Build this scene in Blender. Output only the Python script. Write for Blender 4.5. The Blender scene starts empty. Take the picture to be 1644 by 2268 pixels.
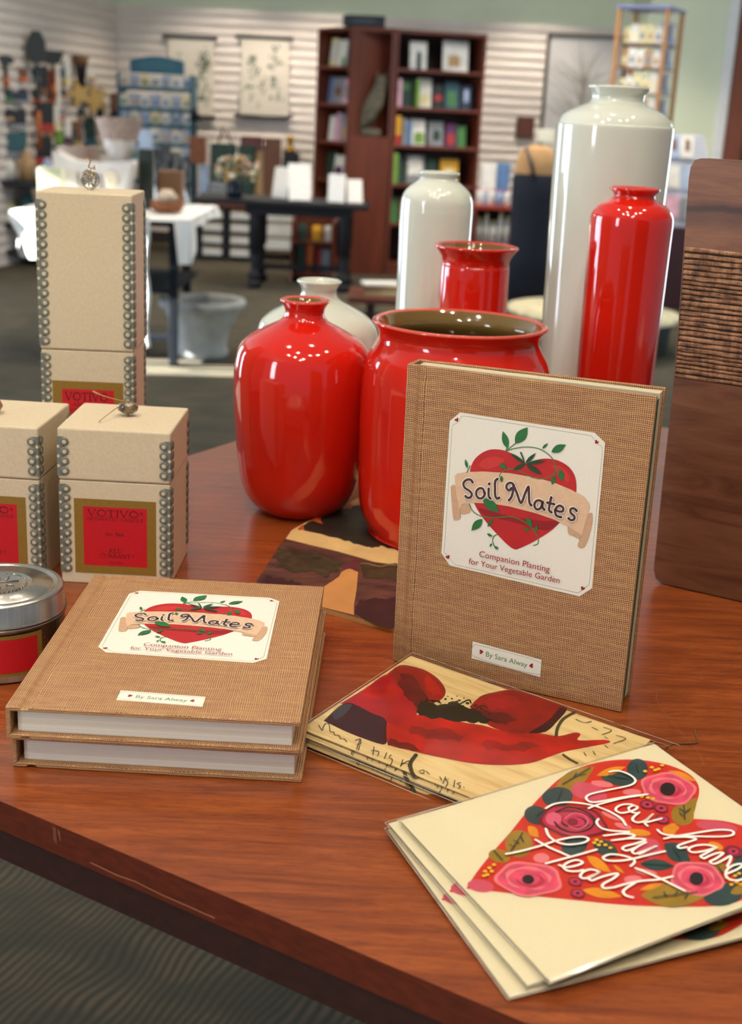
import bpy, math, random
from mathutils import Vector, Matrix
from mathutils.geometry import tessellate_polygon
PI = math.pi
R = math.radians
SC = bpy.context.scene
COL = SC.collection

# ------------------------------------------------------------------ camera
TH = 0.93                      # height of the display table top
CAM_Z = TH + 0.34706
FPX = 2797.6                   # focal length in pixels of a 1644 x 2268 frame
PITCH, ROLL = 0.3068, 0.0495
_F = Vector((0, math.cos(PITCH), -math.sin(PITCH)))
_R0 = Vector((1, 0, 0)); _U0 = _R0.cross(_F)
_RR = _R0 * math.cos(ROLL) + _U0 * math.sin(ROLL)
_UU = -_R0 * math.sin(ROLL) + _U0 * math.cos(ROLL)
cd = bpy.data.cameras.new('camera'); cam = bpy.data.objects.new('camera', cd); COL.objects.link(cam)
cd.sensor_fit = 'VERTICAL'; cd.sensor_height = 22.2; cd.sensor_width = 14.8
cd.lens = FPX / 2268 * 22.2
cd.clip_start = 0.02; cd.clip_end = 100
cam.matrix_world = Matrix(((_RR.x, _UU.x, -_F.x, 0), (_RR.y, _UU.y, -_F.y, 0), (_RR.z, _UU.z, -_F.z, CAM_Z), (0, 0, 0, 1)))
cd.dof.use_dof = True; cd.dof.focus_distance = 0.78; cd.dof.aperture_fstop = 6.3
SC.camera = cam

# ------------------------------------------------------------------ view, world, sun, lamps
SC.view_settings.view_transform = 'Standard'; SC.view_settings.look = 'None'
SC.view_settings.gamma = 1; SC.view_settings.use_curve_mapping = False
SC.view_settings.exposure = 0.0
W = bpy.data.worlds.new('world'); SC.world = W; W.use_nodes = True
W.node_tree.nodes['Background'].inputs[0].default_value = (0.80, 0.88, 1.0, 1)
W.node_tree.nodes['Background'].inputs[1].default_value = 0.34

def lamp(name, kind, loc, power, color, target=None, **kw):
    d = bpy.data.lights.new(name, kind); d.energy = power; d.color = color
    o = bpy.data.objects.new(name, d); COL.objects.link(o); o.location = loc
    for k, v in kw.items(): setattr(d, k, v)
    if target is not None:
        o.rotation_euler = (Vector(target) - Vector(loc)).to_track_quat('-Z', 'Y').to_euler()
    return o
sun = lamp('sun', 'SUN', (-8, 4, 6), 70.0, (0.98, 1.0, 0.98), angle=0.01)
SUN_D = Vector((0.82, 0.10, -0.45)).normalized()
sun.rotation_euler = SUN_D.to_track_quat('-Z', 'Y').to_euler()
# daylight of the windows in the left wall, of the shop door on the right
lamp('daylight_window', 'AREA', (-4.93, 3.3, 1.25), 170, (0.72, 0.83, 1.0), (0, 3.3, 1.2), shape='RECTANGLE', size=2.3, size_y=2.2)
lamp('daylight_window', 'AREA', (-4.93, 7.6, 1.25), 130, (0.72, 0.83, 1.0), (0, 7.2, 1.2), shape='RECTANGLE', size=1.6, size_y=2.2)
lamp('daylight_door', 'AREA', (3.35, 6.2, 1.25), 55, (0.78, 0.87, 1.0), (0, 5.6, 1.1), shape='RECTANGLE', size=1.2, size_y=2.0)
lamp('daylight_entrance', 'AREA', (-3.2, -1.8, 1.95), 42, (0.86, 0.93, 1.0), (0.1, 0.9, 1.1), shape='RECTANGLE', size=0.55, size_y=1.7)
lamp('ceiling_fill', 'AREA', (1.6, 8.6, 3.1), 60, (0.93, 0.96, 1.0), (1.9, 9.2, 0), shape='RECTANGLE', size=1.6, size_y=1.0)  # added fill under the ceiling, brightens the upper walls; no skylight there
lamp('ceiling_fill', 'AREA', (-1.3, 8.2, 3.1), 25, (0.93, 0.96, 1.0), (-1.5, 8.8, 0), shape='RECTANGLE', size=1.4, size_y=0.8)  # second added fill, weaker, for the left half of the shop
WARM = (1.0, 0.87, 0.71)
SPOTS = [(-0.75, 0.15, 11), (-0.25, 0.55, 9), (0.30, 0.25, 9), (-0.55, 1.25, 6.5), (0.15, 1.45, 6.5), (0.80, 1.10, 7.5), (-0.45, -0.25, 12), (0.62, 0.45, 8), (0.05, -0.6, 13), (-0.15, -1.0, 11)]
CEIL = 3.15

# ------------------------------------------------------------------ helpers
def at(px, py, Y):
    "the point at distance Y ahead that lies on the line of sight of pixel px, py"
    d = _F + _RR * ((px - 822) / FPX) - _UU * ((py - 1134) / FPX)
    return Vector((0, 0, CAM_Z)) + d * (Y / d.y)

def hit(px, py, z):
    "where the line of sight of a pixel meets the level plane z"
    d = _F + _RR * ((px - 822) / FPX) - _UU * ((py - 1134) / FPX)
    return Vector((0, 0, CAM_Z)) + d * ((z - CAM_Z) / d.z)

def lin(c):
    return tuple((v / 12.92 if v <= 0.04045 else ((v + 0.055) / 1.055) ** 2.4) for v in [x / 255 for x in c])

def hexc(r, g, b): return lin((r, g, b))

MATS = {}
def mat(name, color, rough=0.5, metal=0.0, vary=0.08, scale=40.0, bump=0.0, coat=0.0, spec=0.5, **kw):
    if name in MATS: return MATS[name]
    m = bpy.data.materials.new(name); m.use_nodes = True; MATS[name] = m
    nt = m.node_tree; b = nt.nodes['Principled BSDF']
    b.inputs['Roughness'].default_value = rough; b.inputs['Metallic'].default_value = metal
    b.inputs['Coat Weight'].default_value = coat; b.inputs['Coat Roughness'].default_value = kw.get('coat_rough', 0.05)
    b.inputs['Specular IOR Level'].default_value = spec
    tc = nt.nodes.new('ShaderNodeTexCoord'); nz = nt.nodes.new('ShaderNodeTexNoise')
    nz.inputs['Scale'].default_value = scale; nz.inputs['Detail'].default_value = 4
    mp = nt.nodes.new('ShaderNodeMapping'); mp.inputs['Scale'].default_value = kw.get('stretch', (1, 1, 1))
    nt.links.new(tc.outputs['Object'], mp.inputs[0]); nt.links.new(mp.outputs[0], nz.inputs['Vector'])
    mx = nt.nodes.new('ShaderNodeMix'); mx.data_type = 'RGBA'
    c2 = kw.get('color2')
    a = tuple(max(0, v * (1 - vary)) for v in color); c = c2 if c2 else tuple(min(1, v * (1 + vary)) for v in color)
    mx.inputs[6].default_value = (*a, 1); mx.inputs[7].default_value = (*c, 1)
    cr = nt.nodes.new('ShaderNodeMapRange'); cr.inputs[1].default_value = kw.get('lo', 0.3); cr.inputs[2].default_value = kw.get('hi', 0.7)
    nt.links.new(nz.outputs[0], cr.inputs[0]); nt.links.new(cr.outputs[0], mx.inputs[0])
    nt.links.new(mx.outputs[2], b.inputs['Base Color'])
    if bump:
        bp = nt.nodes.new('ShaderNodeBump'); bp.inputs['Strength'].default_value = bump; bp.inputs['Distance'].default_value = 0.001
        nt.links.new(nz.outputs[0], bp.inputs['Height']); nt.links.new(bp.outputs[0], b.inputs['Normal'])
    if kw.get('emit'):
        b.inputs['Emission Color'].default_value = (*kw['emit'], 1); b.inputs['Emission Strength'].default_value = kw.get('strength', 1)
    return m

class N:
    "small node-graph writer"
    def __init__(s, name):
        s.m = bpy.data.materials.new(name); s.m.use_nodes = True; MATS[name] = s.m
        s.t = s.m.node_tree; s.b = s.t.nodes['Principled BSDF']
    def link(s, o, i): s.t.links.new(o, i)
    def node(s, kind, **kw):
        n = s.t.nodes.new(kind)
        for k, v in kw.items(): setattr(n, k, v)
        return n
    def math(s, op, a, b=None, c=None, clamp=False):
        n = s.node('ShaderNodeMath', operation=op, use_clamp=clamp)
        for i, v in enumerate((a, b, c)):
            if v is None: continue
            if isinstance(v, (int, float)): n.inputs[i].default_value = v
            else: s.link(v, n.inputs[i])
        return n.outputs[0]
    def coords(s, scale=(1, 1, 1), rot=(0, 0, 0), loc=(0, 0, 0)):
        tc = s.node('ShaderNodeTexCoord'); mp = s.node('ShaderNodeMapping')
        mp.inputs['Scale'].default_value = scale; mp.inputs['Rotation'].default_value = rot; mp.inputs['Location'].default_value = loc
        s.link(tc.outputs['Object'], mp.inputs[0]); return mp.outputs[0]
    def noise(s, vec, scale, detail=4, rough=0.5, dist=0.0):
        n = s.node('ShaderNodeTexNoise'); n.inputs['Scale'].default_value = scale; n.inputs['Detail'].default_value = detail
        n.inputs['Roughness'].default_value = rough; n.inputs['Distortion'].default_value = dist
        s.link(vec, n.inputs['Vector']); return n.outputs[0]
    def ramp(s, fac, stops):
        n = s.node('ShaderNodeValToRGB'); cr = n.color_ramp
        while len(cr.elements) < len(stops): cr.elements.new(0.5)
        for e, (p, c) in zip(cr.elements, stops): e.position = p; e.color = (*c, 1)
        s.link(fac, n.inputs[0]); return n.outputs[0]
    def mix(s, fac, a, b, blend='MIX'):
        n = s.node('ShaderNodeMix', data_type='RGBA', blend_type=blend)
        for i, v in ((0, fac), (6, a), (7, b)):
            if isinstance(v, (int, float)): n.inputs[i].default_value = v
            elif isinstance(v, tuple): n.inputs[i].default_value = (*v, 1)
            else: s.link(v, n.inputs[i])
        return n.outputs[2]
    def bump(s, height, dist, strength=1.0):
        n = s.node('ShaderNodeBump'); n.inputs['Distance'].default_value = dist; n.inputs['Strength'].default_value = strength
        s.link(height, n.inputs['Height']); s.link(n.outputs[0], s.b.inputs['Normal'])
    def done(s, color, rough=0.5, coat=0.0, coat_rough=0.1, spec=0.5):
        s.link(color, s.b.inputs['Base Color'])
        s.b.inputs['Roughness'].default_value = rough; s.b.inputs['Coat Weight'].default_value = coat
        s.b.inputs['Coat Roughness'].default_value = coat_rough; s.b.inputs['Specular IOR Level'].default_value = spec
        return s.m

class MB:
    "mesh collector: everything added ends up in one mesh object"
    def __init__(s): s.v = []; s.f = []; s.mi = []; s.mats = []; s.M = Matrix.Identity(4); s.sm = []
    def _m(s, m):
        if m not in s.mats: s.mats.append(m)
        return s.mats.index(m)
    def add(s, vs, fs, m, smooth=False):
        o = len(s.v); k = s._m(m)
        s.v += [s.M @ Vector(v) for v in vs]
        for f in fs: s.f.append([i + o for i in f]); s.mi.append(k); s.sm.append(smooth)
    def box(s, c, size, m, rz=0.0, rot=None, taper=1.0):
        x, y, z = [q / 2 for q in size]
        vs = [(-x, -y, -z), (x, -y, -z), (x, y, -z), (-x, y, -z), (-x * taper, -y * taper, z), (x * taper, -y * taper, z), (x * taper, y * taper, z), (-x * taper, y * taper, z)]
        Q = rot if rot is not None else Matrix.Rotation(rz, 3, 'Z')
        vs = [Q @ Vector(v) + Vector(c) for v in vs]
        s.add(vs, [(0, 3, 2, 1), (4, 5, 6, 7), (0, 1, 5, 4), (1, 2, 6, 5), (2, 3, 7, 6), (3, 0, 4, 7)], m)
    def b2(s, lo, hi, m):
        s.box([(a + b) / 2 for a, b in zip(lo, hi)], [abs(b - a) for a, b in zip(lo, hi)], m)
    def lathe(s, prof, m, c=(0, 0, 0), n=48, smooth=True, sx=1.0, sy=1.0):
        vs = []; fs = []
        for r, z in prof:
            for i in range(n):
                a = 2 * PI * i / n
                vs.append((c[0] + r * math.cos(a) * sx, c[1] + r * math.sin(a) * sy, c[2] + z))
        for j in range(len(prof) - 1):
            for i in range(n):
                fs.append((j * n + i, j * n + (i + 1) % n, (j + 1) * n + (i + 1) % n, (j + 1) * n + i))
        s.add(vs, fs, m, smooth)
    def tube(s, pts, r, m, n=8, cap=True):
        pts = [Vector(p) for p in pts]; vs = []; fs = []
        rs = r if isinstance(r, (list, tuple)) else [r] * len(pts)
        up = Vector((0.13, 0.21, 0.97)).normalized()
        for i, p in enumerate(pts):
            d = (pts[min(i + 1, len(pts) - 1)] - pts[max(i - 1, 0)]).normalized()
            a = d.cross(up); a = a.normalized() if a.length > 1e-4 else d.cross(Vector((1, 0, 0))).normalized()
            b = d.cross(a)
            for k in range(n):
                t = 2 * PI * k / n; vs.append(p + (a * math.cos(t) + b * math.sin(t)) * rs[i])
        for i in range(len(pts) - 1):
            for k in range(n): fs.append((i * n + k, i * n + (k + 1) % n, (i + 1) * n + (k + 1) % n, (i + 1) * n + k))
        if cap: fs += [tuple(range(n))[::-1], tuple((len(pts) - 1) * n + k for k in range(n))]
        s.add(vs, fs, m, True)
    def prism(s, poly, z0, z1, m, axis='z', mtop=None):
        "poly in the plane, extruded; axis y makes it stand: (x, z) outline, y from z0 to z1"
        n = len(poly)
        def P(x, y, z): return (x, y, z) if axis == 'z' else (x, z, y)
        tri = tessellate_polygon([[Vector((x, y, 0)) for x, y in poly]])
        area = sum(poly[i][0] * poly[(i + 1) % n][1] - poly[(i + 1) % n][0] * poly[i][1] for i in range(n))
        vs = [P(x, y, z0) for x, y in poly] + [P(x, y, z1) for x, y in poly]
        fs = [(i, (i + 1) % n, (i + 1) % n + n, i + n) for i in range(n)]
        if (area < 0) != (axis == 'y'): fs = [f[::-1] for f in fs]
        s.add(vs, fs, m)
        top = []; bot = []
        for t in tri:
            a, b, c = [poly[i] for i in t]
            ccw = (b[0] - a[0]) * (c[1] - a[1]) - (b[1] - a[1]) * (c[0] - a[0]) > 0
            t = tuple(t) if ccw != (axis == 'y') else tuple(t)[::-1]
            top.append(tuple(i + n for i in t)); bot.append(t[::-1])
        s.add(vs, top, mtop or m); s.add(vs, bot, m)
    def flat(s, poly, z, m):
        vs = [(x, y, z) for x, y in poly]
        for t in tessellate_polygon([[Vector(v) for v in vs]]):
            a, b, c = [poly[i] for i in t]
            ccw = (b[0] - a[0]) * (c[1] - a[1]) - (b[1] - a[1]) * (c[0] - a[0]) > 0
            t = tuple(t) if ccw else tuple(t)[::-1]
            s.add([vs[i] for i in t], [(0, 1, 2)], m)
    def stroke(s, pts, w, z, m, smooth=True):
        "ribbon of width w with round ends along a curve in the z plane"
        P = [Vector((x, y)) for x, y in pts]
        if smooth and len(P) > 2: P = spline(P, 4)
        h = w / 2; L = []; Rr = []
        for i, p in enumerate(P):
            d = P[min(i + 1, len(P) - 1)] - P[max(i - 1, 0)]
            if d.length < 1e-9: d = Vector((1, 0))
            d.normalize(); n = Vector((-d.y, d.x)) * h; L.append(p + n); Rr.append(p - n)
        vs = [(q.x, q.y, z) for q in L] + [(q.x, q.y, z) for q in Rr]; k = len(P)
        s.add(vs, [(i + k, i + 1 + k, i + 1, i) for i in range(k - 1)], m)
        for q in (P[0], P[-1]):
            c = [(q.x + h * math.cos(a * PI / 4), q.y + h * math.sin(a * PI / 4), z) for a in range(8)]
            s.add(c, [tuple(range(8))], m)
    def build(s, name, parent=None, bevel=0.0, seg=2, subsurf=0):
        me = bpy.data.meshes.new(name); me.from_pydata([tuple(v) for v in s.v], [], s.f)
        for m in s.mats: me.materials.append(m)
        for p, k, q in zip(me.polygons, s.mi, s.sm): p.material_index = k; p.use_smooth = q
        me.update(); o = bpy.data.objects.new(name, me); COL.objects.link(o)
        if parent is not None: o.parent = parent
        if bevel:
            b = o.modifiers.new('bevel', 'BEVEL'); b.width = bevel; b.segments = seg; b.limit_method = 'ANGLE'
        if subsurf:
            b = o.modifiers.new('subd', 'SUBSURF'); b.levels = subsurf; b.render_levels = subsurf
        return o

def spline(P, k):
    out = []
    for i in range(len(P) - 1):
        a = P[max(i - 1, 0)]; b = P[i]; c = P[i + 1]; d = P[min(i + 2, len(P) - 1)]
        for j in range(k):
            t = j / k
            out.append(0.5 * ((2 * b) + (c - a) * t + (2 * a - 5 * b + 4 * c - d) * t * t + (3 * b - a - 3 * c + d) * t ** 3))
    out.append(P[-1]); return out

def tag(o, label, cat, group=None, kind=None):
    if label: o['label'] = label
    if cat: o['category'] = cat
    if group: o['group'] = group
    if kind: o['kind'] = kind
    return o

def thing(name, label, cat, loc=(0, 0, 0), rz=0.0, group=None, M=None):
    o = bpy.data.objects.new(name, None); COL.objects.link(o); o.empty_display_size = 0.05
    if M is not None: o.matrix_world = M
    else: o.location = loc; o.rotation_euler = (0, 0, rz)
    return tag(o, label, cat, group)

def struct(o): o['kind'] = 'structure'; return o

def copy_tree(o, parent=None):
    c = o.copy(); COL.objects.link(c); c.parent = parent
    if parent is not None: c.matrix_parent_inverse = o.matrix_parent_inverse
    for ch in list(o.children): copy_tree(ch, c)
    return c

_TXT = {}
def text_mesh(s):
    if s not in _TXT:
        c = bpy.data.curves.new('lettering', 'FONT'); c.body = s; c.size = 1; c.resolution_u = 3
        o = bpy.data.objects.new('lettering', c); COL.objects.link(o)
        bpy.context.view_layer.update()
        me = bpy.data.meshes.new_from_object(o.evaluated_get(bpy.context.evaluated_depsgraph_get()))
        _TXT[s] = ([v.co.copy() for v in me.vertices], [tuple(p.vertices) for p in me.polygons])
        bpy.data.objects.remove(o); bpy.data.curves.remove(c); bpy.data.meshes.remove(me)
    return _TXT[s]
def put_text(mb, s, p0, p1, z, m, vscale=1.0, center=False, height=None):
    "fit the words between two baseline points"
    vs, fs = text_mesh(s)
    x0 = min(v.x for v in vs); x1 = max(v.x for v in vs)
    p0 = Vector(p0); p1 = Vector(p1); d = p1 - p0; k = d.length / (x1 - x0); d.normalize(); n = Vector((-d.y, d.x))
    if height: vscale = height / (0.70 * k)
    mb.add([(*(p0 + d * (v.x - x0) * k + n * v.y * k * vscale), z) for v in vs], fs, m)

# capital letters with serifs, drawn as strokes in a box one unit high
def _arc(cx, cy, rx, ry, a0, a1, n=12): return [(cx + rx * math.cos(R(a0 + (a1 - a0) * i / n)), cy + ry * math.sin(R(a0 + (a1 - a0) * i / n))) for i in range(n + 1)]
TK, TN = 0.15, 0.085
SER = {
 'V': (0.86, [([(0.06, 1), (0.42, 0.0)], TK), ([(0.42, 0.0), (0.78, 1)], TN), ([(0, 1), (0.18, 1)], TN), ([(0.66, 1), (0.86, 1)], TN)]),
 'O': (0.98, [(_arc(0.49, 0.5, 0.42, 0.48, 60, 240), TK), (_arc(0.49, 0.5, 0.42, 0.48, 240, 420), TN * 1.4)]),
 'T': (0.80, [([(0.40, 0), (0.40, 0.98)], TK), ([(0.02, 0.98), (0.78, 0.98)], TN), ([(0.02, 0.98), (0.02, 0.84)], TN), ([(0.78, 0.98), (0.78, 0.84)], TN), ([(0.28, 0), (0.52, 0)], TN)]),
 'I': (0.34, [([(0.17, 0), (0.17, 1)], TK), ([(0.05, 0), (0.29, 0)], TN), ([(0.05, 1), (0.29, 1)], TN)]),
 'A': (0.86, [([(0.08, 0), (0.42, 1)], TN), ([(0.42, 1), (0.78, 0)], TK), ([(0.2, 0.34), (0.64, 0.34)], TN), ([(0, 0), (0.17, 0)], TN), ([(0.66, 0), (0.88, 0)], TN)]),
 'R': (0.80, [([(0.15, 0), (0.15, 1)], TK), ([(0.15, 0.98), (0.4, 0.98), (0.58, 0.88), (0.58, 0.62), (0.4, 0.5), (0.15, 0.5)], TN), ([(0.36, 0.5), (0.74, 0)], TK), ([(0.03, 0), (0.27, 0)], TN), ([(0.03, 1), (0.2, 1)], TN)]),
 'M': (1.08, [([(0.14, 0), (0.2, 1)], TN), ([(0.2, 1), (0.53, 0.06)], TK), ([(0.53, 0.06), (0.88, 1)], TN), ([(0.88, 1), (0.94, 0)], TK), ([(0.03, 0), (0.25, 0)], TN), ([(0.82, 0), (1.06, 0)], TN)]),
 'C': (0.84, [(_arc(0.48, 0.5, 0.42, 0.48, 50, 310, 16), 0.085), ([(0.75, 0.87), (0.75, 0.7)], TN)]),
 'N': (0.94, [([(0.14, 0), (0.14, 1)], TN), ([(0.14, 1), (0.78, 0.02)], TK), ([(0.78, 0), (0.78, 1)], TN), ([(0.02, 0), (0.26, 0)], TN), ([(0.66, 1), (0.9, 1)], TN)]),
 'D': (0.92, [([(0.15, 0), (0.15, 1)], TK), ([(0.15, 0.98), (0.45, 0.98), (0.72, 0.84), (0.82, 0.5), (0.72, 0.16), (0.45, 0.02), (0.15, 0.02)], 0.08), ([(0.03, 1), (0.2, 1)], TN), ([(0.03, 0), (0.2, 0)], TN)]),
 'L': (0.72, [([(0.15, 0), (0.15, 1)], TK), ([(0.03, 0.02), (0.66, 0.02)], TN), ([(0.66, 0.02), (0.68, 0.2)], TN), ([(0.03, 1), (0.27, 1)], TN)]),
 'E': (0.72, [([(0.15, 0), (0.15, 1)], TK), ([(0.03, 0.02), (0.64, 0.02)], TN), ([(0.64, 0.02), (0.66, 0.2)], TN), ([(0.15, 0.52), (0.5, 0.52)], TN), ([(0.03, 0.98), (0.62, 0.98)], TN), ([(0.62, 0.98), (0.62, 0.82)], TN)]),
 'U': (0.90, [([(0.14, 1), (0.14, 0.35)], TK), ([(0.14, 0.35), (0.25, 0.08), (0.45, 0.0), (0.65, 0.08), (0.75, 0.35), (0.75, 1)], TN), ([(0.02, 1), (0.26, 1)], TN), ([(0.63, 1), (0.88, 1)], TN)]),
 'F': (0.70, [([(0.15, 0), (0.15, 1)], TK), ([(0.15, 0.52), (0.5, 0.52)], TN), ([(0.03, 0.98), (0.62, 0.98)], TN), ([(0.03, 0), (0.27, 0)], TN)]),
 'S': (0.62, [([(0.52, 0.80), (0.42, 0.97), (0.22, 0.97), (0.10, 0.80), (0.16, 0.62), (0.42, 0.44), (0.52, 0.24), (0.42, 0.04), (0.20, 0.03), (0.08, 0.2)], 0.085)]),
 '.': (0.3, [([(0.12, 0.05), (0.13, 0.05)], 0.13)]), ' ': (0.42, [])}
def put_serif(mb, s, x0, x1, y, hgt, z, m, warp=None):
    adv = sum(SER[c][0] + 0.08 for c in s) - 0.08; k = (x1 - x0) / adv; x = x0
    for c in s:
        w, st = SER[c]
        for pts, th in st:
            q = [(x + a * k, y + b * hgt) for a, b in pts]
            mb.stroke(q, th * hgt, z, m, smooth=len(q) > 3)
        x += (w + 0.08) * k

INK = {}
def ink(key, rgb, rough=0.45, **kw):
    INK[key] = mat('print_' + key, lin(rgb), rough, vary=kw.pop('vary', 0.05), scale=kw.pop('scale', 300), **kw)
def put_art(mb, items, z0, flip=False, step=1.6e-5, skip=()):
    z = z0
    for kind, col, w, pts in items:
        q = [(x / 1000, (-y if flip else y) / 1000) for x, y in pts]
        z += step
        if col in skip: continue
        m = INK[col]
        if kind == 'p':
            P = spline([Vector(a) for a in q] + [Vector(q[0])], 3)[:-1]; mb.flat([(a.x, a.y) for a in P], z, m)
        elif kind == 'P': mb.flat(q, z, m)
        elif kind == 'l': mb.stroke(q, w, z, m)
        elif kind == 't': put_text(mb, w, q[0], q[1], z, m)
    return z
HF = [(0.02251, 0.55538, 0.01020), (0.88076, 0.46848, 0.06923), (0.47065, -0.88213, -0.01825), (0.05252, 0.04866, -0.99743)]
PF = [(0.03029, 0.75202, 0.01275), (0.84189, -0.53844, -0.03618), (-0.53953, -0.84122, -0.03542), (-0.01136, 0.04934, -0.99872)]
ART={}   # printed artwork, millimetres in each print's own plane
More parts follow.
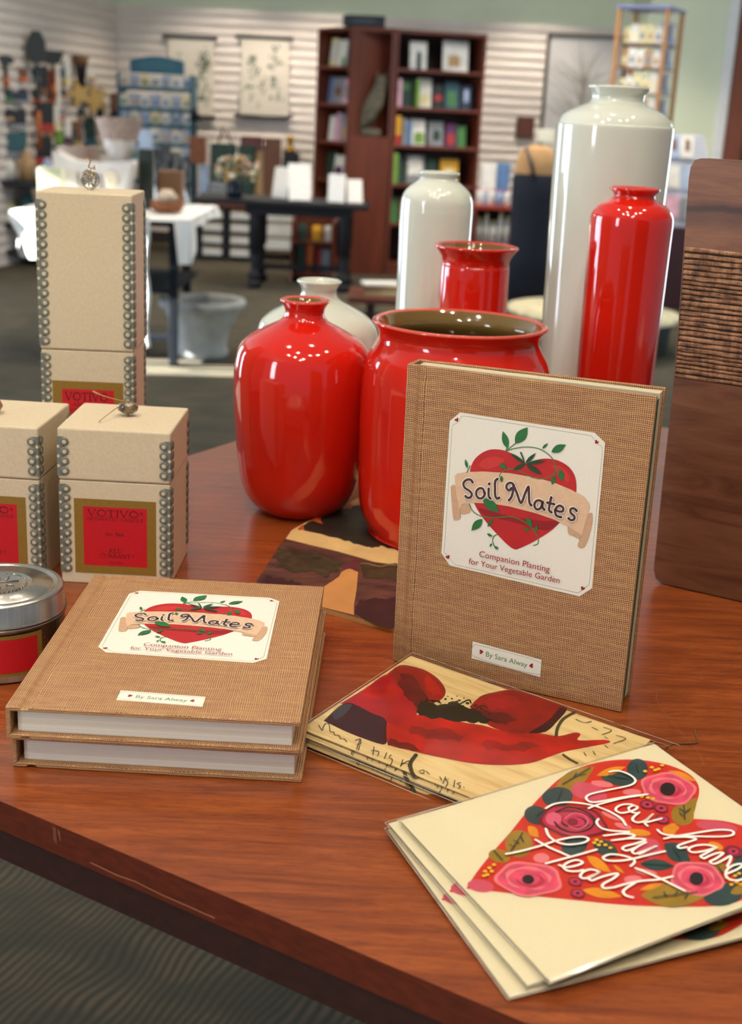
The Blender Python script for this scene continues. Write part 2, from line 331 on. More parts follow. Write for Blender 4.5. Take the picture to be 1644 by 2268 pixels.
ART['book']=[
('P','cream',0,[(29.35,168.82),(35.64,175.11),(121.26,174.74),(128.2,169.58),(129.35,77.86),(122.09,71.08),(35.42,74.86),(29.17,82.2)]),
('l','line',0.00025,[(31.14,164.65),(31.19,86.13)]),
('l','line',0.00025,[(39.57,173.39),(117.32,172.6)]),
('l','line',0.00025,[(127.15,163.77),(127.45,82.33)]),
('l','line',0.00025,[(39.28,76.19),(118.13,73.2)]),
('l','line',0.0002,[(31.11,165.2),(31.91,167),(33.48,167.8),(35.43,169.76),(36.96,172.77),(39.22,173.34)]),
('l','line',0.0002,[(117.32,172.6),(119.51,172.52),(121.34,170.64),(124.34,167.87),(126.38,167.12),(127.15,163.77)]),
('l','line',0.0002,[(31.19,86.13),(31.27,83.19),(34.42,80.83),(37.02,77.77),(39.28,76.19)]),
('l','line',0.0002,[(127.45,82.33),(126.95,79.35),(123.84,76.42),(121.28,73.59),(118.13,73.2)]),
('p','dred',0,[(33.78,170.63),(33.83,171.39),(34.52,171.65),(35.02,171.22),(35,170.41),(34.77,169.28),(33.62,169.4),(32.84,169.62),(32.57,170.22),(33.03,170.8)]),
('p','dred',0,[(123.33,169.64),(124.03,169.9),(124.45,169.41),(124.19,168.78),(123.46,168.46),(122.37,168.19),(122.17,169.26),(122.16,170.04),(122.64,170.53),(123.28,170.37)]),
('p','dred',0,[(33.68,80.73),(33.88,81.54),(34.61,81.72),(35.03,81.18),(34.86,80.31),(34.43,79.14),(33.3,79.43),(32.56,79.79),(32.4,80.48),(32.97,81.03)]),
('p','dred',0,[(123.75,77.11),(124.43,77.55),(124.95,77.12),(124.8,76.42),(124.1,75.92),(123.03,75.41),(122.63,76.47),(122.48,77.28),(122.88,77.89),(123.57,77.86)]),
('p','red',0,[(78.14,150.25),(73.95,152.9),(69.81,154.89),(64.05,155.74),(57.25,154.86),(51.74,151.74),(47.46,147.11),(45.3,141.69),(45.01,135.98),(46.34,127.11),(48.88,119.54),(53.46,112.89),(59.77,106.53),(67.23,100.38),(73.41,95.74),(78.22,93.74),(81.56,95.29),(88.1,99.62),(94.52,104.82),(100.84,110.54),(106.9,118.44),(111.26,125.97),(113.38,133.05),(113.64,139.77),(112.14,146.17),(108.95,150.6),(104.82,153.22),(99.11,154.81),(92.43,154.49),(86.96,152.81),(82.63,150.66),(80.47,149.53)]),
('p','redhi',0,[(50.03,143.6),(54.26,148.79),(60.99,151.01),(66.81,149.73),(63.68,145.86),(55.9,142.32)]),
('p','redhi',0,[(96.08,151.22),(102.78,151.23),(108.21,146.61),(108.07,142.15),(102.18,145.59)]),
('p','redlo',0,[(52.01,116.65),(73.05,114.66),(95.88,115.33),(105.85,117.68),(100.74,111.66),(94.13,109.32),(73.32,111.27),(57,112.37)]),
('p','bandlo',0,[(32.74,127.07),(35.73,128.15),(39.5,114.45),(40.67,107.72),(37.5,105.76),(35.57,107.97)]),
('p','bandlo',0,[(38.95,115.51),(46.07,117.91),(47.13,112.92),(41.89,110.49),(39.69,111.6)]),
('p','bandlo',0,[(110.36,115.1),(123.03,125.25),(125.21,123.4),(125.26,116.11),(122.34,103.69),(117.89,103.21),(118.17,108.6),(111.66,109.67)]),
('l','bandln',0.0002,[(36.66,126.59),(39.85,114.51),(40.67,107.72)]),
('l','bandln',0.0002,[(122.1,123.41),(119.88,111.74),(118,108),(114.42,110.18)]),
('P','band',0,[(34.96,134.29),(36.57,136.38),(42.28,138.24),(53.74,140.38),(70.85,142.01),(87.91,141.74),(99.26,140.66),(110.7,137.83),(118.77,134.88),(122.44,131.29),(122.93,128.59),(119.79,110.37),(116.49,112.03),(110.64,114.59),(101.35,117.44),(89.84,119.35),(72.55,120.84),(61.01,120.75),(47.16,119.01),(41.42,117.32),(39.56,113.54),(36.89,123.19)]),
('l','gline',0.00055,[(66.93,155.32),(72.97,157.96),(80.71,159.98),(88.59,159.93),(95.59,156.66),(99.16,151.73),(98.77,146.13),(93.52,142.13),(86.82,141.34),(81,143.15),(75.2,144.64),(69.52,144.36),(65.2,141.06),(64.33,137.54)]),
('l','gline',0.00055,[(46.07,117.91),(48.71,113.77),(54.74,111.39),(64,112.12),(73.07,114.43),(80.04,113.62),(87.19,110.34),(91.62,105.43),(92.84,100.5),(89.93,98.46)]),
('l','gline',0.00055,[(66.57,101.42),(64.32,100.43),(63.16,97.32),(64.23,94.03),(66.71,92.17)]),
('l','gline',0.00055,[(44.87,142.74),(43.69,139.72),(42.89,137.89)]),
('l','gline',0.00055,[(67.27,155.37),(68.36,158.88)]),
('l','gline',0.00055,[(68.32,156.43),(73.26,161.32)]),
('l','gline',0.00055,[(100.13,149.68),(102.45,148.74)]),
('l','gline',0.00055,[(99.87,146.32),(98.71,140.56)]),
('p','green',0,[(68.49,157.23),(68.93,159.24),(68.89,161.62),(68.19,163.7),(66.82,165.48),(65.46,166.67),(64.49,167.43),(64.32,166.16),(64.16,164.3),(64.39,162),(65.28,160),(66.84,158.3)]),
('p','green',0,[(73.06,161.07),(75.59,161.89),(78.05,163.49),(79.56,165.62),(80.11,168.26),(80.05,170.51),(79.92,172.05),(78.42,171.41),(76.31,170.37),(74.12,168.63),(72.88,166.36),(72.59,163.56)]),
('p','green',0,[(90.23,160.41),(91.06,160.71),(91.98,161.27),(92.68,162.01),(93.16,162.93),(93.42,163.71),(93.57,164.25),(93.06,164.02),(92.31,163.65),(91.46,163.03),(90.82,162.24),(90.39,161.27)]),
('p','green',0,[(96.15,159.17),(98.09,159.01),(100.27,159.41),(102.02,160.47),(103.35,162.18),(104.14,163.79),(104.62,164.92),(103.42,164.91),(101.67,164.8),(99.62,164.21),(97.98,162.97),(96.76,161.07)]),
('p','green',0,[(43.27,140.78),(43.46,141.82),(43.43,143.08),(43.1,144.2),(42.45,145.2),(41.82,145.89),(41.36,146.34),(41.29,145.67),(41.22,144.7),(41.34,143.48),(41.77,142.38),(42.5,141.42)]),
('p','green',0,[(68.36,144.62),(68.13,145.68),(67.56,146.69),(66.72,147.28),(65.59,147.44),(64.6,147.34),(63.91,147.24),(64.12,146.61),(64.46,145.73),(65.11,144.84),(66.04,144.37),(67.25,144.34)]),
('p','green',0,[(66.45,135.42),(66.88,136.21),(67.13,137.17),(67.02,138.04),(66.56,138.8),(66.04,139.33),(65.65,139.68),(65.43,139.17),(65.15,138.42),(65,137.49),(65.21,136.65),(65.78,135.91)]),
('p','green',0,[(98.5,139.19),(99.42,139.98),(100.18,141.08),(100.44,142.22),(100.2,143.4),(99.77,144.3),(99.44,144.91),(98.92,144.38),(98.21,143.57),(97.59,142.46),(97.48,141.31),(97.86,140.12)]),
('p','green',0,[(102.41,149.18),(101.87,147.76),(101.71,146.11),(102.13,144.72),(103.13,143.58),(104.17,142.86),(104.93,142.4),(105.17,143.29),(105.46,144.6),(105.45,146.18),(104.86,147.5),(103.7,148.56)]),
('p','green',0,[(54.8,123.09),(55.51,120.63),(57.05,118.21),(59.21,116.69),(61.98,116.08),(64.36,116.07),(66,116.15),(65.41,117.61),(64.43,119.68),(62.71,121.84),(60.39,123.1),(57.45,123.46)]),
('p','green',0,[(55.44,109.79),(53.42,109.22),(51.34,108.02),(49.92,106.34),(49.15,104.2),(48.91,102.35),(48.81,101.07),(50.04,101.55),(51.79,102.32),(53.68,103.67),(54.91,105.48),(55.48,107.75)]),
('p','green',0,[(59.26,105.52),(60.22,106.11),(61.19,107.04),(61.85,108.12),(62.2,109.35),(62.3,110.34),(62.34,111.02),(61.76,110.6),(60.95,109.95),(60.06,108.98),(59.49,107.86),(59.23,106.58)]),
('p','green',0,[(84.1,115.83),(84.04,114.54),(84.36,113.14),(85.1,112.09),(86.25,111.39),(87.31,111.04),(88.06,110.84),(88.02,111.64),(87.9,112.79),(87.46,114.08),(86.6,115.03),(85.34,115.63)]),
('p','green',0,[(90.86,107.58),(91.46,108.25),(91.93,109.14),(92.04,110.02),(91.8,110.89),(91.44,111.54),(91.16,111.97),(90.83,111.53),(90.38,110.86),(90.01,109.98),(90,109.1),(90.35,108.23)]),
('p','green',0,[(83.02,108.21),(83.63,107.76),(84.48,107.43),(85.35,107.41),(86.24,107.69),(86.91,108.05),(87.36,108.32),(86.95,108.56),(86.32,108.89),(85.47,109.13),(84.6,109.07),(83.7,108.7)]),
('p','green',0,[(59.26,100.89),(59.64,100.27),(60.25,99.71),(60.97,99.41),(61.82,99.38),(62.51,99.5),(62.98,99.6),(62.71,99.96),(62.29,100.47),(61.64,100.95),(60.88,101.17),(60.01,101.12)]),
('p','green',0,[(61.76,92.64),(62.26,92.9),(62.73,93.32),(63,93.82),(63.07,94.4),(63.02,94.87),(62.97,95.19),(62.68,95),(62.27,94.71),(61.86,94.27),(61.64,93.75),(61.63,93.15)]),
('p','green',0,[(67.53,92.09),(67.3,92.71),(66.85,93.29),(66.27,93.61),(65.54,93.67),(64.93,93.58),(64.5,93.5),(64.69,93.14),(64.98,92.62),(65.47,92.12),(66.09,91.87),(66.86,91.89)]),
('p','dgreen',0,[(80.47,149.53),(79.25,150.8),(77.44,152.21),(75.46,153.3),(73.28,154.08),(71.56,154.51),(70.39,154.77),(71.24,153.97),(72.54,152.83),(74.4,151.51),(76.44,150.51),(78.67,149.82)]),
('p','dgreen',0,[(80.47,149.53),(78.98,149.28),(77.22,148.62),(75.69,147.62),(74.38,146.27),(73.51,145.09),(72.95,144.26),(73.9,144.5),(75.29,144.89),(76.99,145.65),(78.46,146.76),(79.7,148.2)]),
('p','dgreen',0,[(81.05,149.29),(82.25,147.83),(84.09,146.31),(86.17,145.26),(88.5,144.68),(90.36,144.47),(91.63,144.38),(90.78,145.26),(89.48,146.53),(87.57,147.9),(85.42,148.82),(83.03,149.28)]),
('p','dgreen',0,[(81.02,149.62),(82.97,149.57),(85.49,149.85),(87.92,150.51),(90.26,151.54),(91.97,152.49),(93.1,153.16),(91.83,153.13),(89.93,153.02),(87.45,152.63),(85.04,151.87),(82.72,150.74)]),
('p','dgreen',0,[(80.45,149.75),(81.83,150.5),(83.4,151.73),(84.67,153.18),(85.64,154.86),(86.22,156.24),(86.58,157.18),(85.72,156.63),(84.47,155.79),(82.99,154.5),(81.8,152.98),(80.91,151.23)]),
('l','dgreen',0.0009,[(79.89,149.65),(78.83,152.81),(77.09,156.08)]),
('l','white',0.0027,[(47.59,132.44),(45.84,134.08),(42.88,133.12),(41.42,130.6),(42.64,128.19),(45.67,126.76),(47.43,125.01),(46.88,122.86),(44.84,122.05),(43.37,122.94)]),
('l','white',0.0027,[(55.89,127.04),(54.56,129.43),(52.46,129.52),(50.62,127.62),(50.47,124.97),(52.12,123.08),(54.42,123.48),(55.89,125.56),(55.89,127.04)]),
('l','white',0.0027,[(58.31,130.3),(58.67,125.59),(60.07,124.01)]),
('l','white',0.0027,[(58.42,133.49),(58.56,133.17)]),
('l','white',0.0027,[(63.65,137.43),(62.19,135.49),(62.42,131),(63.01,126.34),(64.4,124.76),(65.72,125.67)]),
('l','white',0.0027,[(73.06,133.05),(71.72,131.24),(69.89,132.51),(70.06,134.79),(71.89,136.23),(74.01,135.47),(74.23,131.33),(73.42,127.24),(71.99,124.95)]),
('l','white',0.0027,[(74.01,135.47),(76.96,130.11),(79.95,124.41),(82.02,130.98),(83.89,135.8),(84.49,131.41),(85.3,125.91),(86.7,124.12)]),
('l','white',0.0027,[(93.57,127.36),(91.92,128.19),(89.7,127.58),(88.55,125.12),(89.55,122.7),(91.62,122.5),(93.23,124.82),(93.64,127.93),(93.71,124.56),(95.22,122.8)]),
('l','white',0.0027,[(98.75,131.4),(98.11,125.9),(98.14,123.09),(99.82,121.92)]),
('l','white',0.0027,[(96.49,127.64),(101.14,127.33)]),
('l','white',0.0027,[(102.14,123.79),(104.77,123.36),(106.84,124.06),(106.76,126.07),(104.76,127.07),(102.85,125.83),(101.96,123.2),(103.11,120.47),(106.2,120.01)]),
('l','white',0.0027,[(115.43,125.58),(113.3,126.89),(111.5,125.79),(111.93,123.62),(114.2,122),(114.17,119.97),(112.23,119.17),(110.67,120.24)]),
('l','brown',0.0015,[(47.59,132.44),(45.84,134.08),(42.88,133.12),(41.42,130.6),(42.64,128.19),(45.67,126.76),(47.43,125.01),(46.88,122.86),(44.84,122.05),(43.37,122.94)]),
('l','brown',0.0015,[(55.89,127.04),(54.56,129.43),(52.46,129.52),(50.62,127.62),(50.47,124.97),(52.12,123.08),(54.42,123.48),(55.89,125.56),(55.89,127.04)]),
('l','brown',0.0015,[(58.31,130.3),(58.67,125.59),(60.07,124.01)]),
('l','brown',0.0015,[(58.42,133.49),(58.56,133.17)]),
('l','brown',0.0015,[(63.65,137.43),(62.19,135.49),(62.42,131),(63.01,126.34),(64.4,124.76),(65.72,125.67)]),
('l','brown',0.0015,[(73.06,133.05),(71.72,131.24),(69.89,132.51),(70.06,134.79),(71.89,136.23),(74.01,135.47),(74.23,131.33),(73.42,127.24),(71.99,124.95)]),
('l','brown',0.0015,[(74.01,135.47),(76.96,130.11),(79.95,124.41),(82.02,130.98),(83.89,135.8),(84.49,131.41),(85.3,125.91),(86.7,124.12)]),
('l','brown',0.0015,[(93.57,127.36),(91.92,128.19),(89.7,127.58),(88.55,125.12),(89.55,122.7),(91.62,122.5),(93.23,124.82),(93.64,127.93),(93.71,124.56),(95.22,122.8)]),
('l','brown',0.0015,[(98.75,131.4),(98.11,125.9),(98.14,123.09),(99.82,121.92)]),
('l','brown',0.0015,[(96.49,127.64),(101.14,127.33)]),
('l','brown',0.0015,[(102.14,123.79),(104.77,123.36),(106.84,124.06),(106.76,126.07),(104.76,127.07),(102.85,125.83),(101.96,123.2),(103.11,120.47),(106.2,120.01)]),
('l','brown',0.0015,[(115.43,125.58),(113.3,126.89),(111.5,125.79),(111.93,123.62),(114.2,122),(114.17,119.97),(112.23,119.17),(110.67,120.24)]),
('t','dred','Companion Planting',[(55.28,85),(101.9,83.39)]),
('t','dred','for Your Vegetable Garden',[(48.61,79.03),(108.95,77.56)]),
('P','cream',0,[(54.68,26.21),(101.6,23.84),(101.84,11.74),(54.7,14.31)]),
('l','line',0.00025,[(56.38,24.49),(100.11,22.07),(100.18,13.2),(56.4,15.91),(56.38,24.49)]),
('p','dred',0,[(60.57,20.12),(59.83,20.52),(60.01,21.35),(60.76,21.67),(61.57,21.29),(62.57,20.55),(61.71,19.41),(60.98,18.69),(60.2,18.69),(59.91,19.42)]),
('p','dred',0,[(95.84,18.34),(96.56,17.95),(96.4,17.12),(95.66,16.8),(94.86,17.18),(93.88,17.91),(94.7,19.04),(95.41,19.75),(96.17,19.76),(96.47,19.03)]),
('t','dgr2','By Sara Alway',[(64.33,17.86),(92.59,16.41)]),
]
ART['heart']=[
('p','hred',0,[(0.98,61.48),(11.26,53.46),(27.84,42.66),(44.32,32.83),(62.76,20.86),(80.5,10.76),(94.96,4.06),(110.07,0.94),(123.92,1.93),(135.57,6.02),(145.27,12.64),(152.61,22.02),(155.9,32.39),(154.31,41.22),(149.04,49.04),(140.07,56.91),(131.21,62.26),(128.05,64.31),(133.62,68.52),(142.44,74.66),(148.84,83.35),(152.57,91.62),(150.78,100.97),(144.06,109.43),(131.5,118.24),(119.96,123.31),(106.68,126.25),(97.48,124.97),(89.61,122.26),(73.83,114.01),(57.05,103.84),(41.31,92.09),(25.39,80.2),(9.55,67.78)]),
('p','olive',0,[(82.35,14.07),(86.16,16.4),(91.9,17.22),(98.39,15.61),(105.71,11.53),(111.7,7.16),(115.83,3.96),(113.06,2.83),(108.79,1.5),(102.61,1.43),(95.76,3.87),(88.31,8.75)]),
('p','teal',0,[(135.56,23.19),(132.99,24.67),(130.59,25.38),(128.57,25.26),(127.14,24.32),(126.42,22.64),(126.48,20.39),(127.33,17.78),(128.9,15.04),(131.03,12.44),(133.53,10.25),(136.15,8.69),(138.63,7.92),(140.71,8.03),(142.18,9),(142.9,10.74),(142.78,13.07),(141.86,15.75),(140.23,18.5),(138.06,21.06)]),
('p','teal',0,[(126.54,26.57),(124.65,27.82),(122.35,28.22),(119.87,27.73),(117.43,26.4),(115.28,24.36),(113.61,21.81),(112.58,18.97),(112.31,16.13),(112.83,13.56),(114.09,11.51),(115.98,10.2),(118.3,9.76),(120.84,10.24),(123.33,11.6),(125.52,13.69),(127.2,16.31),(128.19,19.19),(128.41,22.04),(127.84,24.58)]),
('p','teal',0,[(89.31,21.4),(87.4,23.64),(84.93,25.39),(82.16,26.48),(79.34,26.82),(76.75,26.37),(74.63,25.19),(73.18,23.38),(72.53,21.12),(72.76,18.61),(73.85,16.09),(75.71,13.82),(78.16,12.01),(80.97,10.85),(83.85,10.47),(86.51,10.91),(88.69,12.12),(90.16,13.99),(90.77,16.32),(90.47,18.87)]),
('p','teal',0,[(66.26,32.41),(64.38,33.99),(62.34,34.92),(60.34,35.12),(58.56,34.57),(57.17,33.33),(56.31,31.51),(56.06,29.28),(56.44,26.86),(57.43,24.47),(58.94,22.35),(60.82,20.72),(62.9,19.74),(64.95,19.51),(66.77,20.06),(68.19,21.34),(69.05,23.22),(69.27,25.5),(68.83,27.96),(67.8,30.34)]),
('p','yel',0,[(111.61,11.59),(113.61,13.23),(116.8,14.45),(120.53,14.64),(124.83,13.81),(128.36,12.67),(130.78,11.81),(129.33,10.9),(127.07,9.68),(123.68,8.75),(119.75,8.86),(115.3,10)]),
('p','yel',0,[(148.28,25.45),(147.83,28.84),(148.08,32.61),(149.2,35.64),(151.2,37.93),(153.13,39.29),(154.51,40.13),(154.65,38.07),(154.74,35.06),(154.27,31.49),(152.9,28.64),(150.62,26.52)]),
('p','pinkm',0,[(104.19,30.7),(101.8,31.95),(99.26,31.83),(96.82,31.85),(94.22,31.23),(92.39,28.83),(91.55,25.85),(90.63,23.02),(90.15,19.8),(91.37,16.98),(93.42,15.19),(95.32,13.34),(97.7,11.91),(100.36,12.63),(102.48,14.6),(104.59,16.38),(106.5,18.79),(106.85,22.06),(106.04,25.03),(105.39,27.89)]),
('p','pinkl',0,[(113.44,23.33),(112.62,23.83),(111.48,23.91),(110.13,23.56),(108.69,22.82),(107.31,21.75),(106.12,20.46),(105.24,19.07),(104.75,17.72),(104.7,16.54),(105.1,15.65),(105.91,15.13),(107.05,15.04),(108.42,15.39),(109.87,16.15),(111.26,17.23),(112.45,18.53),(113.33,19.93),(113.81,21.28),(113.85,22.45)]),
('p','pinkl',0,[(122.48,35.12),(121.71,35.72),(120.61,36.04),(119.27,36.05),(117.83,35.76),(116.44,35.19),(115.22,34.39),(114.3,33.45),(113.76,32.45),(113.65,31.49),(114,30.67),(114.76,30.06),(115.86,29.73),(117.2,29.71),(118.65,30),(120.05,30.58),(121.28,31.38),(122.21,32.33),(122.75,33.34),(122.84,34.3)]),
('p','pinkm',0,[(12.47,66.82),(11.39,67.74),(9.98,68.19),(8.36,68.12),(6.69,67.54),(5.13,66.5),(3.84,65.12),(2.93,63.5),(2.5,61.82),(2.59,60.24),(3.2,58.9),(4.27,57.95),(5.69,57.48),(7.33,57.54),(9.02,58.13),(10.6,59.18),(11.9,60.6),(12.81,62.23),(13.22,63.92),(13.1,65.5)]),
('p','olive',0,[(119.19,65.69),(122.78,66.36),(127.67,65.68),(132.69,63.34),(137.88,59.27),(141.89,55.32),(144.61,52.48),(142.08,52.37),(138.3,52.44),(133.22,53.68),(128.11,56.6),(123,61.15)]),
('p','olive',0,[(130.13,66.65),(127.83,68.14),(125.53,68.97),(123.44,69.08),(121.76,68.45),(120.65,67.14),(120.21,65.29),(120.49,63.05),(121.46,60.64),(123.05,58.3),(125.1,56.24),(127.42,54.69),(129.78,53.8),(131.93,53.67),(133.65,54.31),(134.78,55.66),(135.2,57.58),(134.87,59.87),(133.83,62.31),(132.2,64.64)]),
('p','pinkm',0,[(143.39,83.71),(141.98,84.38),(140,84.34),(137.63,83.59),(135.12,82.21),(132.69,80.32),(130.58,78.12),(128.99,75.8),(128.09,73.6),(127.96,71.73),(128.63,70.38),(130.03,69.67),(132.02,69.7),(134.41,70.45),(136.97,71.86),(139.43,73.77),(141.55,76.01),(143.12,78.34),(143.99,80.54),(144.08,82.39)]),
('p','yel',0,[(119.47,68.26),(118.72,69.51),(116.94,70.36),(115.43,71.06),(113.86,72.04),(112.07,72.39),(110.97,71.74),(110.07,71.16),(108.75,70.75),(108.38,69.73),(109.44,68.47),(110.38,67.41),(111.12,66.16),(112.69,65.16),(114.48,65.02),(115.98,64.95),(117.79,64.58),(119.14,65),(119.16,66.19),(119.12,67.22)]),
('p','olive',0,[(49.1,43.4),(47.51,46.47),(45.34,49.23),(42.82,51.44),(40.18,52.88),(37.68,53.42),(35.55,53.04),(33.99,51.75),(33.13,49.69),(33.08,47.03),(33.83,44.04),(35.34,40.98),(37.46,38.16),(39.99,35.86),(42.69,34.32),(45.28,33.7),(47.5,34.08),(49.11,35.42),(49.95,37.58),(49.94,40.34)]),
('p','olive',0,[(31.58,51.29),(30.37,52.37),(28.93,52.98),(27.38,53.07),(25.87,52.63),(24.56,51.7),(23.55,50.37),(22.96,48.77),(22.84,47.05),(23.21,45.38),(24.02,43.92),(25.22,42.81),(26.67,42.17),(28.25,42.07),(29.78,42.52),(31.11,43.47),(32.12,44.82),(32.71,46.45),(32.8,48.18),(32.41,49.85)]),
('p','yel',0,[(53.64,33.49),(51.97,35.79),(50.7,38.38),(50.43,40.46),(51.14,42.06),(52.16,43.01),(52.93,43.6),(53.85,42.19),(55.09,40.13),(56.09,37.69),(56.1,35.73),(55.1,34.24)]),
('p','teal',0,[(71.36,58.27),(69.98,60.25),(68.04,61.96),(65.75,63.24),(63.33,63.98),(61,64.11),(58.99,63.61),(57.48,62.54),(56.63,61),(56.51,59.13),(57.14,57.1),(58.47,55.12),(60.37,53.38),(62.67,52.05),(65.13,51.27),(67.52,51.12),(69.58,51.61),(71.11,52.71),(71.96,54.3),(72.05,56.22)]),
('p','teal',0,[(78.01,73.09),(76.46,73.78),(74.9,73.71),(73.48,72.9),(72.34,71.43),(71.58,69.42),(71.28,67.08),(71.48,64.62),(72.15,62.28),(73.24,60.3),(74.64,58.87),(76.22,58.14),(77.81,58.2),(79.26,59.03),(80.42,60.55),(81.18,62.61),(81.45,65),(81.22,67.47),(80.51,69.79),(79.41,71.72)]),
('p','pinkm',0,[(97.76,81.53),(95.54,82.8),(93.4,82.95),(91.38,83.02),(89.37,82.68),(88.21,81.05),(88.05,78.79),(87.97,76.59),(88.27,74.13),(89.75,71.79),(91.82,70.18),(93.84,68.7),(96.11,67.47),(98.23,67.69),(99.67,69.02),(100.98,70.37),(102.05,72.14),(101.8,74.63),(100.58,77.03),(99.35,79.29)]),
('p','teal',0,[(103.58,76.26),(100.61,80.81),(98.68,85.61),(98.8,89.13),(100.96,91.43),(103.59,92.55),(105.54,93.18),(107.12,90.49),(109.21,86.59),(110.64,82.13),(109.96,78.87),(107.17,76.86)]),
('p','teal',0,[(83.19,83.43),(83.62,86.64),(85.15,89.81),(87.68,91.82),(91.21,92.7),(94.38,92.8),(96.6,92.76),(96.15,90.85),(95.32,88.14),(93.51,85.27),(90.67,83.55),(86.8,83)]),
('p','yel',0,[(64.65,66.89),(63.34,70.38),(62.62,74.31),(62.96,77.54),(64.34,80.08),(65.89,81.65),(67.03,82.63),(67.7,80.52),(68.56,77.42),(69.01,73.7),(68.39,70.62),(66.69,68.21)]),
('p','yel',0,[(71.58,78.32),(71.03,79.85),(70.67,81.67),(70.7,83.27),(71.11,84.64),(71.61,85.57),(71.98,86.17),(72.28,85.21),(72.66,83.8),(72.92,82.05),(72.78,80.5),(72.26,79.17)]),
('p','yel',0,[(103.16,66.74),(102.31,67.27),(101.08,67.41),(99.61,67.15),(98.02,66.51),(96.48,65.56),(95.14,64.39),(94.11,63.1),(93.51,61.83),(93.39,60.71),(93.77,59.83),(94.62,59.28),(95.84,59.13),(97.32,59.39),(98.92,60.03),(100.48,60.99),(101.83,62.18),(102.86,63.47),(103.45,64.75),(103.55,65.87)]),
('p','yel',0,[(126.23,92.62),(125.42,93.01),(124.53,93.03),(123.64,92.68),(122.84,92.01),(122.21,91.06),(121.8,89.94),(121.66,88.75),(121.81,87.6),(122.22,86.61),(122.86,85.89),(123.67,85.49),(124.57,85.46),(125.47,85.81),(126.27,86.49),(126.91,87.45),(127.31,88.58),(127.44,89.78),(127.29,90.93),(126.87,91.9)]),
('p','pinkl',0,[(47.9,60.09),(47.06,60.98),(45.98,61.62),(44.76,61.93),(43.52,61.89),(42.39,61.5),(41.46,60.81),(40.84,59.88),(40.58,58.79),(40.7,57.66),(41.2,56.59),(42.03,55.69),(43.11,55.04),(44.34,54.72),(45.58,54.75),(46.73,55.14),(47.67,55.84),(48.29,56.79),(48.55,57.89),(48.41,59.03)]),
('p','pinkl',0,[(98.98,51.63),(98.21,51.91),(97.25,51.62),(96.19,50.79),(95.11,49.5),(94.14,47.87),(93.37,46.07),(92.86,44.25),(92.68,42.61),(92.84,41.31),(93.32,40.46),(94.09,40.17),(95.07,40.46),(96.15,41.31),(97.23,42.62),(98.21,44.27),(98.98,46.09),(99.47,47.9),(99.64,49.52),(99.47,50.81)]),
('p','pinkl',0,[(97.76,58.79),(97.12,59.1),(96.31,59.05),(95.38,58.62),(94.45,57.87),(93.59,56.87),(92.89,55.7),(92.42,54.5),(92.22,53.36),(92.32,52.41),(92.71,51.74),(93.35,51.42),(94.17,51.47),(95.1,51.9),(96.04,52.66),(96.9,53.68),(97.6,54.85),(98.07,56.06),(98.26,57.19),(98.15,58.13)]),
('p','pinkl',0,[(85.19,93.77),(84.49,94.13),(83.52,94.1),(82.36,93.71),(81.13,92.98),(79.95,91.99),(78.93,90.82),(78.17,89.6),(77.75,88.44),(77.71,87.46),(78.06,86.75),(78.76,86.38),(79.74,86.4),(80.91,86.8),(82.15,87.53),(83.34,88.54),(84.36,89.71),(85.11,90.94),(85.52,92.09),(85.55,93.07)]),
('p','pinkl',0,[(76.62,93.65),(75.85,94.28),(74.79,94.66),(73.54,94.74),(72.22,94.52),(70.96,94.03),(69.88,93.3),(69.08,92.41),(68.65,91.45),(68.63,90.51),(69.01,89.67),(69.77,89.03),(70.83,88.65),(72.08,88.56),(73.42,88.78),(74.69,89.28),(75.78,90.01),(76.57,90.91),(77,91.87),(77.01,92.82)]),
('p','olive',0,[(68.5,102.74),(69.77,108.64),(73.23,114.13),(78.58,117.23),(85.89,117.99),(92.42,117.38),(97.01,116.74),(95.91,113.28),(93.95,108.39),(89.93,103.44),(83.86,100.96),(75.83,100.97)]),
('p','yel',0,[(47.33,87.16),(47.99,90.48),(49.66,93.98),(52.16,96.55),(55.5,98.2),(58.42,98.99),(60.46,99.43),(59.89,97.43),(58.91,94.54),(57.02,91.28),(54.26,88.94),(50.64,87.54)]),
('p','yel',0,[(70.59,99.32),(72.03,100.41),(74.24,101.32),(76.79,101.66),(79.66,101.44),(81.98,100.98),(83.57,100.62),(82.54,100),(80.96,99.14),(78.63,98.39),(75.98,98.21),(73.02,98.61)]),
('p','teal',0,[(111.96,121.74),(110.02,123.6),(107.36,125.06),(104.22,125.97),(100.93,126.24),(97.78,125.87),(95.09,124.88),(93.09,123.38),(91.99,121.5),(91.88,119.42),(92.79,117.33),(94.65,115.44),(97.28,113.94),(100.42,112.98),(103.78,112.66),(107.01,113.02),(109.79,114.02),(111.82,115.57),(112.91,117.51),(112.96,119.63)]),
('p','olive',0,[(115.46,100.31),(113.2,101.87),(111.4,103.61),(110.85,104.98),(111.55,106.01),(112.68,106.6),(113.56,106.97),(114.82,106.01),(116.53,104.62),(118,102.99),(118.2,101.7),(117.15,100.76)]),
('p','teal',0,[(126.88,110.13),(124.49,112.41),(122.01,114.26),(119.66,115.52),(117.67,116.06),(116.22,115.84),(115.44,114.89),(115.41,113.29),(116.14,111.19),(117.56,108.78),(119.55,106.29),(121.91,103.97),(124.43,102.04),(126.85,100.71),(128.92,100.12),(130.43,100.33),(131.22,101.32),(131.22,103),(130.42,105.17),(128.92,107.63)]),
('p','olive',0,[(105.55,120.31),(106.56,121.73),(108.36,122.75),(110.67,122.87),(113.49,122.07),(115.88,121.01),(117.53,120.21),(116.76,119.43),(115.54,118.38),(113.57,117.61),(111.09,117.77),(108.12,118.85)]),
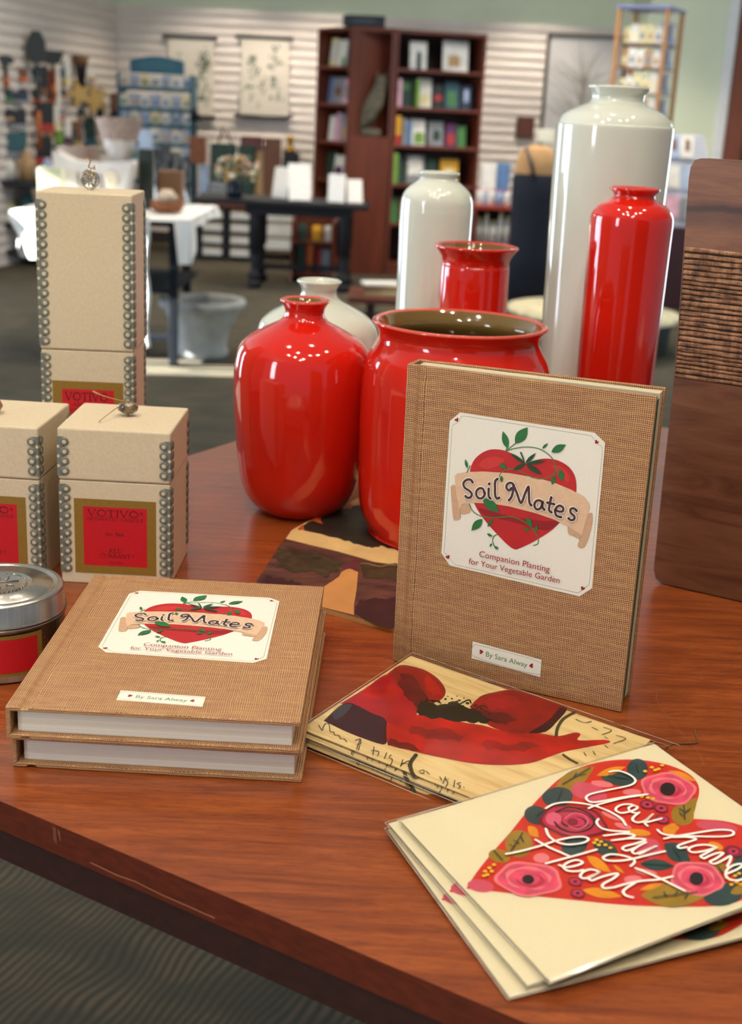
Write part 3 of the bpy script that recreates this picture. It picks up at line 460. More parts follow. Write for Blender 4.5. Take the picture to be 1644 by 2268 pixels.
('p','pinkl',0,[(146.82,48.91),(142.61,51.04),(138.61,53.4),(133.94,54.59),(129.82,52.74),(126.85,49.76),(123.66,47.01),(121.4,43.12),(122.23,38.43),(124.46,34.33),(126.43,30.07),(129.77,26.22),(134.62,25.09),(139.16,25.6),(143.75,25.78),(148.19,27.47),(150.21,31.7),(150.56,36.23),(151.23,40.61),(150.44,45.38)]),
('p','pink',0,[(145.81,47.97),(142.14,49.95),(138.54,51.91),(134.41,52.81),(130.69,51.24),(127.91,48.64),(125.12,46.07),(123.21,42.55),(123.79,38.41),(125.62,34.73),(127.45,31.02),(130.46,27.75),(134.7,26.69),(138.76,27.06),(142.82,27.39),(146.68,29.05),(148.61,32.71),(149.12,36.71),(149.64,40.64),(148.87,44.82)]),
('p','pinkl',0,[(143.99,45.37),(141.46,47.44),(138.31,47.94),(135.36,47.99),(132.28,47.89),(129.67,46.34),(128.4,43.61),(127.6,40.86),(126.92,37.91),(127.76,34.81),(130.12,32.54),(132.61,30.71),(135.34,28.9),(138.58,28.53),(141.36,29.95),(143.72,31.65),(146.08,33.58),(147.15,36.51),(146.41,39.65),(145.3,42.47)]),
('p','pink',0,[(142.76,45.16),(140.42,46.51),(138.02,47.72),(135.31,48.2),(132.82,47.2),(130.9,45.53),(129.09,43.74),(127.88,41.37),(128.16,38.67),(129.27,36.24),(130.53,33.86),(132.52,31.84),(135.25,31.13),(137.92,31.32),(140.57,31.66),(143.04,32.85),(144.4,35.19),(144.88,37.78),(145.19,40.37),(144.66,43.08)]),
('p','pinkd',0,[(140.79,44.74),(139.14,45.68),(137.46,46.53),(135.56,46.87),(133.81,46.19),(132.46,45),(131.2,43.75),(130.36,42.09),(130.55,40.2),(131.35,38.5),(132.24,36.84),(133.63,35.44),(135.54,34.94),(137.4,35.08),(139.24,35.33),(140.96,36.14),(141.93,37.77),(142.25,39.57),(142.46,41.38),(142.1,43.27)]),
('p','pink',0,[(140.11,42.71),(138.89,43.65),(137.45,44.17),(135.94,44.25),(134.5,43.86),(133.27,43.05),(132.37,41.89),(131.88,40.51),(131.86,39.02),(132.3,37.57),(133.18,36.31),(134.4,35.36),(135.84,34.81),(137.37,34.73),(138.83,35.12),(140.08,35.94),(140.99,37.11),(141.47,38.52),(141.47,40.02),(141,41.47)]),
('p','black',0,[(138.96,42.37),(137.44,43.67),(135.8,44.58),(134.19,45.01),(132.78,44.94),(131.69,44.36),(131.02,43.33),(130.85,41.94),(131.2,40.34),(132.02,38.67),(133.25,37.1),(134.77,35.77),(136.42,34.83),(138.05,34.37),(139.5,34.44),(140.61,35.03),(141.27,36.09),(141.43,37.5),(141.06,39.13),(140.21,40.8)]),
('p','pinkl',0,[(108.44,113.69),(104.75,115.78),(100.74,116.13),(96.96,116.57),(92.91,116.39),(89.98,113.9),(88.66,110.41),(87.27,107.12),(86.43,103.28),(88.19,99.53),(91.39,96.88),(94.38,94.23),(98.07,91.89),(102.27,92.1),(105.65,94.12),(108.93,95.92),(112.01,98.47),(112.66,102.45),(111.37,106.31),(110.28,109.96)]),
('p','pink',0,[(107.48,112.74),(104.27,114.61),(100.73,115.02),(97.35,115.33),(93.79,115),(91.13,112.81),(89.8,109.75),(88.58,106.76),(87.95,103.34),(89.42,100.02),(92.13,97.61),(94.82,95.32),(98.11,93.43),(101.82,93.6),(104.9,95.29),(107.81,96.98),(110.45,99.36),(111.12,102.85),(110.17,106.28),(109.18,109.53)]),
('p','pinkl',0,[(105.21,109.7),(103.31,111.6),(100.75,112.69),(98.09,112.23),(95.78,111.25),(93.43,110.22),(91.67,108.29),(91.4,105.68),(91.75,103.19),(92.14,100.61),(93.59,98.24),(96.13,97.02),(98.72,96.44),(101.4,95.86),(104.13,96.37),(105.96,98.32),(107.16,100.52),(108.37,102.79),(108.52,105.46),(107.06,107.82)]),
('p','pink',0,[(104.79,110.08),(102.73,111.31),(100.42,111.65),(98.17,111.79),(95.86,111.46),(94.07,110.02),(93.08,108.04),(92.29,106.02),(91.94,103.77),(92.85,101.6),(94.55,99.99),(96.33,98.55),(98.49,97.44),(100.9,97.56),(102.96,98.6),(104.87,99.77),(106.53,101.4),(107.05,103.66),(106.57,105.9),(105.93,108.03)]),
('p','pinkd',0,[(103.06,109.57),(101.65,110.48),(100.02,110.7),(98.45,110.76),(96.82,110.55),(95.54,109.57),(94.86,108.17),(94.35,106.74),(94.1,105.17),(94.7,103.64),(95.91,102.52),(97.18,101.56),(98.68,100.78),(100.37,100.81),(101.81,101.55),(103.11,102.41),(104.27,103.53),(104.69,105.09),(104.34,106.66),(103.85,108.13)]),
('p','pink',0,[(102.39,107.72),(101.31,108.47),(100.06,108.85),(98.75,108.85),(97.52,108.47),(96.48,107.73),(95.74,106.71),(95.36,105.52),(95.38,104.25),(95.8,103.04),(96.59,102),(97.67,101.25),(98.93,100.84),(100.25,100.83),(101.5,101.22),(102.55,101.97),(103.3,103.01),(103.67,104.22),(103.64,105.49),(103.2,106.7)]),
('p','black',0,[(101.24,107.23),(99.99,108.2),(98.65,108.85),(97.35,109.14),(96.22,109.03),(95.36,108.53),(94.86,107.69),(94.76,106.59),(95.07,105.34),(95.78,104.05),(96.8,102.86),(98.05,101.87),(99.4,101.2),(100.72,100.9),(101.87,101.01),(102.74,101.52),(103.25,102.37),(103.34,103.49),(103,104.75),(102.28,106.04)]),
('p','pinkl',0,[(42.36,77.64),(40.21,81.22),(35.97,82.69),(31.25,81.96),(26.86,81.28),(22.15,80.07),(18.64,76.69),(17.19,72.47),(15.82,68.49),(14.86,64.08),(16.81,60.33),(20.68,58.31),(24.34,56.39),(28.67,54.78),(33.59,55.96),(37.49,59.15),(41.13,62.12),(44.68,65.68),(45.54,70.18),(43.89,74.06)]),
('p','pink',0,[(41.19,76.85),(39.18,79.89),(35.45,81.18),(31.26,80.66),(27.3,79.98),(23.13,78.73),(19.96,75.73),(18.48,72.03),(17.25,68.45),(16.53,64.57),(18.2,61.27),(21.51,59.39),(24.8,57.76),(28.68,56.55),(33.06,57.6),(36.64,60.31),(39.91,63.01),(42.96,66.26),(43.8,70.21),(42.56,73.68)]),
('p','pinkl',0,[(39.01,74.63),(36.5,75.97),(34.05,77.17),(31.17,77.97),(27.97,77.11),(25.34,75.15),(22.88,73.22),(20.6,70.83),(19.95,67.91),(20.75,65.31),(21.62,62.85),(23.09,60.48),(25.95,59.48),(29.16,59.85),(32.25,60.29),(35.51,61.27),(37.92,63.67),(39.02,66.55),(39.98,69.3),(40.43,72.24)]),
('p','pink',0,[(37.53,74.37),(36.15,76.27),(33.72,77.11),(30.97,76.84),(28.31,76.34),(25.58,75.4),(23.44,73.42),(22.33,71.01),(21.51,68.63),(21.14,66.11),(22.2,63.98),(24.28,62.71),(26.47,61.7),(29.04,61.06),(31.91,61.76),(34.33,63.46),(36.5,65.27),(38.43,67.44),(39.06,70.01),(38.41,72.29)]),
('p','pinkd',0,[(35.65,74.24),(34.41,75.38),(32.61,75.73),(30.8,75.82),(28.87,75.7),(27.03,74.78),(25.74,73.27),(24.73,71.72),(23.88,70.03),(23.95,68.3),(24.94,66.98),(26.12,65.9),(27.55,64.95),(29.47,64.8),(31.4,65.52),(33.16,66.44),(34.89,67.57),(35.99,69.23),(36.15,70.99),(36.03,72.62)]),
('p','pink',0,[(34.38,72.24),(33.41,73.12),(32.11,73.63),(30.61,73.71),(29.06,73.37),(27.6,72.63),(26.39,71.56),(25.53,70.28),(25.1,68.89),(25.16,67.54),(25.7,66.35),(26.67,65.45),(27.97,64.93),(29.48,64.83),(31.05,65.17),(32.52,65.92),(33.75,67.01),(34.61,68.31),(35.02,69.71),(34.94,71.06)]),
('p','black',0,[(31.85,71.03),(31.1,71.83),(30.2,72.39),(29.23,72.66),(28.3,72.63),(27.5,72.29),(26.89,71.67),(26.54,70.84),(26.49,69.88),(26.73,68.87),(27.26,67.92),(28.01,67.12),(28.91,66.55),(29.88,66.26),(30.82,66.29),(31.64,66.64),(32.25,67.26),(32.59,68.1),(32.64,69.07),(32.38,70.09)]),
('p','maroon',0,[(88.17,52.43),(85.01,55.6),(80.16,55.81),(75.58,55.13),(70.83,54.63),(66.22,52.06),(63.56,47.48),(61.87,42.96),(59.89,38.24),(60,33.31),(63.16,30.06),(66.77,27.79),(70.45,25.2),(75.38,24.72),(80.15,27.53),(84.11,30.87),(88.36,34.19),(91.12,38.93),(90.65,43.85),(89.33,48.03)]),
('p','pinkd',0,[(86.87,51.27),(84.05,53.98),(79.82,54.29),(75.71,53.71),(71.47,53.06),(67.38,50.69),(64.86,46.67),(63.23,42.63),(61.59,38.4),(61.73,34.08),(64.36,31.14),(67.52,29.08),(70.87,27),(75.24,26.71),(79.51,29.08),(83.13,32.03),(86.83,35.12),(89.25,39.35),(89.07,43.71),(88.02,47.46)]),
('p','maroon',0,[(83.9,47.8),(81.52,49.27),(79.02,50.73),(75.81,50.84),(72.69,49.1),(70.01,46.98),(67.26,44.72),(65.43,41.61),(65.46,38.38),(66.12,35.52),(66.87,32.57),(68.98,30.43),(72.21,30.16),(75.38,30.55),(78.69,31.02),(81.87,32.91),(83.79,36.07),(85.01,39.21),(86.21,42.45),(85.98,45.67)]),
('p','pinkd',0,[(83.07,47.86),(81.21,49.58),(78.49,49.86),(75.75,49.5),(72.95,48.92),(70.25,47.29),(68.48,44.68),(67.32,41.99),(66.32,39.19),(66.44,36.4),(68.06,34.44),(70.1,33.09),(72.34,31.88),(75.2,31.8),(78.02,33.27),(80.46,35.19),(82.84,37.31),(84.42,40.09),(84.47,42.94),(83.88,45.43)]),
('p','black',0,[(81.03,47.23),(79.42,48.05),(77.64,48.37),(75.78,48.56),(73.76,48.01),(72.08,46.53),(70.8,44.83),(69.59,43.04),(69.02,41.02),(69.56,39.26),(70.54,37.86),(71.66,36.52),(73.36,35.81),(75.41,36.21),(77.33,37.07),(79.24,38.07),(80.85,39.68),(81.54,41.71),(81.71,43.63),(81.75,45.56)]),
('p','pinkd',0,[(79.73,44.88),(78.63,45.73),(77.23,46.13),(75.67,46.04),(74.08,45.46),(72.64,44.46),(71.47,43.13),(70.69,41.59),(70.37,40.01),(70.56,38.52),(71.23,37.27),(72.32,36.4),(73.72,35.98),(75.31,36.07),(76.91,36.65),(78.37,37.66),(79.55,39.02),(80.33,40.57),(80.62,42.17),(80.42,43.65)]),
('p','maroon',0,[(76.94,43.05),(75.3,44.19),(73.53,44.22),(72.3,43.12),(72.07,41.31),(72.94,39.47),(74.59,38.31),(76.38,38.27),(77.62,39.39),(77.83,41.21)]),
('p','pinkm',0,[(71.57,36.44),(70.37,37.81),(68.95,38.87),(67.45,39.5),(66.01,39.65),(64.77,39.32),(63.86,38.52),(63.34,37.35),(63.29,35.9),(63.7,34.32),(64.54,32.76),(65.73,31.38),(67.15,30.3),(68.67,29.64),(70.13,29.47),(71.39,29.81),(72.32,30.62),(72.83,31.82),(72.87,33.29),(72.43,34.89)]),
('l','black',0.0011,[(72.38,30.33),(80.81,29.87),(85.75,36.23),(86.1,44.06),(80.09,49.46),(71.88,49.78),(66.47,44.43),(66.89,37.22)]),
('l','pinkm',0.0012,[(72.93,37.16),(79.68,35.25),(83.43,39.41),(80.9,45.63),(74.23,47.45),(71,43.64)]),
('p','maroon',0,[(120.15,48.91),(119.15,49.68),(117.99,50.11),(116.8,50.16),(115.69,49.83),(114.76,49.16),(114.1,48.19),(113.78,47.04),(113.83,45.8),(114.25,44.6),(115,43.56),(116,42.78),(117.16,42.34),(118.37,42.28),(119.5,42.61),(120.43,43.3),(121.09,44.27),(121.4,45.44),(121.34,46.69),(120.91,47.88)]),
('p','pinkd',0,[(119.4,48.13),(117.88,48.97),(116.26,48.77),(115.14,47.61),(114.94,45.92),(115.76,44.35),(117.28,43.5),(118.91,43.7),(120.04,44.87),(120.22,46.57)]),
('p','black',0,[(118.57,46.76),(117.94,47.22),(117.16,47.3),(116.55,46.98),(116.33,46.38),(116.59,45.72),(117.22,45.26),(118,45.18),(118.61,45.5),(118.83,46.11)]),
('p','maroon',0,[(124.21,54.82),(123.21,55.58),(122.05,56),(120.86,56.04),(119.75,55.72),(118.83,55.04),(118.18,54.09),(117.87,52.95),(117.93,51.73),(118.35,50.55),(119.1,49.52),(120.1,48.75),(121.26,48.32),(122.47,48.26),(123.59,48.6),(124.52,49.28),(125.18,50.25),(125.48,51.4),(125.41,52.63),(124.97,53.81)]),
('p','pinkd',0,[(123.46,54.05),(121.95,54.87),(120.33,54.66),(119.22,53.51),(119.03,51.85),(119.85,50.3),(121.37,49.47),(123,49.67),(124.12,50.83),(124.3,52.5)]),
('p','black',0,[(122.65,52.69),(122.01,53.14),(121.24,53.22),(120.63,52.9),(120.41,52.31),(120.67,51.66),(121.31,51.21),(122.08,51.13),(122.69,51.45),(122.91,52.05)]),
('p','maroon',0,[(118.4,62.69),(117.42,63.42),(116.29,63.82),(115.13,63.86),(114.03,63.54),(113.12,62.87),(112.47,61.94),(112.16,60.82),(112.21,59.63),(112.62,58.48),(113.35,57.49),(114.33,56.74),(115.46,56.33),(116.64,56.28),(117.75,56.61),(118.67,57.28),(119.32,58.23),(119.62,59.36),(119.56,60.55),(119.14,61.7)]),
('p','pinkd',0,[(117.66,61.93),(116.18,62.72),(114.59,62.51),(113.49,61.38),(113.3,59.76),(114.09,58.26),(115.58,57.45),(117.18,57.65),(118.29,58.79),(118.47,60.43)]),
('p','black',0,[(116.85,60.6),(116.23,61.04),(115.47,61.11),(114.87,60.8),(114.66,60.21),(114.91,59.58),(115.53,59.15),(116.29,59.07),(116.89,59.39),(117.1,59.97)]),
('p','maroon',0,[(50.27,83.38),(49.46,84.02),(48.5,84.37),(47.47,84.39),(46.48,84.08),(45.61,83.48),(44.97,82.63),(44.6,81.62),(44.54,80.54),(44.8,79.51),(45.37,78.63),(46.17,77.97),(47.14,77.61),(48.18,77.58),(49.18,77.89),(50.05,78.51),(50.7,79.37),(51.07,80.39),(51.12,81.47),(50.84,82.5)]),
('p','pinkd',0,[(49.55,82.68),(48.31,83.38),(46.88,83.17),(45.82,82.14),(45.51,80.67),(46.09,79.33),(47.33,78.62),(48.77,78.83),(49.84,79.87),(50.14,81.34)]),
('p','black',0,[(48.72,81.48),(48.21,81.86),(47.55,81.92),(46.99,81.63),(46.75,81.1),(46.92,80.53),(47.43,80.15),(48.1,80.09),(48.65,80.38),(48.89,80.91)]),
('p','maroon',0,[(46.26,90.91),(45.47,91.54),(44.52,91.87),(43.51,91.89),(42.53,91.58),(41.68,90.98),(41.04,90.15),(40.67,89.17),(40.6,88.12),(40.86,87.12),(41.41,86.25),(42.19,85.62),(43.14,85.27),(44.16,85.25),(45.15,85.56),(46.01,86.17),(46.66,87.01),(47.02,88.01),(47.08,89.06),(46.81,90.06)]),
('p','pinkd',0,[(45.55,90.23),(44.33,90.9),(42.92,90.69),(41.87,89.68),(41.56,88.25),(42.12,86.94),(43.34,86.26),(44.75,86.47),(45.81,87.49),(46.11,88.93)]),
('p','black',0,[(44.73,89.05),(44.22,89.42),(43.57,89.47),(43.02,89.19),(42.78,88.67),(42.94,88.12),(43.45,87.75),(44.1,87.7),(44.65,87.99),(44.89,88.5)]),
('p','maroon',0,[(131.74,100.15),(130.49,100.99),(129.06,101.43),(127.6,101.45),(126.24,101.03),(125.11,100.22),(124.32,99.1),(123.95,97.77),(124.04,96.36),(124.57,95.01),(125.51,93.85),(126.76,93),(128.2,92.54),(129.68,92.51),(131.07,92.93),(132.21,93.76),(133,94.9),(133.36,96.24),(133.25,97.66),(132.69,99.01)]),
('p','pinkd',0,[(130.33,98.73),(128.88,99.42),(127.34,99.19),(126.3,98.13),(126.14,96.64),(126.93,95.29),(128.38,94.59),(129.93,94.82),(130.98,95.88),(131.13,97.38)]),
('p','black',0,[(129.57,97.5),(128.96,97.88),(128.22,97.93),(127.65,97.63),(127.45,97.09),(127.7,96.52),(128.31,96.14),(129.04,96.09),(129.62,96.39),(129.82,96.93)]),
('p','yel2',0,[(137.43,21.48),(136.75,21.98),(135.93,22.09),(135.29,21.75),(135.07,21.1),(135.36,20.39),(136.04,19.88),(136.87,19.78),(137.51,20.12),(137.72,20.77)]),
('p','yel2',0,[(142.93,20.17),(142.23,20.68),(141.41,20.79),(140.76,20.45),(140.55,19.8),(140.84,19.08),(141.54,18.57),(142.36,18.46),(143.01,18.8),(143.22,19.45)]),
('p','yel2',0,[(145.06,23.03),(144.37,23.53),(143.54,23.63),(142.9,23.3),(142.69,22.65),(142.98,21.93),(143.68,21.43),(144.51,21.32),(145.15,21.66),(145.36,22.31)]),
('p','yel2',0,[(142.8,23.07),(142.11,23.57),(141.29,23.67),(140.65,23.34),(140.43,22.69),(140.72,21.98),(141.42,21.47),(142.24,21.37),(142.88,21.71),(143.1,22.36)]),
('p','yel2',0,[(149.25,21.01),(148.55,21.52),(147.72,21.62),(147.07,21.28),(146.86,20.63),(147.16,19.91),(147.86,19.4),(148.7,19.29),(149.35,19.63),(149.56,20.29)]),
('p','yel2',0,[(120.55,39.87),(119.91,40.34),(119.13,40.43),(118.51,40.1),(118.29,39.49),(118.55,38.82),(119.19,38.35),(119.97,38.26),(120.6,38.58),(120.82,39.2)]),
('p','yel2',0,[(122.71,42.15),(122.07,42.61),(121.29,42.7),(120.67,42.37),(120.45,41.76),(120.71,41.1),(121.36,40.63),(122.14,40.54),(122.76,40.87),(122.98,41.48)]),
('p','yel2',0,[(124.27,44.1),(123.62,44.56),(122.84,44.65),(122.22,44.33),(122,43.72),(122.27,43.05),(122.91,42.59),(123.7,42.5),(124.32,42.83),(124.53,43.44)]),
('p','yel2',0,[(74.74,61.16),(74.18,61.58),(73.47,61.66),(72.88,61.35),(72.65,60.78),(72.85,60.17),(73.41,59.75),(74.12,59.68),(74.71,59.99),(74.94,60.55)]),
('p','yel2',0,[(77.11,59.75),(76.54,60.18),(75.83,60.25),(75.24,59.94),(75.01,59.37),(75.21,58.76),(75.78,58.33),(76.49,58.26),(77.08,58.57),(77.32,59.14)]),
('p','yel2',0,[(78.13,61.92),(77.56,62.34),(76.85,62.41),(76.26,62.1),(76.03,61.54),(76.23,60.93),(76.8,60.51),(77.51,60.43),(78.1,60.74),(78.33,61.31)]),
('p','yel2',0,[(78.37,65.09),(77.81,65.51),(77.1,65.58),(76.52,65.27),(76.28,64.71),(76.49,64.1),(77.05,63.69),(77.76,63.62),(78.35,63.92),(78.58,64.49)]),
('p','yel2',0,[(79.12,68.1),(78.55,68.51),(77.85,68.58),(77.27,68.27),(77.03,67.71),(77.24,67.11),(77.8,66.7),(78.51,66.63),(79.09,66.94),(79.32,67.5)]),
('p','yel2',0,[(75.54,63.61),(74.98,64.03),(74.27,64.1),(73.69,63.79),(73.45,63.23),(73.66,62.62),(74.22,62.2),(74.93,62.13),(75.51,62.44),(75.75,63)]),
('p','yel2',0,[(15.83,55.85),(15.34,56.26),(14.69,56.34),(14.13,56.04),(13.86,55.49),(14,54.89),(14.49,54.48),(15.14,54.41),(15.71,54.7),(15.97,55.26)]),
('p','yel2',0,[(19.02,54.66),(18.52,55.08),(17.87,55.15),(17.3,54.85),(17.04,54.3),(17.18,53.7),(17.67,53.29),(18.33,53.21),(18.9,53.51),(19.16,54.06)]),
('p','yel2',0,[(22.23,53.46),(21.73,53.88),(21.07,53.96),(20.5,53.66),(20.23,53.1),(20.38,52.5),(20.88,52.08),(21.54,52.01),(22.11,52.3),(22.37,52.86)]),
('p','yel2',0,[(15.41,58.46),(14.92,58.87),(14.27,58.94),(13.71,58.64),(13.45,58.1),(13.58,57.51),(14.07,57.1),(14.72,57.03),(15.28,57.32),(15.55,57.87)]),
('p','yel2',0,[(13.6,58.45),(13.11,58.86),(12.47,58.93),(11.9,58.64),(11.64,58.09),(11.78,57.5),(12.26,57.09),(12.91,57.02),(13.47,57.32),(13.73,57.86)]),
('p','yel2',0,[(18.58,57.29),(18.08,57.7),(17.43,57.77),(16.87,57.47),(16.6,56.92),(16.75,56.33),(17.24,55.92),(17.89,55.85),(18.46,56.14),(18.72,56.69)]),
('p','yel2',0,[(112.61,113.96),(112.04,114.31),(111.34,114.35),(110.78,114.06),(110.58,113.55),(110.81,113.01),(111.38,112.66),(112.08,112.62),(112.64,112.91),(112.84,113.42)]),
('p','yel2',0,[(116.89,112.47),(116.31,112.83),(115.61,112.87),(115.05,112.57),(114.85,112.06),(115.08,111.52),(115.66,111.17),(116.36,111.13),(116.93,111.42),(117.13,111.93)]),
('p','yel2',0,[(119.69,112.06),(119.1,112.41),(118.4,112.45),(117.83,112.16),(117.63,111.65),(117.87,111.11),(118.45,110.75),(119.16,110.71),(119.72,111),(119.92,111.52)]),
('p','yel2',0,[(110.8,116.69),(110.23,117.04),(109.54,117.08),(108.98,116.79),(108.78,116.28),(109,115.75),(109.57,115.4),(110.26,115.37),(110.82,115.66),(111.02,116.16)]),
('p','yel2',0,[(114.18,116.62),(113.6,116.97),(112.91,117.01),(112.35,116.72),(112.15,116.21),(112.38,115.68),(112.95,115.33),(113.65,115.29),(114.2,115.58),(114.41,116.09)]),
('p','yel2',0,[(114.83,118.8),(114.26,119.15),(113.57,119.18),(113.01,118.89),(112.81,118.39),(113.04,117.86),(113.61,117.52),(114.31,117.48),(114.86,117.77),(115.06,118.28)]),
('p','yel2',0,[(112.39,111.99),(111.82,112.34),(111.12,112.38),(110.56,112.09),(110.36,111.58),(110.59,111.04),(111.16,110.68),(111.86,110.64),(112.42,110.94),(112.62,111.45)]),
('l','leafln',0.0006,[(90.02,11.06),(112.42,4.65)]),
('l','leafln',0.0006,[(98.86,8.53),(102.94,5.82)]),
('l','leafln',0.0006,[(102.7,8.13),(106.44,8.87)]),
('l','leafln',0.0006,[(137.09,12.62),(132.6,20.17)]),
('l','leafln',0.0006,[(116.63,15.44),(124.18,22.54)]),
('l','leafln',0.0006,[(78,23.25),(86.49,15.08)]),
('l','leafln',0.0006,[(32.49,49.07),(47.59,37.69)]),
('l','leafln',0.0006,[(45.1,39.5),(44.01,44.06)]),
('l','leafln',0.0006,[(40.24,41.06),(41.11,44.58)]),
('l','leafln',0.0006,[(37.27,45.59),(36.37,43.1)]),
('l','leafln',0.0006,[(27.36,43.41),(26.85,52.01)]),
('l','leafln',0.0006,[(133.3,55.6),(125.43,65.74)]),
('l','leafln',0.0006,[(129.37,56.88),(129.34,60.62)]),
('l','leafln',0.0006,[(134.3,59.47),(129.02,61.33)]),
('l','leafln',0.0006,[(126.8,59.94),(126.98,63.74)]),
('l','leafln',0.0006,[(71.87,107.17),(92.21,113.33)]),
('l','leafln',0.0006,[(78.86,106.35),(77.69,109.32)]),
('l','leafln',0.0006,[(84.52,108.77),(81.54,110.8)]),
('l','leafln',0.0006,[(88.12,112.09),(84.17,114.49)]),
('l','leafln',0.0006,[(61.76,58.41),(67.77,55.48)]),
('l','leafln',0.0006,[(105.02,81.05),(102.52,89.65)]),
('l','leafln',0.0006,[(84.81,84.66),(94.76,91.79)]),
('l','leafln',0.0006,[(113.59,103.18),(112.41,108.25)]),
('l','leafln',0.0006,[(62.36,28.36),(67.03,26.42)]),
('l','white',0.0013,[(118.74,13.16),(123.2,14.15),(126.07,18.76),(126.6,23.72),(125.13,26.91),(121.24,28.53),(115.59,28.16),(104.41,26.42),(97.13,25.79),(93.52,27.06),(92.35,30.21),(94.31,32.73),(100.19,34.07),(112.39,36.33),(123.05,39.51)]),
('l','white',0.0013,[(123.05,39.51),(108.45,36.4),(93.88,35.36),(88.56,35.89)]),
('l','white',0.0013,[(69.47,25.88),(75.21,24.58),(81.66,26.1),(87.74,30.28),(92.81,35.78),(96.25,43.33),(97.5,50.6),(96.07,56.34)]),
('l','white',0.0013,[(110.91,46.13),(109.82,43.1),(106.26,41.23),(102.18,41.55),(99.65,43.65),(100.47,46.75),(104.66,47.74),(109,47.58),(111.19,46.28),(109.96,44.4),(106.52,45.06),(105.61,48.48),(107.92,50.9)]),
('l','white',0.0013,[(108.93,50.58),(103.65,52.63),(101.65,54.79),(102.85,57.31),(107.12,57.66),(114.48,54.7),(108.89,57.16),(105.66,59.02),(105.16,61.81)]),
('l','white',0.0013,[(105.92,59.16),(110.88,59.62),(115.52,60.04)]),
('l','white',0.0013,[(107.41,66.71),(107.28,70.1),(110.12,73.52),(117.14,77.78),(127.31,83.67),(134.48,86.85),(137.95,86.61),(139.08,84.33),(135.48,81.41),(129.63,79.27),(118.15,76.59),(110.51,74.87),(105.46,74.15)]),
('l','white',0.0013,[(110.18,75.26),(115.56,77.86),(118.82,80.7),(117.89,81.79),(112.45,81.53),(107.7,81.83),(106.92,83.64),(110.68,84.5)]),
('l','white',0.0013,[(123.25,91.3),(120.17,87.47),(114.97,85.63),(110.48,86.05),(110.02,88.78),(113.76,90.51),(120.57,91.33),(123.64,91.28),(115.68,92.61),(111.4,93.41),(111.74,95.43)]),
('l','white',0.0013,[(111.74,95.43),(118.95,94.87),(123.02,96.23),(116.85,98.1),(112.56,98.75),(113.56,100.98),(120.1,100.34),(124.5,99.62),(121.74,102.27),(117.22,105.22)]),
('l','white',0.0013,[(113.13,109.36),(117.99,109.3),(123.29,108.39),(124.6,106.96),(121.74,106),(116.76,106.56),(112.78,109.17),(111.36,112.56),(114.4,115.68),(121.12,115.6)]),
('l','white',0.0013,[(87.23,45.81),(84.52,47.95),(83.83,52.85),(87.22,57.18),(94.13,61.72),(88.83,60.89),(80.98,58.61)]),
('l','white',0.0013,[(88.83,60.89),(93.38,63.62),(94.01,65.66),(88.95,65.51),(82.06,63.48)]),
('l','white',0.0013,[(88.95,65.51),(94.72,68.53),(96.7,70.7),(91.28,71),(85.23,70.29),(82.38,71.34),(83.43,73.55),(88.59,73.49)]),
('l','white',0.0013,[(95.69,72.42),(90.24,73.25),(85.3,75.07),(85.52,77.38),(92.01,77.48),(98.61,77.07),(91.7,77.87),(86.76,78.57)]),
('l','white',0.0013,[(99.13,82.31),(90.57,81.1),(81.27,80.02),(74.25,77.96),(69.95,75.17),(70.13,72.57),(74.3,72.26),(78.57,75.15),(81.57,79.64),(80.9,82.51),(77.23,84.09)]),
('l','white',0.0013,[(48.09,68),(49.95,70.77),(55.35,72.01),(58.98,71.36),(57.8,68.6),(53.28,68.06),(49.11,69.81),(48.94,73.18),(52.7,75.67),(55.77,76.23)]),
('l','white',0.0013,[(61.66,80.57),(59.08,77.44),(54.42,77.62),(51.49,80.02),(53.3,81.99),(58.87,81.5),(62.18,80.63),(57.57,81.85),(54.19,82.67),(54.56,84.7)]),
('l','white',0.0013,[(54.56,84.7),(62.16,84.57),(68.56,85.84),(64.55,87.87),(59.01,88.76),(56.3,90.07),(56.56,92.01),(60.95,93.51)]),
('l','white',0.0013,[(78.36,86.47),(80.63,90.8),(83.21,97.32),(85.26,103.49),(87.47,110.17)]),
('l','white',0.0013,[(60.95,93.51),(66.9,93.89),(74.78,95.47),(81.83,98.14),(89.67,99.47)]),
('l','white',0.0013,[(70.66,95.35),(65.72,96.3),(62.33,97.82),(61.66,100.64),(63.48,103.16)]),
('l','white',0.0013,[(30.61,49.08),(39.07,50.54),(50.02,51.26),(57.76,51.25),(65.99,52.49),(71.55,54.79),(72.54,57.56),(68.64,58.78),(61.65,56.74),(57.97,52.79),(56.99,46.76),(59.25,40.65)]),
('l','white',0.0013,[(49.54,45.93),(51.83,54.22),(56.36,64.52)]),
('l','white',0.0013,[(43.16,64.03),(55.67,65.14),(70.97,66.23)]),
]
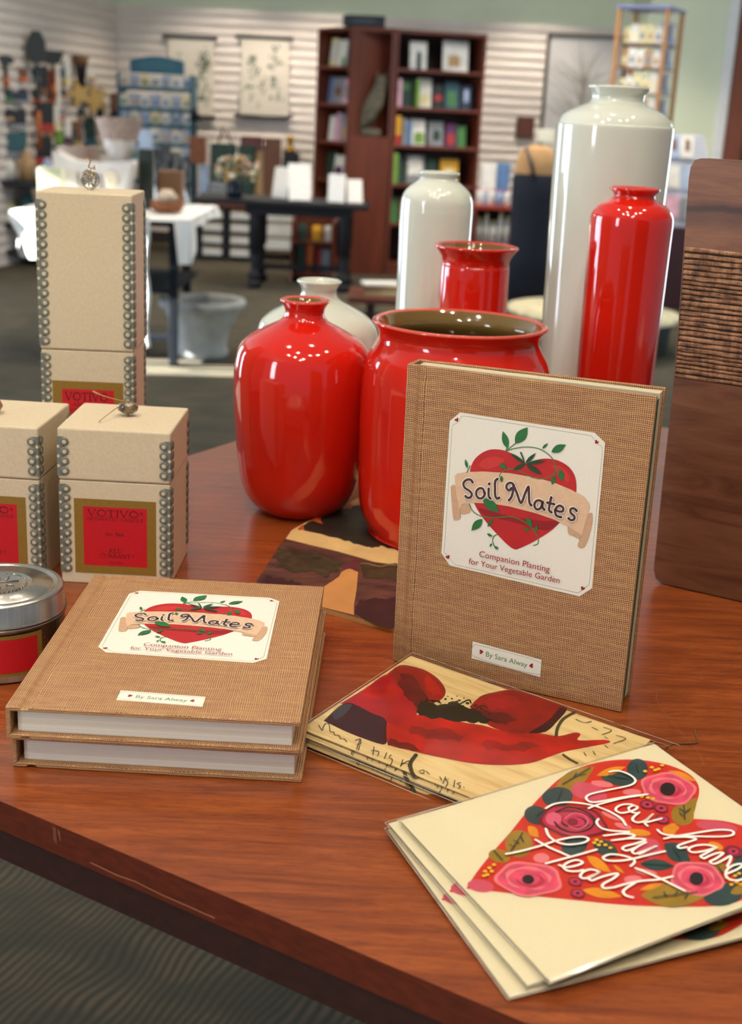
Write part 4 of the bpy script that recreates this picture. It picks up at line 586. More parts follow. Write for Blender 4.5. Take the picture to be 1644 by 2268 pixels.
ART['poppy']=[
('p','pred2',0,[(0.86,81.39),(1.93,53.77),(1.66,32.55),(11.37,34.31),(24.07,41.07),(34.24,49.43),(43.59,63.24),(45.59,75.45),(34.4,82.92),(19.31,79.72),(6.45,77.85)]),
('p','pred3',0,[(2.22,32.08),(1.66,16.35),(9.33,11.97),(19.45,11.64),(30.69,16.23),(40.96,25.14),(45.08,34.91),(44.1,44.2),(39.71,50.37),(40.69,58.55),(31.64,47.89),(16.82,37.55)]),
('p','pdark2',0,[(7.55,25.62),(15.94,22.61),(29.9,34.33),(41.04,44.53),(39.77,55.74),(26.4,44.79)]),
('p','pdark',0,[(4.98,103.65),(2.24,83.84),(5.34,76.24),(21.73,78.43),(30.96,78.86),(39.24,87.42),(44.43,96.42),(46.64,103.67),(33.38,105.44),(20.55,105.38)]),
('p','pslate',0,[(4.28,93.84),(2.46,82.95),(6.98,77.41),(10.31,90.63),(9.2,98.47)]),
('p','pred3',0,[(63.35,34.47),(61.95,19.07),(66.04,8.88),(73.57,-1.19),(86.8,-3.42),(99.66,-2.84),(110.26,-1.69),(111.7,12.5),(111.13,26.85),(106.43,38.48),(97.97,45.4),(88.32,47.23),(79.14,44.48)]),
('p','pdark',0,[(106.45,-0.01),(110.96,-1.18),(112.67,17.65),(112.62,31.4),(105.61,39.82),(107.41,25.43),(107.83,13.92)]),
('p','pred',0,[(35.64,83.6),(43.46,72.05),(44.47,60.76),(54.05,58.14),(67.43,54.09),(80.03,48.91),(90.01,47.54),(100.32,44.15),(110.91,35.49),(120.8,31.43),(126.42,21.47),(130.21,21.39),(131.84,28.39),(143.82,17.95),(147.22,19.14),(138.8,32.51),(130.53,45.65),(126.03,57.18),(120.61,69.32),(109.23,80.66),(96.32,88.98),(81.57,94.16),(71.49,97.37),(60.81,99.77),(50.03,102.19),(44.81,97.73)]),
('P','pdark2',0,[(12.99,36.86),(13.42,35.74),(12.07,30.99),(11.39,28.78),(14.2,28.02),(18.47,31.69),(19.27,31.22),(22.64,34.6),(26.27,39.25),(28.4,37.33),(31.21,41.67),(34.13,41.91),(36.74,45.51),(33.53,46.03),(34.16,48.99),(33.45,50.81),(30.91,51.59),(27.27,48.62),(24.92,47.98),(23.44,45.37),(19.64,41.75),(16.01,39.89),(13.2,36.07)]),
('P','pred',0,[(3.01,67.91),(3.72,64.97),(2.28,57.9),(1.67,53.67),(5.22,51.04),(8.18,49.77),(6.98,43.71),(8.94,42.14),(11.29,42.15),(13.71,40.14),(17.08,45.66),(20.5,46.25),(23.59,50.86),(20.36,52.01),(21.84,56.07),(22.34,59.27),(19.75,62.97),(15.81,62.26),(13.46,64.29),(12.15,64.03),(8.4,63.27),(4.9,64.56),(2.38,63.64)]),
('P','pred',0,[(22.68,16.97),(21.97,15.9),(25.82,17.54),(29.73,21.17),(31.91,21.1),(32.22,21.89),(35.9,24.15),(40.48,30.17),(41.75,32.06),(40.86,32.46),(40.25,34.17),(39.52,32.82),(39.41,37.75),(36.9,34.53),(34.07,34.72),(30.36,31.06),(30.57,29.95),(28.57,28.99),(25.42,24.04),(23.6,21.54)]),
('P','pred2',0,[(68.34,21.95),(66.45,16.27),(69.59,13.72),(72.74,13.55),(74.12,8.98),(74.68,6.16),(79.07,5.16),(84.31,8.78),(85.97,7.37),(85.5,8.83),(85.29,11.9),(85.1,11.22),(85.28,18.18),(82.86,19.29),(79.9,24.49),(76.19,25.11),(76.81,28.78),(74.53,29.69),(71.17,25.99),(69.19,25.16)]),
('P','pdark2',0,[(69.22,35.04),(69.01,31.91),(72.9,31.29),(76.78,32.57),(79.23,30.36),(80.98,28.1),(85.82,27.23),(91.31,30.02),(93.93,28.86),(92.88,30.71),(92.02,33.84),(91.21,33.99),(90.67,40.19),(88.09,39.59),(85.05,42.27),(81.41,41.29),(81.27,42.73),(78.14,42.93),(74.12,39.41),(71.21,38.2)]),
('P','pred3',0,[(49.09,81.03),(48.25,75.78),(53.14,73.58),(58.06,73.86),(60.93,69.65),(62.35,66.38),(68.07,64.83),(74.78,68.04),(77.44,66.18),(77.94,69.47),(78.43,71.2),(79.19,74.57),(74.22,73.3),(69.76,79.9),(66.54,79.34),(62.8,83.06),(56.13,81.39),(54.39,82.74),(52.4,84.29)]),
('P','pred3',0,[(89.54,66.14),(89.96,61.28),(95.72,59.55),(101.39,60.3),(105.29,56.55),(106.43,51.16),(111.62,47.5),(117.57,48.67),(119.88,44.67),(117.86,47.2),(116.06,51.41),(114.41,51.68),(112.93,59.95),(108.9,60.99),(104.17,66.33),(98.75,66.91),(97.93,70.55),(95.58,72.19),(92.19,69.03),(90.23,68.85)]),
('P','pdark2',0,[(46.53,97.96),(45.87,95.51),(49.22,95.12),(52.61,96.41),(54.53,94.67),(55.92,93.44),(60.32,93.31),(65.43,96.38),(67.67,96.08),(66.41,96.03),(65.37,97.11),(64.28,95.55),(63.62,99.38),(59.98,98.98),(55.97,101.54),(51.26,100.85),(50.03,102.19),(49.07,103.02),(47.16,100.57)]),
('P','pblack',0,[(41.42,59.73),(40.19,56.57),(39.05,54.57),(38.01,51.39),(38.63,51.26),(37.36,48.54),(38.63,46.71),(39.42,45.59),(39.96,45.43),(41.42,45.78),(43.08,45.08),(44.38,44.79),(46.64,45.74),(48.03,45.08),(47.71,43.8),(48.67,42.82),(50.11,40.69),(51.21,40.61),(50.72,38.02),(51.79,35.3),(53.02,34.62),(53.98,32.46),(55.01,34.17),(57.87,35.82),(59.94,35.48),(61.16,36.33),(63.47,36.39),(64.34,36.78),(65.95,34.86),(67.92,35.24),(68.8,35.78),(71.53,35.62),(73.82,37.66),(76.68,38.64),(78.59,39.45),(79.99,38.74),(81.31,38.53),(82.44,41.25),(80.94,41.81),(81.09,44.46),(80.71,45.95),(78.18,47.39),(76.2,46.42),(75.2,50.2),(71.95,51.08),(70.43,50.6),(68.76,52.33),(67.18,54.78),(65.3,55.84),(61.29,56.81),(58.84,56.87),(55.62,57.36),(54.89,59.54),(52.84,62.08),(51.06,61.8),(47.75,61.29),(46.53,61.52),(45.69,62.75),(43.67,61.29),(41.82,60.86)]),
('p','pblack',0,[(39.01,42.53),(39.17,43.05),(39.06,43.54),(38.73,43.82),(38.29,43.77),(37.93,43.43),(37.77,42.91),(37.88,42.41),(38.21,42.13),(38.65,42.18)]),
('p','pblack',0,[(43.54,42.46),(43.72,43.17),(43.5,43.89),(42.96,44.33),(42.32,44.34),(41.8,43.9),(41.62,43.19),(41.84,42.47),(42.38,42.02),(43.03,42.02)]),
('p','pblack',0,[(46.15,40.3),(46.39,40.97),(46.33,41.55),(46,41.83),(45.51,41.69),(45.06,41.2),(44.82,40.54),(44.88,39.95),(45.22,39.68),(45.7,39.81)]),
('p','pblack',0,[(47.85,35.21),(48.07,35.9),(47.96,36.53),(47.55,36.86),(47.01,36.77),(46.54,36.29),(46.32,35.61),(46.44,34.97),(46.84,34.64),(47.38,34.73)]),
('p','pblack',0,[(50.52,32.26),(50.67,32.79),(50.55,33.29),(50.21,33.57),(49.78,33.52),(49.42,33.17),(49.27,32.64),(49.38,32.14),(49.72,31.86),(50.16,31.91)]),
('p','pblack',0,[(55.39,31.19),(55.58,31.89),(55.41,32.57),(54.94,32.96),(54.35,32.92),(53.86,32.45),(53.67,31.74),(53.84,31.06),(54.32,30.67),(54.91,30.72)]),
('p','pblack',0,[(61.03,30.93),(61.28,31.8),(61.1,32.61),(60.56,33.06),(59.87,32.97),(59.29,32.37),(59.04,31.5),(59.22,30.69),(59.76,30.24),(60.45,30.33)]),
('p','pblack',0,[(66.36,30.18),(66.49,30.92),(66.21,31.68),(65.6,32.18),(64.91,32.23),(64.4,31.8),(64.26,31.06),(64.54,30.29),(65.15,29.79),(65.84,29.75)]),
('p','pblack',0,[(70.4,31.19),(70.6,31.87),(70.47,32.5),(70.07,32.83),(69.55,32.74),(69.1,32.26),(68.9,31.58),(69.03,30.95),(69.43,30.61),(69.96,30.71)]),
('p','pblack',0,[(77.92,34.29),(78.06,35),(77.82,35.71),(77.29,36.14),(76.67,36.14),(76.19,35.71),(76.04,35),(76.28,34.29),(76.81,33.85),(77.44,33.85)]),
('p','pblack',0,[(51.26,27.93),(51.36,28.28),(51.3,28.6),(51.1,28.77),(50.83,28.72),(50.6,28.47),(50.49,28.13),(50.55,27.8),(50.75,27.64),(51.02,27.68)]),
('p','pblack',0,[(46.86,31.57),(46.97,31.92),(46.91,32.24),(46.71,32.41),(46.44,32.36),(46.2,32.12),(46.09,31.77),(46.15,31.45),(46.35,31.28),(46.62,31.33)]),
('p','pblack',0,[(55.71,27.22),(55.9,27.72),(55.89,28.13),(55.69,28.3),(55.37,28.16),(55.05,27.76),(54.86,27.27),(54.87,26.86),(55.07,26.69),(55.39,26.83)]),
('p','pblack',0,[(37.24,47.67),(37.4,48.18),(37.3,48.67),(36.96,48.95),(36.53,48.91),(36.16,48.57),(36,48.05),(36.11,47.56),(36.44,47.29),(36.88,47.33)]),
('l','pblack',0.0012,[(47.64,42),(42.63,41.75),(39.12,45.39)]),
('l','pblack',0.001,[(57.05,36.04),(58.58,27.44),(61.8,30.3)]),
('l','pblack',0.001,[(67.45,34.7),(68.65,28.29),(72.19,28.98)]),
('l','ink',0.0005,[(5.78,109.78),(10.81,113.36),(8.91,109.58),(8.01,105.59),(9.97,105.34),(14.99,111.26),(16.97,110.64),(19.4,112.93),(21.53,111.85),(24.52,114.29),(25.94,113.13),(29.01,114.82)]),
('l','ink',0.0005,[(31.82,110.6),(33.06,107.32),(36.08,111.31),(35.06,113.74)]),
('l','ink',0.0005,[(33.06,107.32),(37.83,117.82)]),
('l','ink',0.0005,[(37.07,113.7),(39.23,118.26)]),
('l','ink',0.0005,[(44.02,109.62),(48.25,117.16)]),
('l','ink',0.0005,[(44.85,113.68),(48.75,112.09),(50.91,116.55)]),
('l','ink',0.0005,[(52.93,110.25),(55.23,116.13)]),
('l','ink',0.0005,[(56.26,110.66),(56.57,113.5),(59.37,114.31),(61.59,120.1),(59.76,120.07)]),
('l','ink',0.0005,[(63.86,110.66),(66.68,117.49)]),
('l','ink',0.0005,[(66.05,116.49),(67,109.65),(69.95,114.84)]),
('l','ink',0.0005,[(65.28,114.09),(69.89,111.88)]),
('l','ink',0.0005,[(77.07,115.07),(78.44,112.47),(80.26,115.45),(78.22,116.21)]),
('l','ink',0.0005,[(80.04,112.67),(83.08,114.06)]),
('l','ink',0.0005,[(88.94,112.86),(91.68,115.03)]),
('l','ink',0.0005,[(91.4,110.88),(93.7,117.72)]),
('l','ink',0.0005,[(94.04,111.67),(92.57,112.86),(95.28,115.02),(96.59,119.69)]),
('l','ink',0.0005,[(97.07,110.68),(99.99,116.96)]),
('l','ink',0.0005,[(100.66,110.69),(99.76,112.85),(102.35,113.63),(102.5,116.36)]),
('l','ink',0.0005,[(104.18,113.59),(104.79,113.67)]),
('l','ink',0.0005,[(120.45,7.07),(126.01,7.75),(128.91,3.62)]),
('l','ink',0.0005,[(132.09,9.68),(136.46,10.54)]),
('l','ink',0.0005,[(137.49,5.25),(142.92,5.93),(140.38,14.1)]),
('l','ink',0.0005,[(147.23,9.17),(153.31,9.21),(149.76,19.03)]),
('l','ink',0.0005,[(142.74,15.51),(145.09,15.92)]),
('l','ink',0.0005,[(140.43,39.2),(143.05,41.81)]),
('l','ink',0.0005,[(144.07,34.65),(146.68,37.29)]),
('l','ink',0.0005,[(146.69,24.47),(149.31,25.57)]),
('l','ink',0.0005,[(130.81,-1.45),(135.23,-1.56)]),
('l','ink',0.0005,[(140.15,-3.86),(144.53,-3.97)]),
('l','ink',0.0005,[(152.09,0.13),(157.98,0.39)]),
('l','ink',0.0022,[(67.02,101.93),(69.06,111.03),(73.82,117.7),(77.9,121.18)]),
('l','ink',0.0018,[(116.32,-0.19),(114.47,11.98),(116.54,24.12),(119.74,32.29)]),
('l','ink',0.0014,[(132.16,49.07),(137.4,51.09),(142.47,52.24)]),
]
ART['slab']=[
('P','base',0,[(-12.69,189.56),(-38.03,140.82),(-59.79,102.9),(-67.08,85.88),(-70.39,65.62),(-74.57,41.77),(-78.35,9.16),(-81.18,-15.93),(-84.45,-39.04),(-80.59,-60.17),(-55.11,-73.41),(-30.31,-86.29),(20.84,-116.61),(113.19,-164.05),(156.9,169.11),(29.47,269.95)]),
('P','scream',0,[(-70.22,63.49),(-67.08,85.88),(-59.79,102.9),(-38.03,140.82),(-12.69,189.56),(21.22,242.2),(156.03,161.52),(130.57,-32.92),(24.55,12.58),(4.11,17.35),(-9.35,27.2),(-26.48,38.76),(-47.37,50.05),(-68.77,62.64)]),
('P','sblack',0,[(-56.29,87.58),(-56.66,92.45),(-57.68,96.33),(-58.21,98),(-58.09,100.88),(-54.55,110.18),(-50.62,117.05),(-46.29,121.22),(-43.25,127.86),(-41.06,132.56),(-37.84,138.47),(-34.97,140.38),(-32.41,147.4),(-30.69,151.12),(-29.79,151.75),(-26.66,156.97),(-25.32,156.55),(-24.05,154.87),(-22.57,156.84),(-20.94,156.65),(-17.85,156.53),(-18.23,159.24),(-16.74,164.65),(-14.63,165.57),(-13.65,167.34),(-11.45,168.19),(-10.77,166.13),(-8.79,167.27),(-7.67,169.62),(-0.9,181.1),(5.66,192.1),(14.09,198.51),(21.14,211.47),(53.82,190.76),(85.68,173.09),(115.43,156.28),(146.51,142.97),(140.55,101.05),(135.04,67.78),(130.37,34.35),(124.54,0.42),(100.63,11.66),(76.74,25.08),(50.1,35.23),(24.76,45.42),(21.44,50.83),(19.35,52.01),(15.1,52.31),(12.51,56),(10.07,57.98),(9.08,57.2),(7.88,53.46),(7.05,54.13),(4.37,53.1),(3.3,51.72),(1.9,50.2),(0.24,53.1),(-2,52.22),(-5.54,55.41),(-8.28,57.57),(-10.15,58.87),(-12.85,58.41),(-15.14,62.57),(-17.08,65.85),(-20.65,64.7),(-24.87,69.93),(-27.76,72.16),(-31.84,73.27),(-34.9,74.37),(-40.57,79.95),(-46.49,82.61),(-52.38,85.44)]),
('P','sorange',0,[(-61.67,88.98),(-61.62,93.15),(-60.09,97.68),(-59.68,100.46),(-57.64,102.79),(-58.27,102.22),(-57.14,97.44),(-57.01,90.67),(-56.85,87.49),(-58.78,89.6),(-59.25,88.96),(-60.08,86.62)]),
('P','sorange',0,[(-53.22,112.07),(-52.32,113.4),(-51.38,118.43),(-50.78,121.18),(-48.69,121.03),(-46.86,122.07),(-45.74,128.12),(-44.27,129.82),(-43.01,130.3),(-42.62,130.67),(-43.62,125.59),(-43.38,123.76),(-44.26,119.38),(-44.3,118.45),(-42.9,113.45),(-41.72,108.87),(-40.06,107.9),(-42.64,108.2),(-44.17,109.58),(-45.22,110.93),(-46.67,110.79),(-48.8,114.62),(-50.81,113.58),(-52.87,114.34)]),
('P','sorange',0,[(-41.93,130.48),(-40.71,136.12),(-37.81,141.32),(-36.19,147.09),(-32.82,148.33),(-33.07,147.48),(-33.4,142.57),(-33.64,141.54),(-35.74,141.38),(-36.37,138.22),(-37.42,133.23),(-39.14,133.35),(-40.12,133.16),(-41.3,131.74)]),
('P','sorange',0,[(-31.11,151.84),(-30.34,155.46),(-27.99,159.46),(-26.87,161.52),(-24.06,163.06),(-24.89,162.35),(-26.34,161.72),(-26.07,156.42),(-27.37,153.71),(-28.56,154.94),(-30.57,154.92)]),
('P','sgreen',0,[(-75.66,23.34),(-74.23,31.09),(-74.87,34.17),(-75.13,39.93),(-72.23,38.01),(-69.55,37.33),(-66.07,43.52),(-64.2,40.64),(-60.24,39.82),(-56.36,40.43),(-53.27,38.2),(-49.95,40.6),(-46.39,33.74),(-42.2,31.36),(-34.69,23.37),(-26.82,19.39),(-20.2,13.8),(-22.21,7.66),(-23.02,3.45),(-23.07,-0.13),(-22.66,-7.53),(-24.34,-10.97),(-28.14,-10.87),(-30.08,-17.06),(-30.38,-21.54),(-32.47,-25.1),(-35.08,-21.65),(-36.69,-16.48),(-39.62,-15.52),(-41.53,-9.85),(-46.21,-11.95),(-48.22,-15.12),(-50,-13.31),(-53.71,-15.19),(-55.09,-16.95),(-59.75,-16.4),(-61.63,-12.19),(-63.32,-10.54),(-66.88,-7.73),(-68.59,-4.54),(-72.5,-5.32),(-71.94,3.21),(-72.85,13.59),(-74.01,18.93)]),
('P','sgreen',0,[(-6.64,10.93),(-4.78,15.02),(-0.23,13.93),(4.12,7.6),(7.48,10.1),(12.25,13.25),(16.52,14.25),(22.18,16.77),(24.53,9.69),(52.3,-2.28),(76.8,-18.31),(100.8,-29.64),(125.87,-47.29),(123.44,-57.52),(122.87,-61.93),(121.73,-69.68),(122.79,-75.66),(98.65,-61.67),(72.77,-49.66),(48.52,-32.5),(23.05,-23.05),(14.68,-18.18),(9.2,-18.43),(4.3,-19.01),(-1.76,-21.12),(-3.65,-15.77),(-4.35,-8.54),(-5.68,3.05)]),
('P','stan',0,[(-9.93,24.14),(-14.84,10.7),(-19.65,-1.46),(-22.15,-20.37),(-26.82,-30.05),(-32.47,-43.21),(-32.16,-84.94),(-8.56,-96.83),(-9.07,-78.65),(-7.87,-43.28),(-7.83,-7.27),(-8.72,15.48)]),
('p','spurp',0,[(-10.27,24.09),(-18.49,2.5),(-24.05,-20.64),(-30.95,-35.97),(-26.2,-29.97),(-21.23,-11.05),(-14.45,-1.65),(-7.83,-7.27),(-8.77,17.42)]),
('P','smaroon',0,[(-8.67,-92.93),(-7.16,-83.6),(-7.97,-80.86),(-6.18,-75.51),(-6.2,-73.39),(-5.57,-67.76),(-2.9,-67.38),(-2.05,-69.88),(-0.26,-67.66),(0.28,-66.45),(2.51,-63.82),(4.18,-61.9),(5.13,-61.95),(6.93,-59.35),(8.54,-63.21),(10.22,-61.63),(14.3,-64.04),(16.6,-61.29),(17.94,-59.72),(20.52,-58.57),(24.11,-56.01),(48.28,-66.44),(72.03,-79.46),(96.71,-94.71),(119.38,-107.03),(116.84,-123.6),(115.78,-138.5),(114.28,-153.72),(113.19,-164.05),(91.28,-150.51),(67.39,-139.35),(45.68,-125.52),(20.84,-116.61),(16.32,-117.35),(12.2,-114.68),(6.63,-110.85),(2.79,-106.89),(-1.11,-104.37),(-2.71,-99.24),(-4.99,-96.51)]),
('P','smaroon',0,[(-81.48,-32.38),(-80.03,-32.48),(-78.66,-27.41),(-77.74,-25.55),(-74.34,-27.77),(-70.31,-31.3),(-67.59,-27.93),(-64.21,-30.58),(-61.14,-34.88),(-57.16,-32.01),(-55.27,-36.55),(-51.5,-36.68),(-49.48,-40.32),(-51.67,-38.35),(-51.51,-41.98),(-51.15,-43.18),(-59.47,-47.16),(-67.11,-46.2),(-74.56,-48.76),(-80.38,-49.85),(-81.11,-43.04),(-82.4,-38.21),(-82.15,-31.89)]),
('l','spurp',0.0012,[(-68.73,44.73),(-53.3,36.77),(-32.7,27.73),(-18.89,13.99)]),
('l','scream',0.0006,[(-6.31,10.98),(-1.75,12.61),(4.87,8.76),(10.13,6.64),(16,12.3),(22.57,11.33)]),
]
ART['board']=[
('p','outline',0,[(-10.24,314.77),(-9.16,322.11),(-3.21,324.99),(26.82,324.89)]),
('p','left',0,[(-10.24,314.77),(-7.65,261.73),(-4.12,191.71),(-2.53,150.3),(-2.29,89.46),(-1.11,34.04),(-0.9,10.53),(1.62,1.91),(8.62,-0.66),(71.09,-0.01)]),
('p','marks',0,[(-7.44,260.11),(35.76,259.33),(-4.31,164.73),(48.52,165.64),(-9.32,294.07),(30.7,296.45)]),
]
ART['thread']=[
('l','x',1,[(202.1,691.04),(200.57,681.2),(199.52,674.21),(193.06,672.37),(187.3,671.53),(183,669.69),(179.35,665.49)]),
]
ART['scratch']=[
('l','s',0.0003,[(178.98,745.71),(186.88,742.42),(197.13,747.77),(207.34,752.47),(215.77,756.99),(222.24,763.5),(225.72,775.69),(223.01,785.93),(218.95,799.41)]),
('l','s',0.0003,[(179.8,750.03),(191.49,747.13),(202.17,742.76),(215.39,739.42)]),
('l','s',0.0003,[(178.72,744.28),(192.97,742.41),(210,737.03)]),
('l','s',0.0003,[(189.09,741.28),(187.12,731.47),(187.35,720.81),(188.44,711.79),(192.41,689.61),(196.08,675.6),(197.68,658.47),(197.25,646.22)]),
('l','s',0.0003,[(224.48,778.54),(230.26,773.54)]),
('l','s',0.0003,[(203.91,725.95),(205.47,722.8)]),
('l','s',0.0003,[(209.21,781.26),(214.3,784.14)]),
('l','s',0.0004,[(-9.68,598.71),(-5,596.08)]),
]

# ------------------------------------------------------------------ the room
BACK = 12.2
XC = at(258, 200, BACK).x                       # the corner of the two slatted walls
LDIR = Vector((-0.19, -1.0, 0)).normalized()    # the left slatted wall runs towards us
SLAT_TOP = at(700, 30, BACK).z
m_slat = mat('slatwall_cream', hexc(222, 212, 204), 0.45, vary=0.03, scale=6)
m_green = mat('wall_paint_sage', hexc(214, 222, 196), 0.6, vary=0.03, scale=3)
m_trimw = mat('trim_white', hexc(225, 228, 230), 0.4)
m_doorw = mat('door_brown', hexc(120, 66, 50), 0.4, vary=0.2, stretch=(1, 1, 0.1))

def slat_profile(z0, z1, pitch=0.0812):
    pts = []; z = z1
    while z > z0 + pitch:
        pts += [(-0.006, z), (0.006, z - pitch * 0.42), (0.0, z - pitch * 0.84), (-0.014, z - pitch * 0.86), (-0.014, z - pitch * 0.99)]
        z -= pitch
    pts += [(0.0, z), (0.0, z0)]
    return pts
def slat_wall(name, a, b, z0, z1):
    "slats between two floor points; they stand proud on the right-hand side of a->b"
    mb = MB(); d = (b - a).normalized(); n = Vector((d.y, -d.x, 0)); pr = slat_profile(z0, z1)
    vs = []
    for o, z in pr:
        for p in (a, b): vs.append(p + n * (o + 0.02) + Vector((0, 0, z)))
    fs = [(2 * i, 2 * i + 1, 2 * i + 3, 2 * i + 2) for i in range(len(pr) - 1)]
    mb.add(vs, [f[::-1] for f in fs], m_slat)
    mb.box(((a + b) / 2 - n * 0.03 + Vector((0, 0, (z0 + z1) / 2))), ((b - a).length, 0.06, z1 - z0), m_slat, rz=math.atan2(d.y, d.x))
    return struct(mb.build(name))
slat_r = at(1392, 150, BACK).x
slat_wall('wall_back', Vector((XC, BACK, 0)), Vector((slat_r, BACK, 0)), 0.0, SLAT_TOP)
LEND = Vector((XC, BACK, 0)) + LDIR * 3.6
slat_wall('wall_left', LEND, Vector((XC, BACK, 0)), 0.0, SLAT_TOP)
mb = MB(); mb.b2((XC - 0.3, BACK + 0.02, SLAT_TOP), (slat_r, BACK + 0.12, CEIL), m_green); struct(mb.build('wall_back'))
c = (Vector((XC, BACK, 0)) + LEND) / 2; n = Vector((LDIR.y, -LDIR.x, 0))
mb = MB(); mb.box(c + n * 0.05 + Vector((0, 0, (SLAT_TOP + CEIL) / 2)), (3.6, 0.1, CEIL - SLAT_TOP), m_green, rz=math.atan2(LDIR.y, LDIR.x)); struct(mb.build('wall_left'))
xr1 = at(1606, 150, 11.4).x
mb = MB(); mb.b2((slat_r, 11.38, 0), (xr1, BACK + 0.1, CEIL), m_green); struct(mb.build('wall_right'))
mb = MB(); mb.b2((xr1 - 0.03, 11.33, 0), (xr1 + 0.05, 11.37, CEIL), m_trimw); struct(mb.build('trim_1'))
mb = MB(); mb.b2((xr1 + 0.06, 11.30, 0), (xr1 + 0.20, 11.44, CEIL), m_doorw); struct(mb.build('door_1'))
mb = MB(); mb.b2((xr1 + 0.2, 11.36, 0), (xr1 + 1.8, 11.46, CEIL), mat('wall_plum', hexc(72, 56, 78), 0.6)); struct(mb.build('wall_right'))
mb = MB(); mb.b2((XC, BACK - 0.035, 0), (slat_r, BACK - 0.02, 0.10), mat('baseboard_dark', hexc(60, 50, 44), 0.5)); struct(mb.build('baseboard_back'))

# carpet: dark green ground with slanting tan ribs
g = N('carpet'); v = g.coords()
w = g.node('ShaderNodeTexWave', wave_type='BANDS', bands_direction='X'); w.inputs['Scale'].default_value = 21; w.inputs['Distortion'].default_value = 12; w.inputs['Detail'].default_value = 1; w.inputs['Detail Scale'].default_value = 0.3
mp = g.coords(rot=(0, 0, R(22))); g.link(mp, w.inputs['Vector'])
v2 = g.coords(scale=(1.0, 2.2, 1)); n1 = g.noise(v2, 5, 3); n2 = g.noise(v, 420, 2)
ribs = g.ramp(w.outputs['Fac'], [(0.10, (0.0, 0.0, 0.0)), (0.95, (1, 1, 1))])
area = g.ramp(n1, [(0.38, (0.3, 0.3, 0.3)), (0.60, (1, 1, 1))])
f = g.math('MULTIPLY', ribs, area)
colr = g.mix(f, hexc(66, 65, 53), hexc(114, 98, 76)); colr = g.mix(g.math('MULTIPLY', n2, 0.5), colr, hexc(74, 73, 68))
g.bump(n2, 0.004); m_carpet = g.done(colr, 0.95, spec=0.1)
mb = MB(); mb.b2((-6, -3, -0.05), (6, BACK + 0.2, 0), m_carpet); struct(mb.build('floor'))
mb = MB(); mb.b2((-5.12, -2.4, CEIL), (6, BACK + 0.2, CEIL + 0.08), mat('ceiling_paint', hexc(205, 208, 200), 0.8, vary=0.02)); struct(mb.build('ceiling'))
# the window wall beyond the left edge of the picture
m_plast = mat('wall_paint_side', hexc(190, 188, 172), 0.7, vary=0.03, scale=3)
XL = -5.0
def wall_with_holes(name, x, y0, y1, holes, m, th=0.12):
    mb = MB(); ys = sorted({y0, y1, *[h[0] for h in holes], *[h[1] for h in holes]})
    for a, b in zip(ys, ys[1:]):
        hs = [h for h in holes if h[0] <= a and h[1] >= b]
        if not hs: mb.b2((x - th, a, 0), (x, b, CEIL), m); continue
        h = hs[0]
        if h[2] > 0: mb.b2((x - th, a, 0), (x, b, h[2]), m)
        mb.b2((x - th, a, h[3]), (x, b, CEIL), m)
    return struct(mb.build(name))
holes = [(2.1, 4.5, 0.12, 2.35), (5.60, 6.00, 2.06, 2.82), (6.75, 8.45, 0.12, 2.35)]  # the small high slot is an unseen opening shaped to pass the sun streak
wall_with_holes('wall_window_side', XL, -1.2, 10.2, holes, m_plast)
m_frame = mat('window_frame_dark', hexc(70, 60, 52), 0.4)
mb = MB(); mb.b2((-7.3, 1.6, 2.40), (XL - 0.12, 4.9, 2.46), m_frame); struct(mb.build('added_overhang_1'))  # unseen overhang added outside to keep sun from the first window
mb = MB(); mb.b2((-7.3, 6.5, 2.40), (XL - 0.12, 8.9, 2.46), m_frame); struct(mb.build('added_overhang_2'))  # the same added sun block over the other window
k = 1
for (a, b, c0, d0) in (holes[0], holes[2]):
    mb = MB()
    for yy in (a + 0.03, a + (b - a) / 3, a + 2 * (b - a) / 3, b - 0.03): mb.b2((XL - 0.09, yy - 0.03, c0), (XL - 0.03, yy + 0.03, d0), m_frame)
    for zz in (c0 + 0.03, (c0 + d0) / 2, d0 - 0.03): mb.b2((XL - 0.09, a, zz - 0.03), (XL - 0.03, b, zz + 0.03), m_frame)
    struct(mb.build('window_%d' % k)); k += 1
mb = MB()
mb.b2((3.42, 3.2, 0), (3.5, 5.5, CEIL), m_plast); mb.b2((3.42, 6.9, 0), (3.5, 11.3, CEIL), m_plast); mb.b2((3.42, 5.5, 2.3), (3.5, 6.9, CEIL), m_plast)
struct(mb.build('wall_door_side'))

# ceiling spotlights on short stems
m_can = mat('lamp_can_black', (0.02, 0.02, 0.022), 0.4)
m_bulb = mat('lamp_lens', (1, 0.9, 0.75), 0.3, emit=(1.0, 0.82, 0.6), strength=8)
can = None
def spotlight(x, y, power, label, group, size=R(120), z=CEIL):
    global can
    if can is None:
        t = thing('ceiling_spotlight', label, 'spotlight', (x, y, z), group=group); can = t
        mb = MB(); mb.lathe([(0.001, 0), (0.05, 0), (0.05, -0.02), (0.001, -0.02)], m_can, n=20); mb.build('canopy', t)
        mb = MB(); mb.tube([(0, 0, -0.02), (0, 0, -0.09)], 0.008, m_can); mb.build('stem', t)
        mb = MB(); mb.lathe([(0.001, -0.09), (0.034, -0.095), (0.046, -0.13), (0.05, -0.20), (0.044, -0.20), (0.03, -0.15), (0.001, -0.15)], m_can, n=24); mb.build('shade', t)
    else:
        t = copy_tree(can); t.location = (x, y, z); t['label'] = label; t['group'] = group
    l = lamp('spot_beam', 'SPOT', (x, y, z - 0.212), power, WARM, spot_size=size, spot_blend=0.5, shadow_soft_size=0.035)
    l.rotation_euler = (0, 0, 0)
    return t
for i, (x, y, p) in enumerate(SPOTS):
    spotlight(x, y, p * 2.2, 'black ceiling spotlight shining down on the wooden display table', 'spotlights above the display table')
